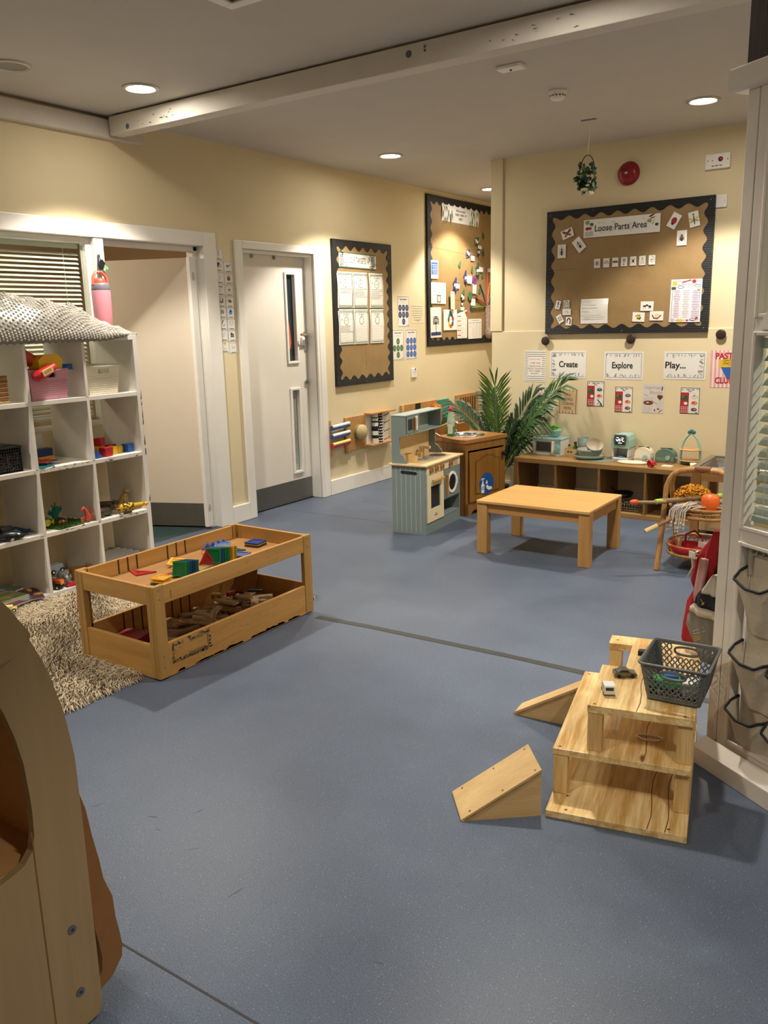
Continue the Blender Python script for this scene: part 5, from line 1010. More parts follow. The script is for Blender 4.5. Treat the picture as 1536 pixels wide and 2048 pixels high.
# things kept in the bench
rk = MB()
for k in range(9): rk.tube([(-.09+.02*k, -.08, .0), (-.09+.02*k, -.085, .06), (-.09+.022*k, -.02, .07), (-.09+.02*k, .06, .03)], .003, 5)
for z in (.02, .05): rk.tube([(-.1, -.082, z), (.1, -.082, z)], .003, 5)
rk.tube([(-.1, -.09, .004), (-.1, .07, .004), (.1, .07, .004), (.1, -.09, .004)], .004, 5, closed=True)
o = rk.build('wire_rack', mat('#9a9790', .3, .9), None, BO(1.36, .24, .042), bt_rot); tag(o, 'silver wire rack on the floor of the third bench cubby', 'rack')
t = thing('play_pan', 'black toy frying pan with long handle in the third bench cubby', 'pan', BO(1.30, .22, .13), (.05, .02, -.3))
MB().lathe([(0, 0), (.06, 0), (.075, .03), (.072, .03), (.058, .005), (0, .005)], n=26).build('pan', mat('#2b2826', .4, .4), t); MB().beam((-.07, 0, .024), (-.115, 0, .05), .016, .008).build('handle', mat('#2b2826', .4), t)
for k, (u, v, z, r, lab) in enumerate(((1.68, .20, .036, .085, 'black toy cooking pot at the bottom of the right hand bench cubby'), (1.70, .20, .105, .078, 'dark saucepan stacked on the pot in the right hand bench cubby'))):
    t = thing('play_pot', lab, 'pan', BO(u, v, z), (0, 0, .4*k), 'dark toy pots in the bench')
    MB().lathe([(0, 0), (r*.9, 0), (r, .065), (r*.95, .065), (r*.85, .006), (0, .006)], n=28).build('pot', mat('#1f2022', .3, .6), t); MB().tube([(-r, 0, .05), (-r-.03, 0, .056), (-r-.06, .01, .062)], .008, 8).build('handle', M_BLACK, t)

# low table
t = thing('low_table', 'low square beech table standing in front of the storage bench', 'table', (-2.148, 5.062, 0))
MB().box(-.385, .385, -.298, .298, .335, .357).build('tabletop', W_BEECH, t, bevel=.006, seg=3)
m = MB(); m.box(-.36, .36, -.275, -.255, .275, .335); m.box(-.36, .36, .255, .275, .275, .335); m.box(-.372, -.352, -.255, .255, .275, .335); m.box(.352, .372, -.255, .255, .275, .335); m.build('apron', wood('#9f6e38', '#b9874c', 'X', .8, .4), t)
for sx in (-1, 1):
    for sy in (-1, 1): MB().box(sx*.385-(.072 if sx > 0 else 0), sx*.385+(.072 if sx < 0 else 0), sy*.288-(.06 if sy > 0 else 0), sy*.288+(.06 if sy < 0 else 0), 0, .335).build('leg', W_BEECHZ, t, bevel=.003)

# activity panels low on the left wall
W_PLY = wood('#a9793f', '#c0925a', 'Z', .8, .5)
t = thing('music_panel', 'wooden wall panel with three bright horizontal tubes and a round drum beside the white door', 'activity panel', lw(5.775, .36), LW)
MB().box(0, .078, -.012, .31, 0, .02).build('side_board', W_PLY, t, bevel=.002); MB().box(.285, .37, -.012, .31, 0, .02).build('side_board', W_PLY, t, bevel=.002)
MB().box(.37, .61, .0, .31, 0, .016).build('drum_board', W_PLY, t, bevel=.002)
for k, (z, c1) in enumerate(((.245, '#2d5fb8'), (.168, '#2a66c0'), (.088, '#c8345c'))):
    m = MB(); m.tube([(.06, z-.004, .035), (.31, z+.006, .035)], .022, 14, 0); m.tube([(.06, z+.008, .043), (.31, z+.018, .043)], .0165, 10, 1); m.build('sound_tube', [mat(c1, .35), mat('#e6e2dc', .3)] if k < 2 else [mat(c1, .35), mat('#f0d070', .3)], t)
dm_ = MB().lathe([(0, .055), (.068, .055), (.07, .05), (.07, .0)], (.49, .16, .016), 30); dm_.build('drum', mat('#c4b183', .6, var=.06, nscale=20), t)
m = MB().lathe([(.0715, .0), (.0715, .022)], (.49, .16, .02), 30); m.build('drum_band', mat('#7f7a4c', .5), t)
t = thing('tube_panel', 'wooden shelf panel holding upright black and white patterned tubes on the left wall', 'activity panel', lw(6.39, .385), LW)
m = MB(); m.box(0, .38, 0, .285, 0, .008, 1); m.box(-.01, .40, -.012, .002, 0, .085, 0); m.box(-.01, .40, .283, .297, 0, .085, 0); m.build('shelf_frame', [W_PLY, M_WHITE], t, bevel=.0015)
m = MB().tube([(.11, .004, .04), (.11, .283, .04)], .03, 18, 0)
for a, b in ((.05, .08), (.12, .165), (.20, .215), (.24, .25)): m.tube([(.11, a, .04), (.11, b, .04)], .0306, 18, 1, caps=False)
m.build('white_banded_tube', [M_WHITE, M_BLACK], t)
m = MB().tube([(.19, .004, .04), (.19, .283, .04)], .027, 18, 0)
for r in range(10):
    for k in range(9):
        a = k*2*PI/9+(r % 2)*.35; m.ball((.19+.0265*math.sin(a), .018+r*.027, .04+.0265*math.cos(a)), .0075, 1, (1, 1, 1), 6)
m.build('spotted_tube', [M_BLACK, M_WHITE], t)
m = MB()
for y in (.03, .11, .19, .26): m.tube([(.24, y-.01, .05), (.27, y, .07), (.30, y+.014, .075)], .004, 6)
m.build('hook', M_BLACK, t)
t = thing('sensory_panel', 'wooden wall panel with black strip, orange bottle and teal board behind the play kitchen', 'activity panel', lw(6.99, .36), LW)
MB().box(0, .70, 0, .335, 0, .018).build('wood_board', W_PLY, t, bevel=.002); MB().box(.70, .95, -.02, .325, 0, .02).build('teal_board', mat('#2c8a78', .5, var=.04), t)
MB().box(.27, .36, .01, .33, .018, .024).build('black_strip', M_BLACK, t); m = MB(); m.box(.012, .04, 0, .335, .018, .03); m.build('edge_strip', W_LIGHT, t)
MB().tube([(.60, .12, .07), (.60, .26, .07), (.60, .29, .07), (.60, .30, .07)], [.06, .06, .05, .03], 16).build('orange_bottle', mat('#b8620f', .2, var=.2, nscale=25), t)
gr = MB(); gr.prism([(.70, -.02), (.95, -.02), (.93, .08), (.85, .16), (.78, .18), (.70, .08)], .021, .024); gr.build('green_hill_print', mat('#1d4a2c', .6), t)
t = thing('slatted_panel', 'wooden wall panel with dark slats half hidden behind the palm', 'activity panel', lw(8.10, .36), LW)
MB().box(0, .52, 0, .345, 0, .02).build('wood_board', W_PLY, t, bevel=.002)
m = MB()
for k in range(7): m.box(.09+k*.055, .105+k*.055, .04, .31, .02, .03)
m.build('slats', mat('#5d4326', .6), t)
# ---------------------------------------------------------------- white cubby unit and what it holds
M_SHELF = mat('#e2ded7', .45, var=.03, nscale=6, bmp=.02)
M_CHIP = mat('#4c453c', .8)
FX, BX, Y0, Y1 = -4.185, -4.548, 2.005, 3.475
t = thing('cubby_shelf', 'tall white open cubby unit filled with toys in front of the glazed screen', 'shelf unit', (FX, Y0, 0))
d_ = BX-FX
MB().box(d_, 0, 0, 1.47, 1.437, 1.467).build('top_panel', M_SHELF, t, bevel=.0015)
MB().box(d_, 0, 0, 1.47, 0, .03).build('bottom_panel', M_SHELF, t)
MB().box(d_, 0, 0, .03, .03, 1.437).build('side_panel', M_SHELF, t, bevel=.0015); MB().box(d_, 0, 1.44, 1.47, .03, 1.437).build('side_panel', M_SHELF, t, bevel=.0015)
for z in (.37, .738, 1.112): MB().box(d_, -.002, .03, 1.44, z-.012, z+.012).build('shelf_board', M_SHELF, t, bevel=.001)
for y in (.336, .707, 1.081):
    for a, b in ((.03, .358), (.382, .726), (.75, 1.10), (1.124, 1.437)): MB().box(d_, -.001, y-.009, y+.009, a, b).build('divider', M_SHELF, t)
ch = MB()
for k in range(46):
    y = rnd(.62, 1.42); z = random.choice((.37, .37, .738, .738, .02))+rnd(-.012, .012); l = rnd(.006, .035)
    ch.quad([(.0012, y, z), (.0012, y+l, z+rnd(-.003, .003)), (.0012, y+l*.7, z+rnd(.002, .006)), (.0012, y+l*.2, z+rnd(.001, .005))])
for k in range(8): z = rnd(.4, 1.1); ch.quad([(.0012, 1.462, z), (.0012, 1.47, z+.005), (.0012, 1.47, z+rnd(.02, .08)), (.0012, 1.463, z+rnd(.01, .04))])
ch.build('chipped_edge', M_CHIP, t)['kind'] = 'stuff'
ZR = (1.1245, .7505, .3825, .0305)

def tub(label, y, z, w0, w1, h, dep, c, x=-4.225):
    t = thing('storage_tub', label, 'storage tub', (x, y, z))
    m = MB(); T = .004
    def wall(p0, p1, q0, q1): m.quad([p0, p1, q1, q0])
    o = lambda s, w_, dd, zz: [(s*0, 0, 0)]
    a = [(0, -w0/2, 0), (0, w0/2, 0), (-dep*.92, w0/2, 0), (-dep*.92, -w0/2, 0)]; b = [(.008, -w1/2, h), (.008, w1/2, h), (-dep, w1/2, h), (-dep, -w1/2, h)]
    ai = [(p[0]+(-T if p[0] > -.05 else T), p[1]*(1-2*T/w0), .004) for p in a]; bi = [(p[0]+(-T if p[0] > -.05 else T), p[1]*(1-2*T/w1), h) for p in b]
    for k in (1, 2, 3): m.quad([a[k], a[(k+1) % 4], b[(k+1) % 4], b[k]])
    for k in range(4): m.quad([ai[(k+1) % 4], ai[k], bi[k], bi[(k+1) % 4]]) if k else None
    for k in range(4): m.quad([b[k], b[(k+1) % 4], bi[(k+1) % 4], bi[k]])
    m.quad(a[::-1]); m.quad(ai)
    F = lambda s, r: (.008*r, (w0+(w1-w0)*r)*(s-.5), h*r)          # front face with its hand hole
    s0, s1, r0, r1 = .36, .68, .74, .90
    for (sa, sb, ra, rb) in ((0, 1, 0, r0), (0, 1, r1, 1), (0, s0, r0, r1), (s1, 1, r0, r1)):
        m.quad([F(sa, ra), F(sb, ra), F(sb, rb), F(sa, rb)]); q = [F(sa, ra), F(sa, rb), F(sb, rb), F(sb, ra)]; m.quad([(p[0]-T, p[1], p[2]) for p in q])
    for k in range(9):
        r = .06+k*.07; s_ = .02; p, q_ = F(s_, r), F(1-s_, r)
        if r < .68: m.tube([(p[0]+.0005, p[1], p[2]), (q_[0]+.0005, q_[1], q_[2])], .0022, 6)
    m.tube([b[0], b[1], b[2], b[3]], .0045, 6, closed=True)
    m.build('tub', c, t); return t
tub('cream plastic storage tub in the top right cubby', 3.232, ZR[0], .20, .242, .168, .23, mat('#f0ead6', .4, var=.02))
tub('pink plastic storage tub overflowing with toys in the top row', 2.868, ZR[0], .222, .252, .165, .24, mat('#d39aad', .4, var=.02))
t = thing('toy_drill', 'yellow and orange toy power drill on top of the pink tub', 'toy', (-4.27, 2.875, 1.325))
MB().prism([(-.065, -.03), (.03, -.055), (.085, -.04), (.095, .02), (.065, .048), (-.03, .046), (-.07, .02)], -.04, .05, 0, Matrix.Rotation(.1, 4, 'Z') @ Matrix(((0, 0, 1, 0), (1, 0, 0, 0), (0, 1, 0, 0), (0, 0, 0, 1)))).build('yellow_body', mat('#e8b80e', .35, var=.03), t, bevel=.012, seg=3)
MB().tube([(-.02, -.05, .015), (-.03, -.085, .035), (-.04, -.115, .060)], [.036, .036, .042], 16).build('orange_barrel', mat('#c8481a', .4, var=.05), t)
m = MB(); m.tube([(-.0, .07, -.02), (0, .11, -.026), (0, .15, -.03)], [.014, .016, .014], 10); m.lathe([(0, -.013), (.028, -.013), (.028, .018), (.017, .018), (.015, -.004), (0, -.004)], (0, .155, -.03), 18); m.build('blue_handle', mat('#1c62b8', .4), t)
t = thing('toy_phone', 'red toy telephone receiver with yellow speaker grille hanging over the pink tub', 'toy', (-4.195, 2.815, 1.262), (0, 0, 0))
MB().tube([(0, .07, .045), (.012, .03, .028), (.015, -.02, .004), (.008, -.05, -.006), (.004, -.062, -.010)], [.026, .032, .037, .035, .020], 16, flat=.8).build('receiver', mat('#c0202a', .35, var=.03), t)
m = MB(); X = Matrix.Translation((.054, .0, .022)) @ Euler((PI/2, 0, PI/2)).to_matrix().to_4x4() @ Matrix.Rotation(.45, 4, 'Z')
m.prism([(-.034, -.013), (.034, -.016), (.038, .013), (-.03, .018)], -.012, .0, 0, X)
for k in range(5): m.rect(-.022+k*.010, -.019+k*.010, -.007+.002*(k % 2), .011, .0005, 1, X)
m.build('speaker_grille', [mat('#e9c983', .5), mat('#7a2a20', .5)], t)
t = thing('toy_spanner', 'blue plastic toy tool lying inside the pink tub behind the hand hole', 'toy', (-4.27, 2.88, 1.25))
MB().tube([(0, -.05, .0), (0, .05, .008)], .014, 10).build('tool', mat('#1d5aa8', .4), t)
m = MB()
for k in range(12): m.tube([(-.005, -.17+.001*k, .012+k*.012), (0, .03, .012+k*.012)], .0065, 6, k % 2)
o = m.build('woven_basket', [mat('#b98c58', .7, var=.2, nscale=50), mat('#8f6539', .7, var=.2, nscale=50)], None, (-4.215, 2.58, ZR[0])); tag(o, 'brown woven basket edge at the far left of the top row', 'basket')

# bubble wrap slumped on the top of the unit
RIDGE = [(1.9, .20), (2.55, .222), (2.75, .222), (2.92, .214), (3.11, .170), (3.31, .092), (3.44, .052), (3.50, .030), (3.56, .010)]
def ridge(y):
    for (a0, h0), (a1, h1) in zip(RIDGE[:-1], RIDGE[1:]):
        if y <= a1: f = (y-a0)/(a1-a0); f = f*f*(3-2*f); return h0+(h1-h0)*f
    return .010
def wrap_h(y, s):          # height above the top of the unit; s runs from the wall (0) to the front edge (1)
    c = math.sin(PI*min(1, s*1.02))**.55 if s < .5 else max(.0, 1-((s-.5)/.52)**2.2)
    fold = .010*math.sin(y*13+s*8)+.007*math.sin(y*29-s*14)+.005*math.sin(y*47+s*21)
    return max(.004, ridge(y)*(.12+.88*c)+fold*c*min(1, ridge(y)*12))
m = MB(); NY, NX = 76, 26; grid = []
for j in range(NY+1):
    y = 1.98+(3.535-1.98)*j/NY; row = []; lip = .030*min(1, max(0, (3.42-y)*5)); xf = FX+.018-(max(0, y-3.36)*.55)
    for i in range(NX+1):
        s = i/NX
        if s < .82: q = s/.82; x = BX+.012+(xf-BX-.012)*q; z = 1.469+wrap_h(y, q)
        else: k = (s-.82)/.18; x = xf+.010*math.sin(k*PI*.8)+.003*math.sin(y*23); z = 1.469+wrap_h(y, 1.0)*(1-k)-k*lip
        row.append((x, y+.008*math.sin(s*7), z))
    grid.append(row)
vs = [p for r in grid for p in r]; fs = [(j*(NX+1)+i, j*(NX+1)+i+1, (j+1)*(NX+1)+i+1, (j+1)*(NX+1)+i) for j in range(NY) for i in range(NX)]
M_WRAP = mat('#7b776e', .28, var=.18, nscale=25, spec=.7); M_BUB = mat('#a29e95', .1, var=.3, nscale=70, spec=.9)
t = thing('bubble_wrap', 'crumpled silvery sheet of bubble wrap slumped along the top of the cubby unit', 'bubble wrap', (0, 0, 0))
m.add(vs, fs, 0, None, True); wrap = m.build('wrap_sheet', M_WRAP, t)
b_ = MB(); k = 0; sp = .0235; ny = int(1.52/(sp*.87))
G = lambda fy, fi: None
for r in range(ny):
    for q in range(30):
        fy = (r+.5)/ny*NY; fi = (q+.5*(r % 2)+.3)/30*NX; j, i = int(fy), int(fi)
        if j >= NY or i >= NX: continue
        a, b, c = Vector(grid[j][i]), Vector(grid[j+1][i]), Vector(grid[j][i+1]); p = a+(b-a)*(fy-j)+(c-a)*(fi-i); nn = (c-a).cross(b-a)
        if nn.length < 1e-9: continue
        nn.normalize(); nn = nn if nn.z > -.2 else -nn
        u = (b-a).normalized(); w_ = nn.cross(u); R_ = .0094
        ring = [p+(u*math.cos(g*PI/3.5)+w_*math.sin(g*PI/3.5))*R_ for g in range(7)]; r2 = [p+(u*math.cos(g*PI/3.5)+w_*math.sin(g*PI/3.5))*R_*.72+nn*.0042 for g in range(7)]
        b_.add(ring+r2+[p+nn*.005], [(g, (g+1) % 7, 7+(g+1) % 7, 7+g) for g in range(7)]+[(7+g, 7+(g+1) % 7, 14) for g in range(7)], 0, None, True)
bo = b_.build('bubbles', M_BUB, t); bo['kind'] = 'stuff'

t = thing('drink_bottle', 'pink drink bottle with coral carry handle on the cubby unit behind the bubble wrap', 'bottle', (-4.40, 3.415, 1.468))
MB().lathe([(0, 0), (.045, 0), (.048, .005), (.055, .11), (.057, .262), (.055, .268)], n=30).build('bottle_body', mat('#d58c9a', .4, var=.02), t)
MB().lathe([(.055, .266), (.056, .27), (.054, .30), (.046, .312), (0, .314)], n=30).build('grey_collar', mat('#77727d', .45), t)
MB().lathe([(.044, 0), (.044, .02), (.03, .034), (0, .036)], (0, -.008, .305), 24, sy=.9).build('coral_lid', mat('#df5244', .4), t)
MB().tube([(.0, -.054, .30), (0, -.05, .345), (0, -.025, .375), (0, .012, .376), (0, .042, .35), (0, .054, .30)], .008, 10, flat=1.4).build('carry_handle', mat('#e26a55', .4), t)
t = thing('key_bunch', 'bunch of black keys and fob with green tag hanging on the white door post', 'keys', (-4.555, 3.54, 1.955))
MB().box(-.006, .012, -.006, .004, -.006, .008).build('hook', M_STEEL, t)
m = MB().tube([(.008, -.004, 0), (.010, -.012, -.06), (.012, -.014, -.15), (.012, -.002, -.155), (.012, .004, -.06), (.010, .002, 0)], .004, 6, flat=.5); m.build('lanyard', M_BLACK, t)
MB().prism([(-.012, -.075), (.012, -.085), (.03, -.045), (.01, -.022), (-.014, -.04)], .012, .024, 0, Matrix(((0, 0, 1, 0), (1, 0, 0, 0), (0, 1, 0, 0), (0, 0, 0, 1)))).build('black_fob', mat('#1a1d20', .3), t, bevel=.003)
MB().prism([(.022, -.072), (.048, -.086), (.056, -.072), (.032, -.056)], .014, .018, 0, Matrix(((0, 0, 1, 0), (1, 0, 0, 0), (0, 1, 0, 0), (0, 0, 0, 1)))).build('green_tag', mat('#6fd07a', .4), t)
m = MB(); m.box(.012, .015, -.02, -.012, -.14, -.07); m.box(.016, .019, -.008, .0, -.15, -.08); m.build('key', M_STEEL, t)

# second row
cols = {'red': mat('#b01822', .4, var=.03), 'yellow': mat('#d9a916', .4, var=.03), 'blue': mat('#1c4f9c', .4, var=.03)}
def block(label, x, y, z, s, c, rz=0, shape='cube'):
    m = MB()
    if shape == 'cube': m.box(-s/2, s/2, -s/2, s/2, 0, s)
    elif shape == 'tri': m.prism([(-s/2, 0), (s/2, 0), (-s/2, s)], -s/2, s/2, 0, Matrix(((0, 0, 1, 0), (1, 0, 0, 0), (0, 1, 0, 0), (0, 0, 0, 1))))
    elif shape == 'flat': m.box(-s/2, s/2, -s, s, 0, s*.4)
    o = m.build('building_block', cols[c], None, (x, y, z), (0, 0, rz), bevel=.002); tag(o, label, 'building block', 'coloured blocks in the second row')
z1 = ZR[1]
block('red cube at the front of the block pile, beside the yellow wedge', -4.24, 3.215, z1, .055, 'red', .08); block('blue triangular block at the left front of the block pile', -4.235, 3.145, z1, .055, 'blue', .1, 'tri')
block('yellow triangular block behind the front red cube', -4.295, 3.20, z1, .055, 'yellow', .1, 'cube'); block('red cube on top of the block pile', -4.32, 3.235, z1+.056, .05, 'red', .3)
block('yellow cube right of the front red cube', -4.27, 3.285, z1, .05, 'yellow', .35); block('small yellow cube between the pile and the blue cube', -4.285, 3.34, z1, .044, 'yellow', .2)
block('blue cube at the right of the block pile', -4.27, 3.405, z1, .052, 'blue', .15); block('red slab at the back of the block pile', -4.36, 3.345, z1, .05, 'red', .2, 'cube'); block('blue flat block at the back left of the pile', -4.37, 3.20, z1, .055, 'blue', .1, 'flat'); block('yellow flat block lying on the blue flat block', -4.37, 3.18, z1+.023, .05, 'yellow', .15, 'flat')
t = thing('flat_box', 'dark blue flat toy box with white lid leaning at the back of the second row', 'box', (-4.50, 2.90, z1)); MB().box(-.03, .03, -.11, .11, 0, .065).build('box', mat('#1a3568', .4), t); MB().box(-.028, -.02, -.10, .08, .065, .15).build('white_lid', mat('#cfcac0', .5), t)
for k, (x, y, c, rz, lab) in enumerate(((-4.235, 2.775, '#1f6f7a', .3, 'teal flat tile at the front of the second row'), (-4.31, 2.78, '#24584e', -.3, 'dark green flat tile behind the teal one'), (-4.33, 2.86, '#1d5b92', .2, 'blue flat tile in the middle of the second row'), (-4.295, 2.82, '#a8323a', .7, 'red flat tile lying across the others'))):
    o = MB().box(-.04, .04, -.055, .055, 0, .006).build('plastic_tile', mat(c, .3), None, (x, y, z1+.0062*k), (0, 0, rz), bevel=.001); tag(o, lab, 'tile', 'flat tiles in the second row')
o = MB().prism([(-.05, -.02), (.0, -.05), (.06, .0), (.01, .05)], 0, .010).build('toy_boat', mat('#c8872a', .4), None, (-4.34, 2.88, z1+.0255), (.1, 0, .3), bevel=.003); tag(o, 'orange and yellow diamond shaped toy on the flat tiles', 'toy')
t = thing('mesh_basket', 'black mesh basket full of coloured beads at the left of the second row', 'basket', (-4.225, 2.545, z1))
m = MB(); W_, H_ = .20, .135
for k in range(15): m.beam((.004*k/14, -W_/2+W_*k/14, 0), (.004, -W_/2+(W_)*k/14, H_), .004, .004)
for k in range(10): m.beam((.003, -W_/2, H_*k/9), (.003, W_/2, H_*k/9), .004, .004)
m.box(-.25, .002, W_/2-.004, W_/2, 0, H_); m.box(-.25, .002, -W_/2, -W_/2+.004, 0, H_); m.box(-.25, -.246, -W_/2, W_/2, 0, H_); m.box(-.25, .002, -W_/2, W_/2, 0, .004); m.box(-.252, .012, -W_/2-.006, W_/2+.006, H_, H_+.008); m.build('basket', M_BLACK, t)
m = MB(); bc = [mat(c, .35) for c in ('#c23', '#25a', '#d9b23a', '#c98', '#3a7', '#caa')] if False else [mat(c, .35) for c in ('#c02838', '#2858a8', '#d8b040', '#c08890', '#389060', '#c8b0a0')]
for k in range(150): m.ball((rnd(-.03, -.006), rnd(-.09, .09), rnd(.012, .11)), .008, k % 6, n=6)
bd = m.build('beads', bc, t); bd['kind'] = 'stuff'

# third row: animals
z2 = ZR[2]
g = MB(); g.prism([(-.11, -.10), (.10, -.11), (.125, .06), (.02, .12), (-.12, .09)], 0, .008)
for k in range(1500):
    x, y = rnd(-.115, .115), rnd(-.105, .10); h_ = rnd(.010, .022); a = rnd(0, 6.3); g.add([(x-.0022*math.cos(a), y-.0022*math.sin(a), .006), (x+.0022*math.cos(a), y+.0022*math.sin(a), .006), (x+rnd(-.006, .006), y+rnd(-.006, .006), .008+h_)], [(0, 1, 2)])
o = g.build('grass_mat', mat('#3b5c1c', .9, var=.35, nscale=60), None, (-4.31, 2.90, z2), (0, 0, .2)); tag(o, 'piece of artificial grass in the third row of cubbies', 'grass mat')
m = MB()
for k in range(9):
    a = -.75+k*.19; l = rnd(.075, .115); p = (l*math.sin(a)*.8, rnd(-.01, .01), l*math.cos(a)); m.tube([(0, 0, 0), (p[0]*.35, 0, p[2]*.5), p], [.006, .006, .004], 6); m.tube([(p[0]*.6, 0, p[2]*.65), (p[0]*.6+.02*(1 if k % 2 else -1), 0, p[2]*.9)], .004, 6)
o = m.build('toy_coral', mat('#0f7460', .4), None, (-4.40, 2.93, z2+.008), (0, 0, PI/2)); tag(o, 'green toy coral standing on the grass mat', 'toy plant')
t = thing('toy_fish', 'yellow green spiky toy fish on the grass mat', 'toy animal', (-4.27, 2.79, z2+.016)); m = MB().ball((0, 0, .022), .022, 0, (.6, 1.1, 1), 12); [m.add([(0, -.012+.008*k, .04), (0, -.006+.008*k, .04), (0, -.012+.008*k, .062-.003*abs(k-1))], [(0, 1, 2), (2, 1, 0)], 0) for k in range(4)]; m.quad([(0, .02, .022), (0, .045, .04), (0, .042, .006)]); m.build('body', mat('#a6a81e', .4, var=.2, nscale=60), t)
t = thing('toy_fish', 'small striped orange and black toy fish on the grass mat', 'toy animal', (-4.25, 2.87, z2+.018)); m = MB().ball((0, 0, .012), .013, 0, (.5, 1.8, .9), 12); m.ball((.001, -.006, .012), .0128, 1, (.5, .35, .92), 10); m.ball((.001, .010, .012), .0122, 2, (.5, .3, .92), 10); m.build('body', [mat('#c86a28', .4), mat('#1c1a1a', .4), M_WHITE], t); MB().quad([(0, .02, .012), (0, .035, .022), (0, .035, .002)]).build('tail', mat('#c86a28', .4), t)
t = thing('toy_lobster', 'red orange toy sea creature with curled tail beside the grass mat', 'toy animal', (-4.215, 3.02, z2)); m = MB(); m.tube([(0, 0, .012), (0, .004, .04), (0, -.006, .075), (0, -.022, .092), (0, -.034, .08), (0, -.03, .066)], [.016, .016, .010, .008, .006, .004], 10); m.build('body', mat('#bf4a30', .4, var=.12, nscale=50), t)
m = MB(); [m.tube([(0, s*.012, .015+.01*k), (0.004, s*.035, .02+.008*k), (.006, s*.05, .004+.012*k)], .003, 5) for s in (-1, 1) for k in range(3)]; m.tube([(0, .012, .03), (0, .03, .06), (0, .026, .095)], .004, 5); m.build('leg', mat('#b04028', .4), t)
def quad_animal(name, label, loc, rz, L_, H_, body, legs, neck, head, mats, lie=0, spots=None, tail=True, group='toy animals in the third row'):
    t = thing(name, label, 'toy animal', loc, (lie, 0, rz), group); m = MB()
    r = body; m.tube([(-L_*.5, 0, H_*.92), (-L_*.45, 0, H_), (-L_*.2, 0, H_*1.0), (L_*.15, 0, H_*.98), (L_*.42, 0, H_*1.03), (L_*.5, 0, H_*1.05)], [r*.55, r*.95, r, r*1.02, r*.95, r*.6], 12, flat=1.1)
    nx = (L_*.45+neck*.55, 0, H_*1.05+neck*.85); m.tube([(L_*.38, 0, H_*1.05), nx], [r*.75, r*.5], 10); m.tube([nx, (nx[0]+head*.55, 0, nx[2]+.002), (nx[0]+head*1.25, 0, nx[2]-head*.25)], [head*.5, head*.52, head*.28], 10)
    for s in (-1, 1): m.ball((nx[0]-head*.1, s*head*.38, nx[2]+head*.5), head*.2, 0, (.6, 1, 1.2), 8)
    for sx in (-.36, .36):
        for s in (-1, 1): m.tube([(L_*sx, s*r*.55, H_*.95), (L_*sx+.004, s*r*.6, H_*.45), (L_*sx, s*r*.6, .002)], [legs*1.5, legs, legs*.9], 8)
    if tail: m.tube([(-L_*.48, 0, H_), (-L_*.62, 0, H_*.7), (-L_*.62, 0, H_*.4)], legs*.45, 6)
    if spots:
        random.seed(3)
        for k in range(spots):
            a = rnd(-1.2, 1.2); x = rnd(-.45, .45)*L_; m.ball((x, r*1.0*math.sin(a), H_*1.0+r*1.02*math.cos(a)), r*.26, 1, (1, 1, 1), 6)
    m.build('body', mats, t); return t
GIR = [mat('#d3a41e', .45, var=.04), mat('#3a2410', .5)]
quad_animal('toy_giraffe', 'yellow toy giraffe with dark spots lying on its side', (-4.245, 3.30, z2+.028), 1.35, .085, .075, .024, .007, .075, .022, GIR, lie=PI/2-.25, spots=26)
quad_animal('toy_hippo', 'dark brown chunky toy hippo at the left of the animal group', (-4.25, 3.165, z2), 1.7, .085, .034, .026, .010, .012, .034, [mat('#43382e', .5, var=.1)], tail=False)
quad_animal('toy_bear', 'brown toy bear lying behind the giraffe', (-4.34, 3.25, z2+.022), .9, .09, .035, .024, .009, .02, .024, [mat('#4a2f1a', .5, var=.15)], lie=.6)
t = thing('toy_cheetah', 'sitting sandy toy cheetah, tallest of the animal group', 'toy animal', (-4.32, 3.375, z2), (0, 0, .4), 'toy animals in the third row'); m = MB()
m.tube([(-.03, 0, .02), (-.012, 0, .05), (.008, 0, .085), (.014, 0, .105)], [.026, .027, .019, .014], 12); m.ball((.022, 0, .122), .018, 0, (1.1, .9, .9), 12); m.ball((.038, 0, .117), .009, 0, (1, .9, .8), 8)
for s in (-1, 1): m.tube([(.012, s*.012, .075), (.020, s*.013, .035), (.024, s*.013, .003)], [.010, .008, .008], 8); m.tube([(-.025, s*.022, .03), (.0, s*.026, .022), (.01, s*.026, .004)], [.016, .012, .008], 8); m.ball((.016, s*.012, .138), .006, 0, (.6, 1, 1), 6)
m.tube([(-.05, 0, .012), (-.07, .02, .006), (-.06, .045, .006)], .005, 6); m.build('body', mat('#a9905a', .5, var=.3, nscale=90), t)
quad_animal('toy_tortoise', 'small grey green toy tortoise at the front edge of the animal shelf', (-4.205, 3.305, z2), 1.2, .045, .016, .020, .006, .008, .012, [mat('#5c6a4c', .5, var=.25, nscale=80)])
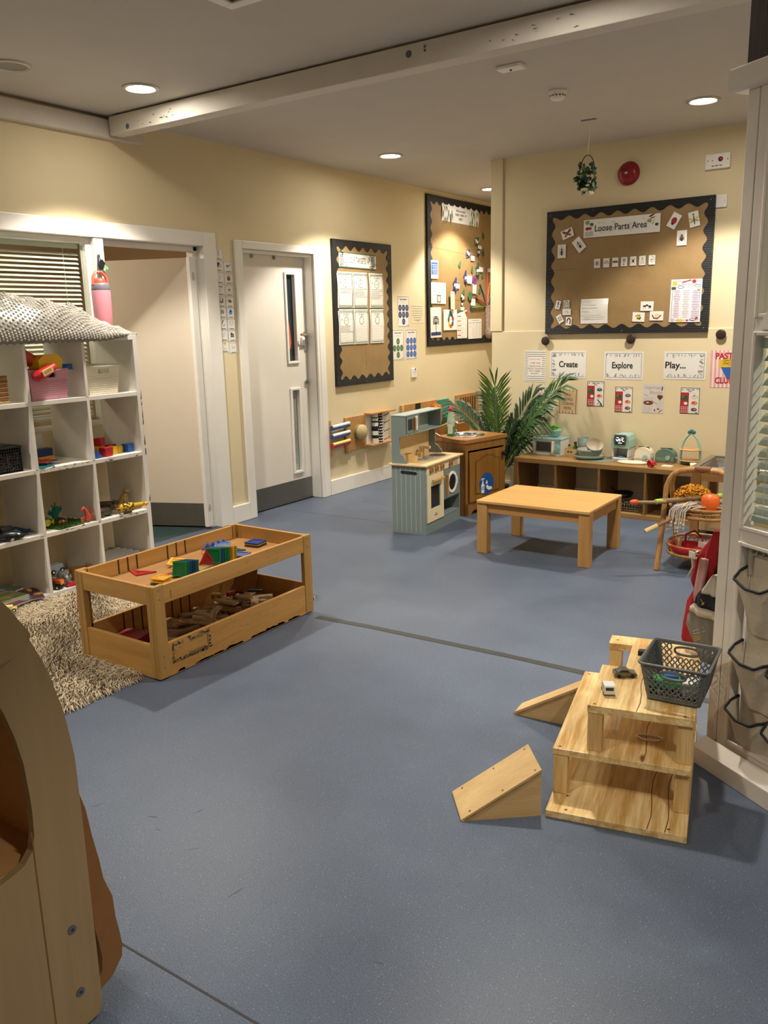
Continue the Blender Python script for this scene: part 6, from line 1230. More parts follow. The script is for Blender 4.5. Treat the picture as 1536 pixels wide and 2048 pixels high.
# third row left: sea animals
def sea(name, label, loc, rz, pts, rad, c, flat, fins, belly=None, group='toy sea animals in the third row'):
    t = thing(name, label, 'toy animal', loc, (0, 0, rz), group); m = MB(); m.tube(pts, rad, 12, 0, flat=flat); m.build('body', mat(c, .3, var=.06), t)
    f = MB()
    for q in fins: f.quad(q); f.quad([(p[0], p[1], p[2]-.003) for p in q[::-1]])
    f.build('fin', mat(c, .3, var=.06), t)
    if belly: m = MB(); [m.ball(p, r, 0, (1.4, .6, .8), 8) for p, r in belly]; m.build('white_patch', M_WHITE, t)
sea('toy_orca', 'black and white toy orca lying at the front of the third row', (-4.225, 2.50, z2+.026), 1.25, [(-.10, 0, -.008), (-.06, 0, .0), (0, 0, .004), (.05, 0, .0), (.085, 0, -.006), (.10, 0, -.008)], [.006, .018, .030, .028, .018, .006], '#131517', .85, [[(-.09, 0, -.006), (-.135, -.035, .0), (-.12, 0, -.002), (-.135, .035, .0)], [(-.01, 0, .028), (-.03, 0, .075), (-.035, 0, .026), (-.02, 0, .024)], [(.03, -.025, 0), (.0, -.07, -.012), (-.005, -.03, -.004), (.01, -.025, 0)]], [((.06, -.018, .008), .009), ((.02, -.02, -.014), .014)])
sea('toy_shark', 'grey toy shark with upright fins behind the orca', (-4.37, 2.56, z2+.03), 1.5, [(-.11, 0, 0), (-.05, 0, .0), (0, 0, .004), (.06, 0, 0), (.09, 0, -.004)], [.006, .018, .026, .02, .005], '#474c50', .9, [[(-.10, 0, 0), (-.145, 0, .05), (-.13, 0, .0), (-.14, 0, -.02)], [(0, 0, .024), (-.03, 0, .085), (-.04, 0, .022), (-.02, 0, .02)]])
sea('toy_whale', 'small bright blue toy fish between orca and ray', (-4.27, 2.575, z2+.02), 1.0, [(-.05, 0, 0), (-.02, 0, .004), (.02, 0, .004), (.04, 0, 0)], [.004, .018, .022, .006], '#3c86b0', .8, [[(-.045, 0, 0), (-.07, -.02, .004), (-.06, 0, 0), (-.07, .02, .004)]])
sea('toy_ray', 'dark blue toy manta ray with thin tail beside the divider', (-4.28, 2.655, z2+.016), 1.9, [(-.03, 0, 0), (0, 0, .004), (.035, 0, .002)], [.006, .014, .008], '#16394c', .7, [[(.03, 0, .004), (-.01, -.065, .01), (-.03, -.01, 0), (-.02, 0, 0)], [(.03, 0, .004), (-.01, .065, .03), (-.03, .01, 0), (-.02, 0, 0)], [(-.03, -.003, 0), (-.09, 0, .002), (-.095, 0, .002), (-.03, .003, 0)]])
# bottom row
M_FOAM = mat('#b9b6b0', .8, var=.04, nscale=40, bmp=.15, bscale=300); M_FOAMD = mat('#3c3a38', .8)
for k in range(4):
    m = MB(); pts = []
    N = 5; S = .15
    for s in range(4):
        a = s*PI/2; c, q = math.cos(a), math.sin(a)
        for i in range(N):
            for (u, v) in ((i/N, 0), ((i+.32)/N, 0), ((i+.25)/N, .022), ((i+.78)/N, .022), ((i+.7)/N, 0)):
                x, y = (u*2-1)*S, -S-v+.011; pts.append((x*c-y*q, x*q+y*c))
    m.prism(pts, 0, .016, 0, None, 1 if k % 2 else 0)
    o = m.build('foam_mat', [M_FOAM, mat('#d8d4cc', .8)], None, (-4.365+.006*(k % 2), 3.262+.004*k, ZR[3]+.017*k), (0, 0, .02*k-.02)); tag(o, 'grey interlocking foam floor mat in the stack in the bottom right cubby', 'foam mat', 'stack of grey foam mats')
def vehicle(name, label, loc, rz, L_, W_, H_, c, wr, wc='#141414', extra=None, group=None):
    t = thing(name, label, 'toy vehicle', loc, (0, 0, rz), group); MB().box(-L_/2, L_/2, -W_/2, W_/2, wr*.8, H_).build('body', c, t, bevel=min(.008, H_*.15), seg=3)
    for sx in (-1, 1):
        for sy in (-1, 1): m = MB().cyl((sx*L_*.32, sy*(W_/2-.004), wr), (sx*L_*.32, sy*(W_/2+.003), wr), wr, n=18, mi=0); m.cyl((sx*L_*.32, sy*(W_/2+.003), wr), (sx*L_*.32, sy*(W_/2+.0045), wr), wr*.5, n=14, mi=1); m.build('wheel', [mat(wc, .5), M_WHITE], t)
    if extra: extra(t)
    return t
vehicle('toy_bus', 'pale blue toy bus with dark wheels at the back of the bottom row', (-4.44, 2.91, ZR[3]+.03), PI/2+.1, .10, .06, .055, mat('#a9bcc4', .4), .016)
t = vehicle('toy_train', 'orange topped toy train carriage at the front of the bottom row', (-4.255, 2.775, ZR[3]), .35, .115, .042, .034, M_BLACK, .012); MB().box(-.058, .058, -.02, .02, .034, .058).build('orange_roof', mat('#b8481c', .4), t, bevel=.006, seg=3); MB().box(.0575, .0605, -.016, .016, .03, .052).build('yellow_front', mat('#dd9420', .4), t)
quad_animal('toy_elephant', 'pale grey toy elephant in the bottom row', (-4.285, 2.86, ZR[3]), -.3, .075, .045, .028, .010, .012, .028, [mat('#9aa0a4', .5, var=.04)], group=None)
quad_animal('toy_lion', 'brown toy lion behind the train table leg in the bottom row', (-4.28, 2.965, ZR[3]), .9, .09, .055, .026, .009, .02, .03, [mat('#8a5624', .5, var=.2, nscale=50)], group=None)
o = MB().prism([(-.06, -.02), (.05, -.03), (.06, .0), (-.04, .03)], 0, .014).build('toy_plane', mat('#b31a2c', .4), None, (-4.215, 2.885, ZR[3]), (0, 0, 1.5), bevel=.004); tag(o, 'flat red toy at the front edge of the bottom row', 'toy')
m = MB().lathe([(.02, -.008), (.028, -.01), (.034, 0), (.028, .01), (.02, .008), (.02, -.008)], n=22); o = m.build('rubber_ring', M_BLACK, None, (-4.225, 2.735, ZR[3]+.034), (0, PI/2, .2)); tag(o, 'small black rubber wheel ring standing beside the divider in the bottom row', 'toy')
def book(label, x, y, z, w_, h_, th, c1, c2, rz, g='picture books on the bottom shelf'):
    t = thing('picture_book', label, 'book', (x, y, z), (0, 0, rz), g); MB().box(-h_/2+.003, h_/2-.003, -w_/2+.002, w_/2-.003, .0015, th-.0015).build('pages', mat('#ddd2b8', .7), t)
    m = MB().box(-h_/2, h_/2, -w_/2, w_/2, 0, .0015, 0); m.box(-h_/2, h_/2, -w_/2, w_/2, th-.0015, th, 0); m.box(-h_/2, h_/2, -w_/2-.001, -w_/2+.002, 0, th, 0)
    for k in range(7): m.disc(rnd(-h_*.35, h_*.35), rnd(-w_*.35, w_*.35), rnd(.015, .05), rnd(.012, .04), th+.0004+k*.00005, 1+k % 3, 12)
    m.build('cover', [mat(c1, .35, var=.1, nscale=20), mat(c2, .35), mat('#5a7f86', .4), mat('#c9a23a', .4)], t)
book('purple and brown picture book at the bottom front of the book pile', -4.245, 2.455, ZR[3], .26, .19, .012, '#5a2f48', '#8a5a34', .15)
book('green and cream picture book lying on the purple book', -4.285, 2.46, ZR[3]+.0125, .25, .17, .012, '#9a8a5a', '#6a8a6a', .05)
book('dark plum picture book at the right of the book pile', -4.265, 2.63, ZR[3], .10, .22, .010, '#43263a', '#5a3a4a', -.35)
book('grey picture book at the back of the pile', -4.43, 2.55, ZR[3], .20, .15, .02, '#5c6a66', '#9aa6a0', .3); book('yellow picture book at the far left of the bottom shelf', -4.40, 2.40, ZR[3]+.026, .12, .12, .012, '#c79a20', '#d8c060', .2)
t = vehicle('toy_car', 'small yellow toy car on the edge of the rug below the cubby unit', (-4.10, 2.395, .032), .9, .075, .036, .024, mat('#cdb95a', .4), .010); MB().box(-.02, .018, -.015, .015, .022, .036).build('cabin', mat('#e0d49a', .4), t, bevel=.005)

# ---------------------------------------------------------------- shaggy rug
t = thing('shag_rug', 'beige shaggy rug on the floor under the train table', 'rug', (0, 0, 0))
RX0, RX1, RY0, RY1 = -4.16, -2.86, 1.84, 3.46
MB().box(RX0, RX1, RY0, RY1, 0.0005, .006).build('rug_backing', mat('#5c5244', .95, var=.15, nscale=40), t)
random.seed(11)
vs = []; fs = []
def strand(x, y, l, a, edge=0):
    o = len(vs); w_ = .0021; h0 = rnd(.012, .026)
    dx, dy = math.cos(a), math.sin(a); px, py = -dy*w_, dx*w_; c = rnd(-.5, .5)
    P = ((0, .003), (.3, h0*.8), (.65, h0), (1.0, h0*rnd(.2, .8) if not edge else rnd(.002, .006)))
    for s, z in P:
        q = c*s*s*l; cx, cy = x+dx*l*s-dy*q, y+dy*l*s+dx*q; k = 1-.45*s
        vs.append((cx+px*k, cy+py*k, z)); vs.append((cx-px*k, cy-py*k, z+.0012))
    for i in range(3): fs.append((o+2*i, o+2*i+1, o+2*i+3, o+2*i+2))
N_ = 0
while N_ < 21000:
    x, y = rnd(RX0, RX1), rnd(RY0, RY1)
    if -3.25 < x < -2.76 and 2.27 < y < 3.27: continue
    if x < -3.9 and y < 2.0: continue
    flow = 2.2*math.sin(x*5+1)+1.7*math.cos(y*6.3)+rnd(-1.1, 1.1); l = rnd(.024, .046)
    ex, ey = x+l*math.cos(flow), y+l*math.sin(flow)
    if -3.28 < ex < -2.73 and 2.235 < ey < 3.30: continue
    strand(x, y, l, flow); N_ += 1
for k in range(420): strand(RX1-rnd(0, .02), rnd(RY0, RY1 if rnd(0, 1) < .2 else 2.22), rnd(.03, .06), rnd(-.8, .6), 1)
for k in range(260): strand(rnd(-3.3, RX1), RY1-rnd(0, .03), rnd(.03, .055), PI/2+rnd(-.8, .8), 1)
m = MB(); m.v = vs; m.f = [list(f) for f in fs]; m.m = [random.choice((0, 0, 1, 2)) for _ in fs]; m.sm = [True]*len(fs)
for i in range(0, len(fs), 3): m.m[i+1] = m.m[i]; m.m[i+2] = m.m[i]
pile = m.build('pile', [mat('#b9a88c', .85, var=.12, nscale=30), mat('#a08d70', .85, var=.12, nscale=30), mat('#cbbda4', .85, var=.1, nscale=30)], t); pile['kind'] = 'stuff'

# ---------------------------------------------------------------- train table
TT = (-3.003, 2.772)
W_PINE = wood('#a17537', '#ba8d4e', 'Y', .9, .45, contrast=.9); W_PINEX = wood('#a17537', '#ba8d4e', 'X', .9, .45, contrast=.9); W_PINEZ = wood('#947035', '#ad8448', 'Z', .9, .45)
W_TRAY = wood('#8d6132', '#a67842', 'Y', .7, .55)
M_GAP = mat('#3a2410', .8)
t = thing('train_table', 'worn pine two level train table with a tiles tray above a track bin', 'train table', (*TT, .0065))
hx, hy = .2675, .530
def panel(name, x0, x1, y0, y1, z0, z1, m_, par=None): return MB().box(x0, x1, y0, y1, z0, z1).build(name, m_, par or t, bevel=.003)
panel('upper_tray', -hx+.02, hx-.02, -hy+.02, hy-.02, .336, .346, W_TRAY)
panel('upper_front_rail', hx-.022, hx-.004, -hy+.05, hy-.05, .333, .418, W_PINE); bk = panel('upper_back_rail', -hx+.004, -hx+.022, -hy+.05, hy-.05, .333, .418, W_PINE)
panel('upper_end_rail', -hx+.045, hx-.045, -hy+.004, -hy+.022, .333, .418, W_PINEX); panel('upper_end_rail', -hx+.045, hx-.045, hy-.022, hy-.004, .333, .418, W_PINEX)
for y in (-.30, -.245, -.19, .005, .065, .125): MB().box(-hx+.0222, -hx+.0235, y-.004, y+.004, .346, .417).build('slot', M_GAP, bk)
panel('bin_floor', -hx+.02, hx-.02, -hy+.02, hy-.02, .010, .022, W_TRAY)
lf = panel('lower_front_board', hx-.022, hx-.004, -hy+.04, hy-.04, -.004, .152, W_PINE); lb_ = panel('lower_back_board', -hx+.004, -hx+.022, -hy+.04, hy-.04, .004, .152, W_PINE)
panel('lower_end_board', -hx+.045, hx-.045, -hy+.004, -hy+.022, -.004, .152, W_PINEX); panel('lower_end_board', -hx+.045, hx-.045, hy-.022, hy-.004, .004, .152, W_PINEX)
for y in (-.30, -.245, -.19, .005, .065, .125): MB().box(-hx+.0222, -hx+.0235, y-.004, y+.004, .022, .15).build('slot', M_GAP, lb_)
for sx in (-1, 1):
    for sy in (-1, 1):
        lg = panel('leg', sx*hx-(.022 if sx > 0 else 0), sx*hx+(.022 if sx < 0 else 0), sy*hy-(.06 if sy > 0 else 0), sy*hy+(.06 if sy < 0 else 0), 0, .422, W_PINEZ)
        panel('corner_block', sx*hx-(.05 if sx > 0 else -.022), sx*hx+(.05 if sx < 0 else -.022), sy*hy-(.03 if sy > 0 else 0), sy*hy+(.03 if sy < 0 else 0), 0, .420, W_PINEZ)
        m = MB()
        for z in (.05, .10, .36, .40): m.disc(sy*hy-sy*.03, z, .004, .004, sx*hx+sx*.0006, 0, 8, Matrix(((0, 0, 1, 0), (1, 0, 0, 0), (0, 1, 0, 0), (0, 0, 0, 1))))
        m.build('screw', M_STEEL, lg)
m = MB(); FXm = Matrix(((0, 0, 1, hx-.0034), (1, 0, 0, 0), (0, 1, 0, 0), (0, 0, 0, 1)))     # worn sticker remains and scratches on the front
for a, b, c, d in ((-.455, -.22, .055, .062), (-.455, -.447, .055, .135), (-.455, -.38, .124, .138), (-.35, -.25, .118, .135), (-.245, -.225, .07, .145), (-.44, -.37, .045, .056), (-.36, -.25, .047, .075)): m.quad([(a+rnd(0, .01), c+rnd(0, .005), 0), (b-rnd(0, .01), c+rnd(0, .006), 0), (b-rnd(0, .008), d-rnd(0, .005), 0), (a+rnd(0, .008), d-rnd(0, .006), 0)], 0, FXm)
for k in range(150):
    q = random.random(); y, z = (rnd(-.455, -.22), rnd(.046, .062)) if q < .45 else ((rnd(-.36, -.22), rnd(.118, .142)) if q < .7 else ((rnd(-.456, -.443), rnd(.05, .135)) if q < .82 else ((rnd(-.24, -.222), rnd(.06, .145)) if q < .92 else (rnd(-.45, -.38), rnd(.122, .138)))))
    a_, b_ = rnd(.006, .016), rnd(.003, .008); m.quad([(y, z, .0001), (y+a_, z+rnd(-.001, .001), .0001), (y+a_*.9, z+b_, .0001), (y+a_*.4, z+b_*rnd(.6, 1.3), .0001), (y-a_*.05, z+b_*.7, .0001)], 0, FXm)
m.quad([(-.435, .35, 0), (-.427, .35, 0), (-.427, .385, 0), (-.437, .385, 0)], 0, FXm)
for k in range(70):
    y = rnd(-.45, .45); z = random.choice((rnd(.345, .41), rnd(.02, .07), rnd(.08, .14))); m.line([(y, z), (y+rnd(-.012, .02), z+rnd(-.01, .008))], rnd(.001, .0022), .0001, 0, FXm)
for k in range(60): y = rnd(-.47, .43); a_, b_ = rnd(.006, .012), rnd(.006, .02); m.quad([(y, .002, .0002), (y+.05, .002, .0002), (y+.045, a_, .0002), (y+.02, b_, .0002), (y+.004, a_*.9, .0002)], 1, FXm)
m.build('worn_patch', [mat('#77623e', .8, var=.25, nscale=60), mat('#a0865a', .8, var=.25, nscale=60)], lf)['kind'] = 'stuff'

def tile(kind, s, c, label, x, y, z, rot=(0, 0, 0), grp='magnetic tiles in the train table tray'):
    P = {'sq': [(-s/2, -s/2), (s/2, -s/2), (s/2, s/2), (-s/2, s/2)], 'tri': [(-s/2, -s/3), (s/2, -s/3), (0, s*.55)], 'rtri': [(-s/2, -s/2), (s/2, -s/2), (-s/2, s/2)], 'wide': [(-s*.75, -s/2), (s*.75, -s/2), (s*.75, s/2), (-s*.75, s/2)]}[kind]
    n = len(P); cx = sum(p[0] for p in P)/n; cy = sum(p[1] for p in P)/n; k = .76 if n == 4 else .62
    I = [(cx+(x_-cx)*k, cy+(y_-cy)*k) for x_, y_ in P]; m = MB()
    for zz in (.0065, 0.0):
        m.add([(x_, y_, zz) for x_, y_ in P]+[(x_, y_, zz) for x_, y_ in I], [(i, (i+1) % n, n+(i+1) % n, n+i) for i in range(n)])
    m.add([(x_, y_, 0) for x_, y_ in P]+[(x_, y_, .0065) for x_, y_ in P], [(i, (i+1) % n, n+(i+1) % n, n+i) for i in range(n)])
    m.add([(x_, y_, 0) for x_, y_ in I]+[(x_, y_, .0065) for x_, y_ in I], [(i, (i+1) % n, n+(i+1) % n, n+i) for i in range(n)])
    t = thing('magnetic_tile', label, 'magnetic tile', (x, y, z), rot, grp); m.build('rim', mat(c, .3, var=.03), t)
    ic = tuple(min(1, v*.95+.004) for v in lin(c)); w_ = MB().add([(x_, y_, .0042) for x_, y_ in I]+[(x_, y_, .0022) for x_, y_ in I], [tuple(range(n)), tuple(range(2*n-1, n-1, -1))])
    w_.build('clear_window', mat(ic, .12, var=.03, alpha=.88), t)
    return t
ZT = .3534; G_, R_, Y_, B_, O_, P_, D_ = '#0f6a3c', '#a81f28', '#d69a10', '#1d3f86', '#e0531a', '#3f2f72', '#0f3f30'
tile('rtri', .10, R_, 'red triangular tile lying alone near the left of the tray', -3.17, 2.55, ZT, (0, 0, 1.2))
for k in range(3): tile('sq', .072, Y_ if k else D_, ('dark green square tile at the bottom of the yellow stack', 'lower yellow square tile in the stack by the front rail', 'yellow four pane square tile on top of the stack by the front rail')[k], -2.945+.002*k, 2.468, ZT+.0068*k*1.9, (0, 0, .12+.05*k))
tile('rtri', .085, R_, 'red tile leaning behind the green triangle', -3.03, 2.615, ZT, (0, .0, 2.3)); tile('rtri', .085, G_, 'green triangular tile left of the upright green stack', -2.99, 2.575, ZT+.0075, (0, 0, 2.6))
for k, c in enumerate((G_, G_, B_, D_, B_, G_)): tile('sq', .073, c, ('frontmost green square tile of the upright leaning stack', 'second green square tile of the upright leaning stack', 'blue square tile in the upright leaning stack', 'dark green square tile in the upright leaning stack', 'back blue square tile of the upright leaning stack', 'rearmost green square tile of the upright leaning stack')[k], -2.945+.004*k, 2.585+.011*k, ZT+.038, (PI/2-.18, 0, .35), 'upright leaning stack of green and blue tiles')
tile('tri', .06, O_, 'bright orange triangular tile leaning behind the green stack', -2.985, 2.66, ZT+.03, (PI/2-.5, 0, .5)); tile('rtri', .05, '#7f9aa8', 'small pale blue tile at the end of the green stack', -2.90, 2.655, ZT+.03, (PI/2-.3, 0, .9))
tile('wide', .07, Y_, 'yellow frame shaped tile leaning against others in the middle of the tray', -3.09, 2.71, ZT+.016, (.25, .1, .5)); tile('wide', .066, Y_, 'second yellow frame tile under the leaning yellow one', -3.06, 2.70, ZT, (0, 0, .75)); tile('rtri', .085, '#b0303a', 'red tile lying below the yellow frames', -3.02, 2.745, ZT+.002, (.1, 0, .3))
tile('tri', .085, '#8a1a24', 'dark red triangle standing upright in the middle of the tray', -2.99, 2.80, ZT+.030, (PI/2-.15, 0, .9))
for k, c in enumerate((G_, B_, G_, G_, '#7a6a30', Y_, '#8a7a3a')): tile('sq', .078, c, ('left green square tile of the upright row', 'blue square tile of the upright row', 'second green square tile of the upright row', 'third green square tile of the upright row', 'brownish square tile of the upright row', 'yellow square tile of the upright row', 'end olive square tile of the upright row')[k], -2.965+.006*k, 2.825+.012*k, ZT+.041, (PI/2-.12, 0, .45), 'upright row of square tiles')
tile('sq', .078, '#15703a', 'green square tile lying by the front rail', -2.895, 2.735, ZT, (0, 0, .2)); tile('sq', .076, '#7a1a1e', 'dark red square tile under the green one by the front rail', -2.90, 2.80, ZT, (0, 0, -.1))
for k, (kd, c, x, y, rz, lab) in enumerate((('sq', P_, -3.12, 2.985, .3, 'purple square tile at the back of the central pile'), ('tri', '#55407e', -3.08, 2.97, 1.4, 'violet triangular tile in the central pile'), ('rtri', O_, -3.085, 2.935, .2, 'orange tile with hole on the central pile'), ('rtri', '#5a4a82', -3.03, 2.945, 2.0, 'lilac triangular tile at the right of the central pile'), ('sq', '#3f64a0', -3.11, 3.03, .7, 'pale blue tile at the back right of the central pile'))): tile(kd, .082, c, lab, x, y, ZT+.0068*k, (.02*k, 0, rz), 'central pile of purple and orange tiles')
for k in range(4): tile('tri', .06, '#2f2a66', ('first', 'second', 'third', 'last')[k]+' small indigo triangle of the leaning row at the back rail', -3.155+.004*k, 2.965+.035*k, ZT+.028, (PI/2-.9, 0, .7), 'leaning row of indigo triangles')
for k, c in enumerate((R_, '#6f1f2a', '#2a5092')): tile('sq', .085, c, ('red square tile at the bottom of the blue topped stack', 'dark red square tile inside the blue topped stack', 'blue square tile on top of the stack by the front rail')[k], -2.935, 2.975, ZT+.0068*k, (0, 0, .3), 'blue topped stack near the front rail')
tile('sq', .05, Y_, 'small yellow tile half hidden by the front rail', -2.86, 2.89, ZT, (0, 0, .5)); tile('sq', .05, '#16305e', 'small navy tile beside the yellow one at the front rail', -2.885, 2.925, ZT, (0, 0, .2)); tile('rtri', .09, '#d9a81c', 'yellow triangular tile at the right part of the front rail', -2.865, 3.06, ZT, (0, 0, 1.6))
tile('rtri', .08, '#16505c', 'dark teal triangular tile lying alone in the right half', -3.06, 3.085, ZT, (0, 0, .9)); 
for k, c in enumerate(('#20251c', '#8a7440', '#1d3f86')): tile('sq', .085, c, ('dark square tile at the bottom of the far right stack', 'brownish square tile in the middle of the far right stack', 'deep blue square tile on top of the far right stack')[k], -3.03, 3.195, ZT+.0068*k*1.3, (0, 0, .15), 'blue stack at the far right')

# bin of wooden track
W_TRK = [wood('#a98557', '#c2a071', 'X', 1.2, .6), wood('#8f6d44', '#a98459', 'X', 1.2, .6), wood('#c0a27a', '#d4b991', 'X', 1.2, .6)]
def track(curved, mi):
    m = MB(); n = 8 if curved else 1; L_, W_, H_ = .14, .038, .012; R0 = .16
    def pt(s, v, z):
        if not curved: return ((s-.5)*L_, v, z)
        a = (s-.5)*L_/R0; return ((R0+v)*math.sin(a), (R0+v)*math.cos(a)-R0, z)
    prof = [(-W_/2, 0), (W_/2, 0), (W_/2, H_), (.015, H_), (.015, H_-.003), (.009, H_-.003), (.009, H_), (-.009, H_), (-.009, H_-.003), (-.015, H_-.003), (-.015, H_), (-W_/2, H_)]; q = len(prof)
    m.add([pt(i/n, v, z) for i in range(n+1) for v, z in prof], [(i*q+k, i*q+(k+1) % q, (i+1)*q+(k+1) % q, (i+1)*q+k) for i in range(n) for k in range(q)]+[tuple(range(q-1, -1, -1)), tuple(range(n*q, n*q+q))])
    o = m.build('x', W_TRK[mi]); me = o.data; bpy.data.objects.remove(o); me.name = 'track_piece'; return me
tm = [[track(c, k) for k in range(3)] for c in (0, 1)]
random.seed(21)
for k in range(74):
    s = k/74; y = 2.50+.72*random.random(); xr = rnd(-3.17, -2.84); hgt = .055*math.exp(-((y-2.95)/.26)**2)*math.exp(-((xr+3.0)/.13)**2)
    z = .032+.0135*(k % 6)*(.35+1.3*hgt/.055)*.72
    cv = random.random() < .45; o = bpy.data.objects.new('train_track', tm[int(cv)][k % 3]); C.objects.link(o); a = rnd(0, PI)
    ca, sa = abs(math.cos(a)), abs(math.sin(a)); x = max(-3.235+.085*ca+.02*sa, min(-2.775-.085*ca-.02*sa, xr)); y = max(2.30+.085*sa, min(3.26-.085*sa, y))
    o.location = (x, y, z); o.rotation_euler = (rnd(-.18, .18) if k > 12 else 0, rnd(-.16, .16) if k > 12 else 0, a)
    tag(o, 'curved piece of wooden train track in the heap in the lower bin' if cv else 'straight piece of wooden train track in the heap in the lower bin', 'train track', 'curved track pieces in the lower bin' if cv else 'straight track pieces in the lower bin')
o = MB().box(-.07, .07, -.065, .065, 0, .05).build('toy_box', mat('#8e1822', .5), None, (-3.15, 2.435, .029), (0, 0, .3), bevel=.003); tag(o, 'dark red box in the left end of the lower bin', 'box')
t = thing('train_bridge', 'pale wooden train platform block at the front left of the lower bin', 'wooden block', (-2.99, 2.36, .029), (0, 0, .12)); MB().prism([(-.10, 0), (.10, 0), (.10, .045), (.085, .065), (-.10, .03)], -.035, .035, 0, Matrix(((1, 0, 0, 0), (0, 0, 1, 0), (0, 1, 0, 0), (0, 0, 0, 1)))).build('block', wood('#b59468', '#ccae83', 'X', 1, .55), t, bevel=.002); MB().box(.1, .104, -.02, .02, .005, .04).build('slot', M_GAP, t)
o = MB().box(-.055, .055, -.004, .004, 0, .20).build('wooden_plank', wood('#7d5228', '#99693a', 'Z', 1, .55), None, (-3.14, 3.20, .07), (-.35, .12, .5)); tag(o, 'dark flat wooden plank leaning in the far corner of the lower bin', 'wooden plank')
o = MB().box(-.04, .04, -.008, .008, 0, .012, 0).build('toy_fence', mat('#22201e', .5), None, (-3.03, 3.17, .10), (.1, 0, .5)); tag(o, 'small black toy fence on the track heap', 'toy')
for k, (x, y, z, c, lab) in enumerate(((-3.10, 2.95, .115, '#d8a020', 'small yellow toy engine on top of the track heap'), (-3.06, 3.02, .112, '#a82020', 'small red toy carriage on top of the track heap'))): vehicle('toy_engine', lab, (x, y, z), .5+k, .05, .024, .028, mat(c, .4), .008, group=None)

# ---------------------------------------------------------------- plywood unit at the near left
W_BIRCH = wood('#9c825c', '#ae956e', 'Z', .5, .45, contrast=.7, fine=.6); W_BIRCHX = wood('#b48d60', '#c6a276', 'Y', .6, .4, contrast=.7)
t = thing('plywood_unit', 'curved birch plywood play unit with rounded opening at the near left', 'play unit', (-1.447, 0, 0))
YZm = lambda x: Matrix(((0, 0, 1, x), (1, 0, 0, 0), (0, 1, 0, 0), (0, 0, 0, 1)))
right = [(.945, .03), (.946, .30), (.947, .50), (.946, .635), (.932, .745), (.908, .838), (.882, .905), (.862, .945), (.83, 1.0), (.78, 1.06), (.71, 1.115), (.62, 1.155), (.50, 1.175)]
out = [(.93, .004), (.942, .012)]+right; cy_ = .5; full = out+[(2*cy_-y, z) for y, z in out[::-1]]
hr = [(.805, .455), (.828, .478), (.836, .51), (.838, .56), (.837, .60), (.833, .669), (.822, .731), (.806, .79), (.78, .85), (.74, .905), (.68, .95), (.6, .975), (.5, .98)]
hole = [(.76, .446)]+hr; hole = hole+[(2*cy_-y, z) for y, z in hole[::-1]]
def resample(P, n):
    Q = P+[P[0]]; L_ = [0]
    for a, b in zip(Q[:-1], Q[1:]): L_.append(L_[-1]+math.dist(a, b))
    o = []; j = 0
    for k in range(n):
        s = L_[-1]*k/n
        while L_[j+1] < s: j += 1
        f = (s-L_[j])/max(1e-9, L_[j+1]-L_[j]); o.append((Q[j][0]+(Q[j+1][0]-Q[j][0])*f, Q[j][1]+(Q[j+1][1]-Q[j][1])*f))
    return o
def polar(P, n):       # resample by angle around a common centre so both rings line up
    c = (.5, .68); R = resample(P, 720); A = sorted((math.atan2(z-c[1], y-c[0]), y, z) for y, z in R); o = []
    for k in range(n):
        a = -PI+2*PI*k/n; o.append(min(A, key=lambda q: abs(q[0]-a))[1:])
    return o
n = 240; OUT, HOL = polar(full, n), polar(hole, n)
m = MB(); X0_, X1_ = -.018, 0.0
m.add([(X1_, y, z) for y, z in OUT]+[(X1_, y, z) for y, z in HOL]+[(X0_, y, z) for y, z in OUT]+[(X0_, y, z) for y, z in HOL], [(k, (k+1) % n, n+(k+1) % n, n+k) for k in range(n)]+[(2*n+(k+1) % n, 2*n+k, 3*n+k, 3*n+(k+1) % n) for k in range(n)]+[((k+1) % n, k, 2*n+k, 2*n+(k+1) % n) for k in range(n)]+[(n+k, n+(k+1) % n, 3*n+(k+1) % n, 3*n+k) for k in range(n)])
m.build('front_panel', W_BIRCH, t)
M_LIN = wood('#c08e58', '#d2a570', 'X', .6, .35, contrast=.7)  # lighter than the birch: light inside the opening is put into the colour
LP = [(.88, .452), (.88, .78), (.872, .84), (.845, .91), (.80, .965), (.72, 1.01), (.60, 1.04), (.50, 1.045)]; LP = LP+[(1-y, z) for y, z in LP[::-1][1:]]; n_ = len(LP)
m = MB(); m.add([(-.018, y, z) for y, z in LP]+[(-.42, y, z) for y, z in LP], [(k, (k+1) % n_, n_+(k+1) % n_, n_+k) for k in range(n_)]+[tuple(range(n_, 2*n_))])          # the box lining behind the opening
m.build('opening_lining', M_LIN, t)
MB().box(-.42, -.017, .12, .88, .436, .450).build('inner_shelf', W_BIRCHX, t)
m = MB(); m.line([(-.30, .55), (-.16, .68), (-.10, .77), (-.07, .80)], .004, .4506); m.line([(-.2, .5), (-.12, .78)], .003, .4506); m.build('red_crayon_line', mat('#b0542c', .6), t)
MB().box(-.42, -.018, .12, .88, .004, .435).build('lower_carcass', W_BIRCH, t)
MB().box(.0, .0012, .8285, .8315, .02, .52).build('panel_joint', mat('#8a5c34', .6), t)
cap = [(.50, .90), (.76, .898), (.815, .902), (.85, .918), (.862, .933), (.858, .946), (.84, .974), (.828, .997), (.78, 1.06), (.71, 1.115), (.62, 1.155), (.50, 1.175)]
MB().prism(cap+[(1-y, z) for y, z in cap[::-1][1:]], .0, .032, 0, YZm(0)).build('top_rail', W_BIRCH, t, bevel=.004)
for y, z in ((.892, .252), (.894, .094)):
    m = MB(); m.cyl((0, y, z), (.003, y, z), .010, n=20); m.cyl((.003, y, z), (.0034, y, z), .004, n=6, mi=1); m.build('bolt', [mat('#9a9a94', .3, 1), mat('#2e2e2e')], t)
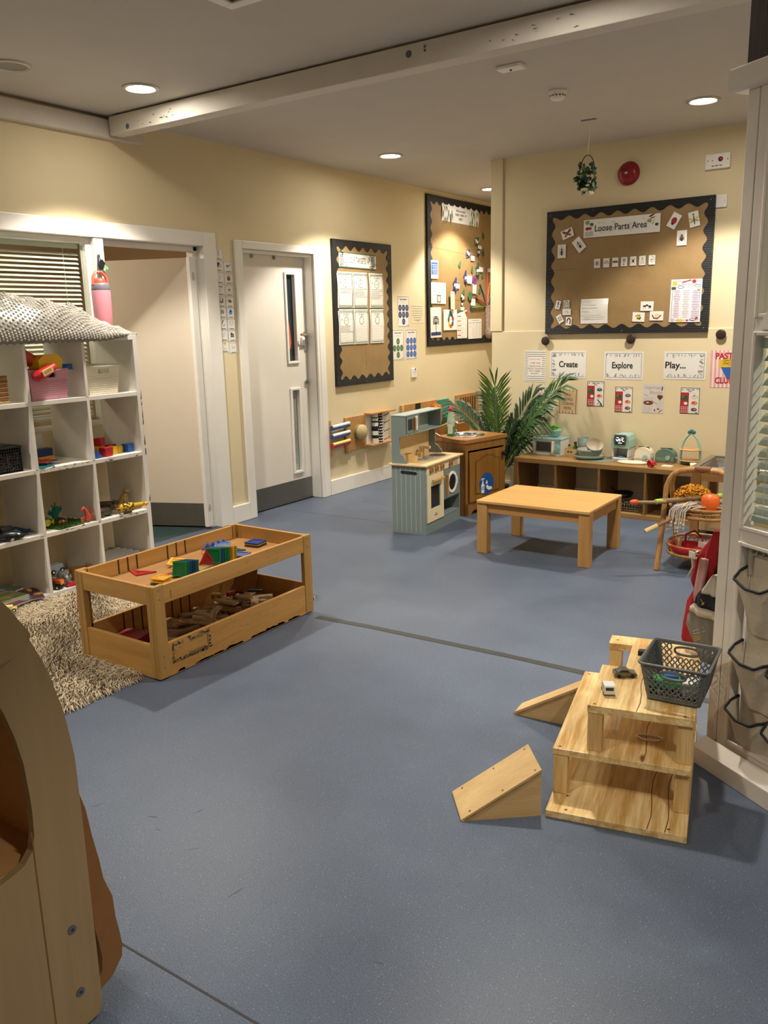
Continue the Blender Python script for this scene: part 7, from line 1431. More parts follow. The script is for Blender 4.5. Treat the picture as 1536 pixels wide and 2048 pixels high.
# brown cloth hanging behind the unit
m = MB(); prof = [(.945, .62), (.962, .53), (.973, .488), (.981, .42), (.992, .354), (.998, .30), (1.016, .245), (1.018, .19), (1.024, .15), (1.028, .11), (1.024, .08), (.995, .05), (.955, .035)]
vs = []; NX = 10
for i, (y, z) in enumerate(prof):
    for k in range(NX+1):
        s = k/NX; vs.append((-.022-.30*s, .86+(y-.86)*(1-.2*s)+.012*math.sin(s*9+i*.35)*s**.5+.012*s, z+.0))
m.add(vs, [(i*(NX+1)+k, i*(NX+1)+k+1, (i+1)*(NX+1)+k+1, (i+1)*(NX+1)+k) for i in range(len(prof)-1) for k in range(NX)], 0, None, True)
inner = [(x, y-.055, z) for x, y, z in vs]
m.add(inner, [(i*(NX+1)+k, (i+1)*(NX+1)+k, (i+1)*(NX+1)+k+1, i*(NX+1)+k+1) for i in range(len(prof)-1) for k in range(NX)], 0, None, True)
J = (NX+1); m.add([vs[i*J] for i in range(len(prof))]+[inner[i*J] for i in range(len(prof))], [(i, i+1, len(prof)+i+1, len(prof)+i) for i in range(len(prof)-1)], 0, None, True)
o = m.build('brown_cloth', mat('#8c5c26', .9, var=.08, nscale=14, bmp=.2, bscale=400, sheen=.3), None, (-1.449, 0, 0)); tag(o, 'brown felt cloth hanging behind the plywood unit', 'cloth')
# ---------------------------------------------------------------- stepped pine stand for toy cars, ramps, cars and basket
SA = math.radians(12.0); SO = Vector((-.918, 2.178, 0)); SU = Vector((math.cos(SA), math.sin(SA), 0)); SV = Vector((-math.sin(SA), math.cos(SA), 0))
SP = lambda u, v, z: tuple(SO + SU*u + SV*v + Vector((0, 0, z)))
W_STEPY = wood('#bb8d48', '#ecd39c', 'Y', 1.5, .36, knots='#7a4518', contrast=1.5); W_STEPZ = wood('#b98d4e', '#e2c48c', 'Z', 1.5, .4, contrast=1.4); W_STEPX = wood('#c38d43', '#e0b873', 'X', .75, .38, contrast=.8)
t = thing('stepped_stand', 'varnished pine stepped stand with three decks for toy cars by the white partition', 'wooden stand', tuple(SO), (0, 0, SA))
SW = .412
def deck(name, u0, u1, v0, v1, z0, z1, m_=W_STEPY): return MB().box(u0, u1, v0, v1, z0, z1).build(name, m_, t, bevel=.003)
deck('base_board', 0, SW, 0, .74, .0, .025); deck('middle_board', 0, SW, .103, .735, .158, .181)
up_ = MB(); up_.prism([(.10, .12), (SW, .12), (SW, .745), (.095, .745), (.095, .66), (.178, .66), (.178, .452), (.10, .452)], .311, .335); up_ = up_.build('upper_deck', W_STEPY, t, bevel=.003)
for u, v, z0, z1 in ((.002, .105, .025, .158), (SW-.047, .118, .025, .158), (.002, .68, .025, .158), (SW-.047, .68, .025, .158), (.102, .122, .181, .311), (SW-.047, .130, .181, .311), (.097, .664, .181, .311), (SW-.047, .69, .181, .311)): deck('post', u, u+.045, v, v+.04, z0, z1, W_STEPZ)
m = MB()
for u, v, z in ((.02, .12, .1815), (.02, .71, .1815), (.12, .135, .3355), (.385, .135, .3355), (.12, .70, .3355), (.30, .72, .3355)): m.disc(u, v, .005, .005, z, 0, 10)
for u, v in ((.06, .02), (.36, .02), (.05, .10)): m.disc(u, v, .005, .005, .0255, 0, 10)
m.build('screw', mat('#8a6a3c', .4, .6), t)
m = MB()
for z0, u, v0, v1 in ((.0256, .30, .0, .7), (.0256, .35, .0, .7), (.1816, .27, .106, .7), (.3356, .245, .122, .74)):
    m.line([(u+.006*math.sin(k*1.3), v0+(v1-v0)*k/10) for k in range(11)], .0028, z0)
m.build('dark_grain_line', mat('#7a451c', .5), t)['kind'] = 'stuff'
W_RAMP = wood('#b9955f', '#d0b17e', 'X', .8, .5, contrast=.8)
M_PLYEDGE = wood('#6f4b26', '#b48a55', 'X', 3, .6)
def ramp_thing(label, loc, rz, L_, W_, H_, tk=.014):
    t = thing('wooden_ramp', label, 'ramp', loc, (0, 0, rz), 'toy car ramps'); a = math.atan2(H_, L_)
    X = Matrix(((1, 0, 0, 0), (0, 0, 1, 0), (0, 1, 0, 0), (0, 0, 0, 1)))
    for y in (0, W_-.012): MB().prism([(.012, 0), (L_, 0), (L_, H_-tk), (.012, .002)], y, y+.012, 0, X).build('side_panel', W_RAMP, t, bevel=.001)
    MB().prism([(L_-.012, 0), (L_, 0), (L_, H_-tk*1.4), (L_-.012, H_-tk*1.9)], .012, W_-.012, 0, X).build('end_panel', W_RAMP, t)
    MB().prism([(-.004, 0), (.010, -.000), (L_, H_-tk), (L_, H_), (L_-.002, H_), (0.0, tk*.75), (-.006, .006)], -.003, W_+.003, 0, X, 0).build('ramp_board', W_RAMP, t, bevel=.0015)
    m = MB(); m.prism([(.006, .001), (L_, H_-tk+.002), (L_, H_-tk*.45), (.004, .006)], -.0036, -.0032, 0, X); m.build('plywood_edge', M_PLYEDGE, t)
    m = MB()
    for s in (.10, .52, .93):
        for y in (.012, W_-.012):
            m.disc(0, 0, .004, .004, 0, 0, 8, Matrix.Translation((s*L_, y, .0112+s*(H_-tk*.75)+.0005)) @ Matrix.Rotation(-a, 4, 'Y'))
    m.build('screw', mat('#5a4630', .5), t); return t
ramp_thing('separate plywood ramp, the nearer one, beside the left front of the pine stand', (-1.122, 2.022, 0), math.atan2(.155, .19), .245, .155, .158)
ramp_thing('long low plywood ramp leading up to the left side of the middle deck', (-1.296, 2.759, 0), math.atan2(-.037, .25)+.24, .262, .078, .172, .018)
def car(name, label, loc, rz, L_, W_, c, van=False):
    t = thing(name, label, 'toy car', loc, (0, 0, rz)); X = Matrix(((1, 0, 0, 0), (0, 0, 1, 0), (0, 1, 0, 0), (0, 0, 0, 1))); s = L_
    if van: prof = [(-.5, .08), (.5, .08), (.5, .25), (.46, .34), (.32, .37), (.2, .52), (-.44, .54), (-.5, .50)]
    else: prof = [(-.5, .07), (.5, .07), (.5, .17), (.44, .22), (.22, .25), (.08, .37), (-.2, .38), (-.36, .27), (-.5, .25)]
    MB().prism([(x*s, z*s) for x, z in prof], -W_/2, W_/2, 0, X).build('body', c, t, bevel=W_*.13, seg=3)
    wn = MB(); g = [(-.42, .36), (.16, .36), (.10, .48), (-.42, .48)] if van else [(-.30, .27), (.15, .27), (.06, .345), (-.19, .352)]
    for y in (-W_/2-.0008, W_/2+.0004): wn.prism([(x*s, z*s) for x, z in g], y, y+.0004, 0, X)
    if van: wn.box(-.503*s, -.499*s, -W_*.36, W_*.36, .30*s, .46*s)
    wn.build('window', mat('#15171a', .1), t)
    for sx in (-.3, .3):
        for sy in (-1, 1): MB().cyl((sx*s, sy*(W_/2-.004), .085*s), (sx*s, sy*(W_/2+.001), .085*s), .085*s, n=16).build('wheel', M_BLACK, t)
    return t
car('toy_sedan', 'grey metal toy saloon car on the upper deck in front of the basket', (-.818, 2.585, .3352), .55, .074, .032, mat('#6e6e6c', .25, .7, var=.1))
car('toy_van', 'white toy van parked behind the grey saloon near the front of the upper deck', (-.822, 2.436, .3352), 2.05, .066, .034, mat('#d5d4cf', .35), True)
o = MB().prism([(-.03, -.012), (.03, -.014), (.02, .014), (-.025, .012)], 0, .016).build('toy_motorbike', M_BLACK, None, (-.812, 2.80, .3353), (0, 0, .3), bevel=.004); tag(o, 'black toy piece on the narrow deck behind the basket', 'toy')
o = MB().tube([(.038*math.cos(a)*(1+.12*math.sin(3*a)), .018*math.sin(a), .004) for a in [k*2*PI*.93/24 for k in range(25)]], .0035, 8).build('elastic_band', mat('#e8d2c4', .6), None, (-.70, 2.492, .1818), (0, 0, .25)); tag(o, 'pale pink bent elastic ring on the middle deck', 'ring')
# perforated plastic basket
t = thing('plastic_basket', 'grey perforated plastic basket standing on the upper deck', 'basket', (-.632, 2.545, .336), (0, 0, math.radians(4)))
M_BASK = mat('#606363', .4, var=.03); BH_ = .122
bx0, by0, bx1, by1 = .080, .090, .101, .114      # half sizes at the base and at the rim
def wallpt(side, s, r):            # s -1..1 along the side, r 0..1 up
    hx_, hy_ = bx0+(bx1-bx0)*r, by0+(by1-by0)*r; z = .004+BH_*r; c = .86
    return {0: (s*hx_*c, -hy_, z), 1: (hx_, s*hy_*c, z), 2: (-s*hx_*c, hy_, z), 3: (-hx_, -s*hy_*c, z)}[side]
m = MB()
def rr(hx_, hy_, z, n=6):
    o = []; rad = hx_*.14
    for cx, cy, a0 in ((hx_-rad, hy_-rad, 0), (-hx_+rad, hy_-rad, PI/2), (-hx_+rad, -hy_+rad, PI), (hx_-rad, -hy_+rad, 3*PI/2)):
        for k in range(n+1): a = a0+k*PI/2/n; o.append((cx+rad*math.cos(a), cy+rad*math.sin(a), z))
    return o
def band(r0, r1, th=.0022, out=.0):
    a = rr(bx0+(bx1-bx0)*r0+out, by0+(by1-by0)*r0+out, .004+BH_*r0); b = rr(bx0+(bx1-bx0)*r1+out, by0+(by1-by0)*r1+out, .004+BH_*r1); n = len(a)
    k_ = lambda P: [(x*(1-th/.09), y*(1-th/.1), z) for x, y, z in P]
    V = a+b+k_(b)+k_(a); m.add(V, [(j*n+k, j*n+(k+1) % n, ((j+1) % 4)*n+(k+1) % n, ((j+1) % 4)*n+k) for j in range(4) for k in range(n)])
band(0, .10); band(.93, 1.0, .003); m.add(rr(bx0, by0, .002), [tuple(range(28))]); m.add(rr(bx0, by0, .0045), [tuple(range(28))])
rim = rr(bx1+.002, by1+.002, .004+BH_); m.tube(rim, .0042, 8, closed=True)
for sx in (-1, 1):                 # solid corner strips
    for sy in (-1, 1):
        def cs(r, e): hx_, hy_ = bx0+(bx1-bx0)*r, by0+(by1-by0)*r; return [(sx*hx_*.84, sy*hy_, .004+BH_*r), (sx*hx_*.97, sy*hy_*.97, .004+BH_*r), (sx*hx_, sy*hy_*.84, .004+BH_*r)]
        a, b = cs(.08, 0), cs(.95, 0)
        for k in (0, 1): m.quad([a[k], a[k+1], b[k+1], b[k]]); m.quad([(p[0]*.975, p[1]*.975, p[2]) for p in (a[k], b[k], b[k+1], a[k+1])])
for side in range(4):
    nc = 9 if side % 2 == 0 else 10; nr = 5
    for c in range(nc):
        for r in range(nr):
            s = -1+2*(c+.5)/nc; q = .10+.83*(r+.5)/nr
            if abs(s) < .48 and q > .60 and side % 2 == 0: continue
            ds, dq = .92/nc, .83/nr*.52
            # interlocking curvy lattice: alternating rings and wavy links
            if (c+r) % 2: m.tube([wallpt(side, s+ds*.85*math.cos(a*PI/4), q+dq*.9*math.sin(a*PI/4)) for a in range(8)], .0025, 5, closed=True)
            else:
                m.tube([wallpt(side, s-ds+2*ds*k/6, q+dq*(1-abs(k/3-1)*.9)*.95) for k in range(7)], .0024, 5); m.tube([wallpt(side, s-ds+2*ds*k/6, q-dq*(1-abs(k/3-1)*.9)*.95) for k in range(7)], .0024, 5)
    if side % 2 == 0: m.tube([wallpt(side, .46*math.cos(a*PI/10)*1.0, .77+.105*math.copysign(abs(math.sin(a*PI/10))**.6, math.sin(a*PI/10))) for a in range(20)], .0042, 6, closed=True)
m.build('basket', M_BASK, t)
def inbasket(label, dx, dy, z, c, L_, W_, H_, rz):
    return vehicle('toy_vehicle', label, (-.632+dx, 2.545+dy, z), rz, L_, W_, H_, c, .008, group=None)
inbasket('green toy truck with blue window lying inside the grey basket', -.035, -.015, .345, mat('#2f8a4a', .3, var=.05), .085, .045, .045, .5)
o = MB().box(-.022, .022, -.02, .02, 0, .012).build('toy_window_block', mat('#2a5c8c', .1), None, (-.655, 2.525, .391), (0, 0, .5), bevel=.003); tag(o, 'blue plastic piece on the green truck in the basket', 'toy')
inbasket('white toy vehicle at the right inside the grey basket', .045, -.03, .345, mat('#cfccc8', .35), .06, .04, .055, 1.4)
inbasket('dark toy car at the bottom of the grey basket', .0, .055, .345, mat('#232427', .3), .07, .034, .026, .2)

# ---------------------------------------------------------------- white glazed partition at the right
PD = Vector((.830, -.558, 0)).normalized(); PN = Vector((-PD.y*-1, 0, 0)); PN = Vector((PD.y, -PD.x, 0))      # along the screen, and its face towards the room
PO = Vector((-.589, 2.774, 0)); PA = math.atan2(PD.y, PD.x)
PT = lambda s, off, z: tuple(PO + PD*s + PN*off + Vector((0, 0, z)))
# local frame: x along the screen, -y towards the room
M_PART = mat('#e6dfd5', .35, var=.025, nscale=6, bmp=.02, bscale=20)
Lp = 1.15
def pbox(m, s0, s1, o0, o1, z0, z1): m.box(s0, s1, -o1, -o0, z0, z1)
m = MB(); pbox(m, 0, .042, -.06, 0, 0, 2.13); pbox(m, .046, .084, -.055, 0, 0, 2.13); pbox(m, .0420, .0462, -.05, -.003, 0, 2.13)
pbox(m, .84, .90, -.055, 0, 0, 2.13); pbox(m, .90, Lp, -.055, 0, 0, 2.13)
pbox(m, .084, .84, -.055, 0, 2.05, 2.13); pbox(m, .084, .84, -.055, 0, 1.449, 1.488); pbox(m, .084, .84, -.055, 0, .806, .845); pbox(m, .084, .84, -.055, 0, 0, .12)
prt = struct('wall_partition', m, M_PART, loc=PO, rot=(0, 0, PA), bevel=.003)
m = MB()
for z0, z1 in ((1.488, 2.05), (.845, 1.449), (.12, .806)):
    pbox(m, .084, .098, -.03, .006, z0, z1); pbox(m, .826, .84, -.03, .006, z0, z1); pbox(m, .098, .826, -.03, .006, z0, z0+.013); pbox(m, .098, .826, -.03, .006, z1-.013, z1)
struct('trim_8', m, M_PART, loc=PO, rot=(0, 0, PA), bevel=.003)
m = MB(); pbox(m, .098, .826, -.05, -.04, .13, .795); m.build('lower_panel', M_PART, prt)
m = MB(); pbox(m, -.022, Lp, .0, .04, 0, .062); m.add([(-.022, -.04, .062), (Lp, -.04, .062), (Lp, -.004, .10), (.0, -.004, .10)], [(0, 1, 2, 3)]); m.add([(-.022, 0, .062), (-.022, -.04, .062), (.0, -.004, .10), (0, 0, .10)], [(0, 1, 2, 3)])
pbox(m, -.022, -.002, -.06, .0, 0, .062)
struct('baseboard_partition', m, M_PART, loc=PO, rot=(0, 0, PA), bevel=.003)
m = MB(); m.prism([(-.04, 2.148), (-.04, 2.192), (.10, 2.192), (.10, 2.13), (-.015, 2.13), (-.032, 2.134)], -.042, Lp, 0, Matrix(((0, 0, 1, 0), (1, 0, 0, 0), (0, 1, 0, 0), (0, 0, 0, 1)))); struct('trim_9', m, M_PART, loc=PO, rot=(0, 0, PA), bevel=.005)
dk = MB().box(-.002, Lp, -.01, .06, 2.192, ZC); struct('wall_partition_top', dk, wood('#2a1c18', '#382722', 'Z', 1, .6), loc=PO, rot=(0, 0, PA))
wn = MB(); pbox(wn, .090, .83, -.016, -.013, 1.50, 2.04); pbox(wn, .09, .83, -.016, -.013, .857, 1.437); struct('window_2', wn, M_GLASS, loc=PO, rot=(0, 0, PA))
def blind(label, loc, rot, w_, z0, z1, pitch, depth, tilt, c):
    t = thing('venetian_blind', label, 'blind', loc, rot); m = MB(); n = int((z1-z0)/pitch)
    for k in range(n):
        z = z0+pitch*(k+.6); dy, dz = depth/2*math.cos(tilt), depth/2*math.sin(tilt)
        m.add([(0, -dy, z-dz), (w_, -dy, z-dz), (w_, 0, z+.0035), (0, 0, z+.0035), (w_, dy, z+dz), (0, dy, z+dz)], [(0, 1, 2, 3), (3, 2, 4, 5)])
        m.add([(0, -dy, z-dz-.001), (w_, -dy, z-dz-.001), (w_, -dy, z-dz+.0015), (0, -dy, z-dz+.0015)], [(0, 1, 2, 3)])
    m.build('slats', c, t)
    MB().box(0, w_, -depth*.6, depth*.6, z1, z1+.03).build('head_rail', c, t); MB().box(0, w_, -depth*.5, depth*.5, z0-.012, z0+.004).build('bottom_rail', c, t)
    m = MB()
    for s in (.06, .5, .94): m.tube([(w_*s, -depth*.52, z0), (w_*s, -depth*.52, z1)], .001, 5)
    m.build('cord', M_WHITE, t); return t
M_SLAT = mat('#bcc1bc', .4, var=.02)
blind('white venetian blind behind the glass of the right hand partition', PT(.106, -.037, 0), (0, 0, PA), .71, .885, 1.40, .036, .034, .75, M_SLAT)
blind('white venetian blind behind the glass of the screen left of the doorway', (-4.672, 1.62, 0), (0, 0, PI/2), 1.85, .97, 2.0, .0272, .025, .6, mat('#d8d6cc', .4, var=.02))
# leaning white sign in the upper window
t = thing('paper_sign', 'white sign with blue print leaning in the upper opening of the partition', 'sign', PT(.36, .012, 1.455), (0, 0, PA))
X = Matrix.Translation((0, 0, 0)) @ Matrix.Rotation(PI/2-.06, 4, 'X')
m = MB(); m.prism([(-.25, .0), (.22, .0), (.22, .42), (-.16, .42), (-.205, .075)], 0, .004, 0, X); m.build('card', M_PAPER, t)
m = MB(); [m.rect(-.165, .18, .07+k*.035, .082+k*.035, .0046, 0, X) for k in range(8)]; m.build('blue_print', mat('#4a5a9a', .5), t)

# pocket organiser hanging in the lower panel
t = thing('pocket_organiser', 'off white fabric hanging organiser with black edged pockets on the partition', 'hanging organiser', tuple(PO), (0, 0, PA))
M_CLOTH = mat('#cbc0ad', .85, var=.1, nscale=9, bmp=.25, bscale=60); M_TAPE = mat('#101114', .7)
m = MB(); n = 14
vs = [(.112+.66*i/n, .032-.004*math.sin(i*1.7+j), .775-.70*j/n) for j in range(n+1) for i in range(n+1)]; fs = [(j*(n+1)+i, (j+1)*(n+1)+i, (j+1)*(n+1)+i+1, j*(n+1)+i+1) for j in range(n) for i in range(n)]
m.add(vs, fs, 0, None, True); m.build('backing', M_CLOTH, t)
m = MB(); m.tube([(.104, .030, .79), (.112, .028, .778), (.112, .028, .70)], .010, 8); m.tube([(.11, .028, .768), (.78, .028, .768)], .006, 6); [m.box(s-.002, s+.002, .018, .03, .768, .79) for s in (.14, .165, .3, .5, .7)]; m.build('top_hem', mat('#a9a296', .6, var=.08), t)
def pocket(s0, s1, zt, zb, bul, dip, side=1):
    nu, nv = 22, 9; rows = []; path = [(0, 0, .002, .012), (.10, -.022*side, bul*.55, -.004), (.22, -.040*side, bul*.9, -.026), (.36, -.004, bul*1.05, -.042), (.55, .015, bul*.95, -.042), (.78, .005, bul*.6, -.026), (1, 0, .006, -.008)]
    def at(q):
        for (a, *A), (b, *B) in zip(path[:-1], path[1:]):
            if q <= b+1e-9: f = (q-a)/(b-a); f = f*f*(3-2*f)*.5+f*.5; return [u+(v-u)*f for u, v in zip(A, B)]
        return path[-1][1:]
    for j in range(nv+1):
        r = j/nv; row = []
        for i in range(nu+1):
            q = i/nu; dx, o, dz = at(q); k = (1-r)**1.2; bulk = max(.18*math.sin(PI*q), 1-.8*r) if 0 < q < 1 else 1-r
            row.append((s0+(s1-s0)*q+dx*k+.018*r*(.5-q), .028-o*bulk-.003*math.sin(q*13+j*1.1)*r, zt+(zb-zt)*r+dz*dip/.045*k*k))
        rows.append(row)
    V = [p for r in rows for p in r]; F = [(j*(nu+1)+i, (j+1)*(nu+1)+i, (j+1)*(nu+1)+i+1, j*(nu+1)+i+1) for j in range(nv) for i in range(nu)]
    m = MB(); m.add(V, F, 0, None, True); m.add([(x, y+.003, z) for x, y, z in V], [f[::-1] for f in F], 0, None, True); p = m.build('pocket', M_CLOTH, t)
    e = MB(); e.tube(rows[0], .0046, 6); e.build('black_tape', M_TAPE, p)
for z in (.715, .468, .275):
    pocket(.105, .262, z, z-.20, .062, .045); pocket(.258, .43, z-.012, z-.20, .066, .05); pocket(.43, .60, z-.01, z-.20, .066, .05)
m = MB(); m.tube([(.10, .02, .10), (.115, .0, .085), (.16, .0, .07), (.22, .005, .055), (.26, .0, .05)], .0055, 6); m.tube([(.20, .0, .045), (.21, -.005, .03), (.25, .0, .028)], .002, 5); m.build('black_tape', M_TAPE, t)
# children's clothes hung on the end of the partition post
def cloth_part(name, t, rows, off, th, c):
    m = MB(); n = len(rows); V = []; F = []
    for sgn in (-1, 1):
        for (z, s0, s1) in rows:
            for k in range(7):
                q = k/6; V.append((s0+(s1-s0)*q, off+sgn*th*max(.12, math.sin(PI*q))**.6+.006*math.sin(q*11+z*23), z))
    for g in (0, n*7):
        for i in range(n-1):
            for k in range(6): F.append((g+i*7+k, g+i*7+k+1, g+(i+1)*7+k+1, g+(i+1)*7+k))
    for i in range(n-1):
        for k in (0, 6): F.append((i*7+k, (i+1)*7+k, n*7+(i+1)*7+k, n*7+i*7+k))
    for a in (0, (n-1)*7):
        for k in range(6): F.append((a+k, a+k+1, n*7+a+k+1, n*7+a+k))
    m.add(V, F, 0, None, True); return m.build(name, c, t)
CG = 'dressing up clothes on the partition post'
t = thing('red_garment', 'bright red garment with white tag hanging lowest at the left of the partition post', 'clothing', tuple(PO), (0, 0, PA), CG)
rd = cloth_part('red_cloth', t, [(.80, -.07, -.045), (.76, -.09, -.05), (.72, -.125, -.055), (.68, -.15, -.06), (.635, -.165, -.075), (.60, -.178, -.085), (.578, -.152, -.09), (.52, -.180, -.10), (.43, -.195, -.10), (.385, -.202, -.11), (.365, -.19, -.12)], .055, .020, mat('#a0101e', .75, var=.14, nscale=22))
cloth_part('pink_lining', t, [(.70, -.10, -.075), (.64, -.11, -.08), (.575, -.125, -.085), (.545, -.12, -.09)], .026, .012, mat('#d9a8a4', .8))
m = MB(); m.tube([(-.128, .03, .715), (-.142, .026, .69), (-.135, .024, .66), (-.15, .024, .63), (-.158, .028, .622)], .010, 6, flat=.25); m.box(-.155, -.125, .020, .023, .690, .712); m.build('white_tag', M_WHITE, t)
t = thing('navy_garment', 'dark navy garment hanging between the red one and the partition post', 'clothing', tuple(PO), (0, 0, PA), CG)
cloth_part('navy_cloth', t, [(.88, -.05, -.03), (.85, -.065, -.03), (.80, -.080, -.03), (.70, -.108, -.02), (.60, -.125, -.02), (.50, -.12, -.02), (.36, -.13, -.03), (.345, -.125, -.03)], .085, .018, mat('#12162a', .8, var=.12))
t = thing('play_suit', 'grey and cream play suit with navy waistband hanging nearest on the partition post', 'clothing', tuple(PO), (0, 0, PA), CG)
cloth_part('grey_trousers', t, [(.512, -.120, -.004), (.49, -.132, -.004), (.455, -.138, -.004), (.41, -.112, -.004), (.38, -.088, -.004), (.352, -.070, -.004)], .020, .018, mat('#7d7770', .8, var=.05, bmp=.2, bscale=300))
cloth_part('white_belt', t, [(.540, -.108, -.004), (.525, -.122, -.004), (.508, -.126, -.004)], .018, .022, mat('#cfc9c0', .7))
cloth_part('navy_waist', t, [(.590, -.090, -.004), (.565, -.102, -.004), (.538, -.112, -.004)], .018, .020, mat('#171b2c', .75))
cloth_part('cream_bib', t, [(.665, -.022, -.004), (.64, -.045, -.004), (.60, -.078, -.004), (.586, -.090, -.004)], .018, .018, mat('#c9bfae', .75))
X = Matrix(((1, 0, 0, 0), (0, 0, 1, 0), (0, 1, 0, 0), (0, 0, 0, 1))); m = MB()
for k in range(3): m.line([(-.088+.003*k, .425-.006*k), (-.045, .447-.006*k)], .0022, -.0005, 0, X)
m.line([(-.092, .445), (-.042, .475)], .0015, -.0005, 1, X); m.line([(-.092, .445), (-.084, .437), (-.037, .463)], .0015, -.0005, 1, X); m.line([(-.06, .57), (-.045, .556), (-.06, .55), (-.043, .562)], .003, -.005, 0, X)
m.build('printed_badge', [mat('#b9a040', .6), mat('#cfcac0', .6)], t)

# ---------------------------------------------------------------- rattan trolley and what it holds
W_RAT = wood('#8a5c2a', '#b78a4e', 'Z', 3, .45); M_BIND = mat('#7a4a26', .6, var=.2, nscale=60)
t = thing('rattan_trolley', 'two tier rattan basket trolley with arched A frame beside the partition', 'trolley', (-1.205, 5.15, 0))
def arch_pts(y0, y1, hw=.195, top=.60):
    P = [(-hw, y0, 0), (-hw, y0+(y1-y0)*.5, .27), (-hw-.004, y0+(y1-y0)*.85, .49)]
    for k in range(1, 10): a = PI-k*PI/10; P.append((hw*.98*math.copysign(abs(math.cos(a))**.7, math.cos(a)), y0+(y1-y0)*(.88+.12*math.sin(a)), .50+.10*math.sin(a)**.8))
    return P+[(hw+.004, y0+(y1-y0)*.85, .49), (hw, y0+(y1-y0)*.5, .27), (hw, y0, 0)]
MB().tube(arch_pts(-.205, -.03), .0165, 10).build('front_arch', W_RAT, t); MB().tube(arch_pts(.25, .015), .015, 10).build('rear_arch', W_RAT, t)
MB().tube([(-.045, -.028, .603), (.045, -.028, .603)], .0205, 12).build('bound_grip', M_BIND, t)
def tier(name, z, rx, ry, cy):
    m = MB(); E = lambda zz, k=1: [(rx*k*math.copysign(abs(math.cos(a))**.8, math.cos(a)), cy+ry*k*math.copysign(abs(math.sin(a))**.8, math.sin(a)), zz) for a in [q*2*PI/40 for q in range(40)]]
    m.tube(E(z+.05), .0095, 8, closed=True); m.tube(E(z, .97), .011, 8, closed=True); N = 40; a, b = E(z+.046), E(z+.004, .97)
    for k in range(0, N, 2): m.tube([b[k], a[(k+1) % N], b[(k+2) % N]], .0035, 5)
    m.tube(E(z+.026, .985), .004, 5, closed=True); bb = m.build(name, W_RAT, t)
    f = MB(); f.add(E(z+.002, .97), [tuple(range(40))]); f.add(E(z-.002, .97), [tuple(range(39, -1, -1))])
    f.build('woven_base', mat('#8f6636', .7, var=.3, nscale=70), bb); return bb
tier('upper_basket', .325, .182, .15, .01); tier('lower_basket', .095, .186, .20, .02)
def stick(label, a, b, r, c, extra=None, grp=None):
    t = thing('toy_rod', label, 'toy rod', a, 0, grp); d = Vector(b)-Vector(a); MB().tube([(0, 0, 0), d*.5+Vector((0, 0, -.002)), d], r, 10).build('rod', c, t)
    if extra: extra(t, d)
    return t
M_STICK = mat('#8d714a', .6, var=.1, nscale=30)
def ex1(t, d):
    MB().tube([-d*.0, d*.06, d*.20, d*.21], [.008, .0165, .0165, .011], 12).build('orange_tip', mat('#e4531c', .4), t)
    MB().tube([-d*.16, d*.0], .003, 6).build('thin_point', mat('#4a3d30', .5), t)
stick('fishing rod with bright orange tip sticking out furthest left of the rattan trolley', (-1.551, 4.865, .420), (-1.37, 4.975, .418), .0105, M_STICK, ex1)
def ex2(t, d):
    MB().tube([d*0, d*.10], .0165, 12).build('lime_band', mat('#9fb83a', .4), t); MB().tube([d*.93, d*1.0], .017, 12).build('lime_end', mat('#9fc23a', .4), t)
stick('thick brown rod with lime green bands lying across the top of the rattan trolley', (-1.425, 4.945, .42), (-1.12, 5.26, .427), .0150, mat('#7d6644', .6, var=.1, nscale=30), ex2)
def ex3(t, d): MB().tube([d*0, d*.26], .0145, 12).build('pale_end', mat('#d9bf85', .5), t)
stick('brown wooden stick with pale end pointing down out of the rattan trolley', (-1.455, 4.87, .250), (-1.24, 5.06, .375), .0115, mat('#8c6038', .5, var=.08), ex3)
t = thing('orange_float', 'bright orange plastic float at the right of the upper trolley basket', 'toy', (-1.14, 5.07, .365)); MB().lathe([(0, 0), (.036, 0), (.050, .016), (.053, .05), (.050, .088), (.034, .104), (0, .106)], n=22).build('float', mat('#e8641a', .4, var=.03), t); MB().tube([(.0, 0, .04), (-.09, .02, .045)], .010, 8).build('handle', M_STICK, t)
o = MB().ball((0, 0, .030), .030).build('blue_ball', mat('#1657a8', .35), None, (-1.335, 5.10, .33)); tag(o, 'shiny blue ball in the upper trolley basket', 'ball')
m = MB(); random.seed(5)
for k in range(13):
    y = 5.06+rnd(-.03, .05); x0 = -1.19+rnd(-.03, .05); x1 = -1.345+.0125*k; dz = rnd(.09, .125)
    if k < 8: pts = [(x0, y+.03, .385), (x0-.06, y, .405+rnd(-.005, .01)), (x1+.02, y-.07, .395), (x1, 4.985-rnd(0, .012), .37), (x1-rnd(0, .012), 4.972-rnd(0, .01), .37-dz)]
    else: pts = [(x0+.10, y+.02, .39), (x0+.03, y, .402), (x0-.04, y-.04, .398), (x0-.09+rnd(-.03, .03), y-.05, .388)]
    m.tube(pts, .0046, 6)
    if k < 8: m.ball((pts[-1][0], pts[-1][1], pts[-1][2]+.02), .009, 0, (1, 1, 1.2), 8); m.ball((pts[-1][0], pts[-1][1], pts[-1][2]), .0085, 0, (.8, .8, 1.6), 8)
o = m.build('rope_mop', mat('#bfb3a4', .85, var=.12, nscale=70, bmp=.3, bscale=500), None); tag(o, 'grey white rope mop head spilling over the front of the upper trolley basket', 'mop head')
m = MB()
for k in range(420):
    a, r = rnd(0, 6.3), rnd(0, 1)**.5; x, y = .11*r*math.cos(a), .066*r*math.sin(a); z = .01+.085*(1-r*r)**.6
    m.tube([(x, y, z), (x+rnd(-.016, .016), y+rnd(-.016, .016), z+rnd(.004, .014)), (x+rnd(-.02, .02), y+rnd(-.02, .02), z+rnd(-.004, .006))], .0042, 5)
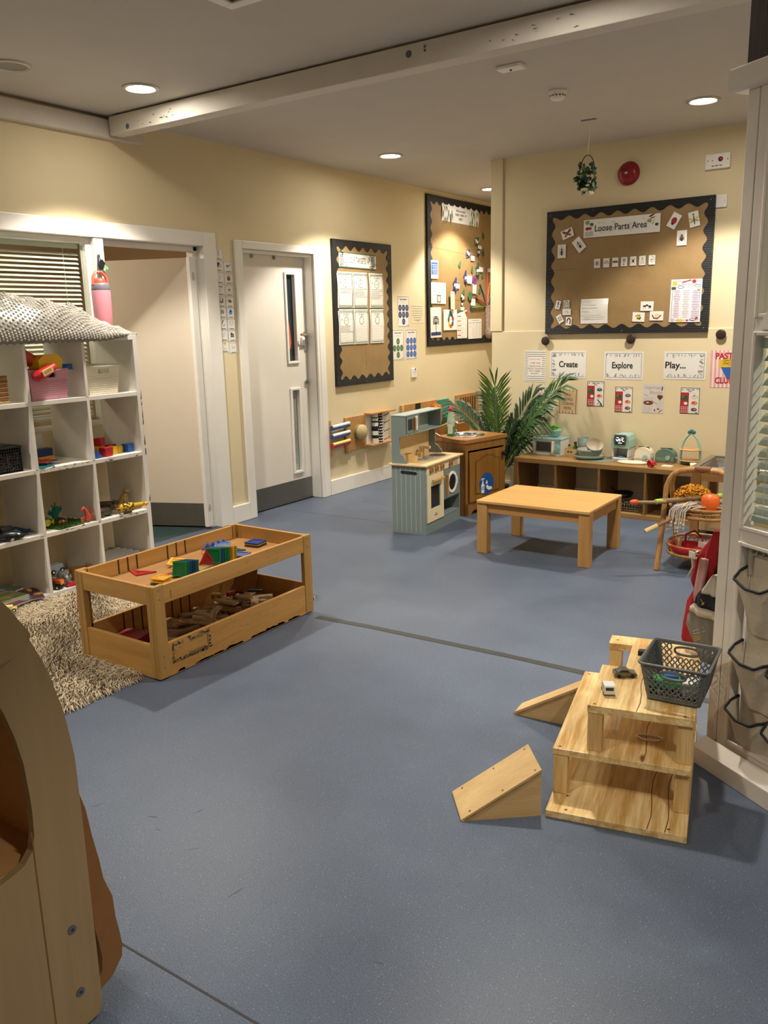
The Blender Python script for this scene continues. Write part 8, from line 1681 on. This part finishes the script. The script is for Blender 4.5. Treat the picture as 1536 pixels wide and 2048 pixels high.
m.ball((0, 0, .0), .085, 0, (1.25, .75, 1.0), 16); o = m.build('yarn_heap', mat('#c98a1a', .9, var=.18, nscale=90), None, (-1.27, 5.21, .385)); tag(o, 'mustard yellow woolly duster at the back of the upper trolley basket', 'duster')
t = thing('red_tub', 'red plastic tub with handle lying in the lower trolley basket', 'tub', (-1.235, 5.06, .105)); MB().lathe([(0, 0), (.11, 0), (.13, .045), (.126, .046), (.107, .005), (0, .005)], n=30, sy=.8).build('tub', mat('#a80f20', .4), t); MB().tube([(-.05, .06, .03), (-.05, .08, .09), (.0, .085, .115), (.05, .07, .08), (.06, .05, .03)], .012, 8, flat=.5).build('handle', mat('#9a1020', .45), t)
t = thing('wooden_maraca', 'beige wooden toy standing in the lower trolley basket', 'toy', (-1.315, 5.09, .105)); MB().lathe([(0, 0), (.022, 0), (.024, .015), (.017, .03), (.022, .055), (.020, .075), (0, .082)], n=18).build('body', mat('#b08a5e', .6, var=.08), t)
t = thing('toy_iron', 'cream plastic toy pointing left in the lower trolley basket', 'toy', (-1.13, 5.12, .135), (0, 0, PI+.2)); MB().prism([(-.06, -.04), (.03, -.040), (.075, -.006), (.075, .006), (.03, .040), (-.06, .04)], 0, .03).build('body', mat('#c9c0b2', .5), t, bevel=.012, seg=3)
o = MB().box(-.012, .012, -.008, .008, 0, .01).build('red_peg', mat('#c05030', .5), None, (-1.25, 5.29, .150)); tag(o, 'small orange red peg at the back rim of the lower trolley basket', 'toy')

# ---------------------------------------------------------------- wooden sink table at the right of the bench
t = thing('sink_table', 'wooden play sink table with stainless steel double basin half hidden by the partition', 'sink table', (-1.44, 5.84, 0))
W_SNK = wood('#8a5a2e', '#a8743e', 'Z', 1, .5)
for x, y in ((.0, .0), (.52, .0), (0, .50), (.52, .50)): MB().box(x, x+.055, y, y+.05, 0, .47).build('leg', W_SNK, t, bevel=.002)
m = MB(); m.box(.055, .52, .005, .03, .40, .47); m.box(.005, .03, .05, .5, .40, .47); m.box(.545, .57, .05, .5, .40, .47); m.build('rail', wood('#9a6c3c', '#b9894e', 'X', 1, .5), t)
MB().box(.06, .10, .0, .03, .06, .40).build('upright', wood('#a07a48', '#bd9660', 'Z', 1, .5), t); MB().box(.02, .55, .03, .5, .05, .07).build('lower_shelf', wood('#9a7a50', '#b3946a', 'X', 1, .5), t)
m = MB(); m.box(-.012, .59, -.012, .025, .47, .495); m.box(-.012, .59, .515, .555, .47, .495); m.box(-.012, .03, .025, .515, .47, .495); m.box(.55, .59, .025, .515, .47, .495); m.box(.27, .31, .025, .515, .47, .495)
for x0, x1 in ((.03, .27), (.31, .55)):
    a = [(x0, .025, .485), (x1, .025, .485), (x1, .515, .485), (x0, .515, .485)]; b = [(x0+.03, .055, .42), (x1-.03, .055, .42), (x1-.03, .485, .42), (x0+.03, .485, .42)]
    for k in range(4): m.quad([a[(k+1) % 4], a[k], b[k], b[(k+1) % 4]])
    m.quad(b)
m.build('steel_basin', mat('#b4b2ae', .25, 1, var=.03), t)

# ---------------------------------------------------------------- floor joints
m = MB(); pts = [(-2.666, 3.24), (-2.35, 3.262), (-2.0, 3.268), (-1.6, 3.275), (-1.15, 3.27), (-.6, 3.262)]
for (x0, y0), (x1, y1) in zip(pts[:-1], pts[1:]): m.quad([(x0, y0-.020, .0012), (x1, y1-.022, .0012), (x1, y1+.022, .0012), (x0, y0+.020, .0012)])
o = m.build('floor_tape', mat('#2f302d', .6, var=.15, nscale=20)); tag(o, 'dark grey tape strip stuck along the floor joint', 'tape strip')
m = MB(); m.line([(-2.72, 3.243), (-3.6, 3.25)], .003, .0008); m.line([(-2.05, 1.107), (-1.0, 1.109), (.3, 1.111), (2.3, 1.11)], .006, .0008); m.line([(-4.5, 5.18), (-3.35, 5.19)], .003, .0008); m.line([(-2.9, 5.23), (-1.5, 5.24)], .003, .0008)
struct('trim_13', m, mat('#2a2c31', .7))
m = MB(); random.seed(9)
for k in range(60):
    x, y = rnd(-2.3, -.2), rnd(1.0, 3.2); a = rnd(0, 3); l = rnd(.01, .05); m.line([(x, y), (x+l*math.cos(a), y+l*math.sin(a))], rnd(.0008, .002), .0007)
struct('trim_14', m, mat('#4a5060', .7))
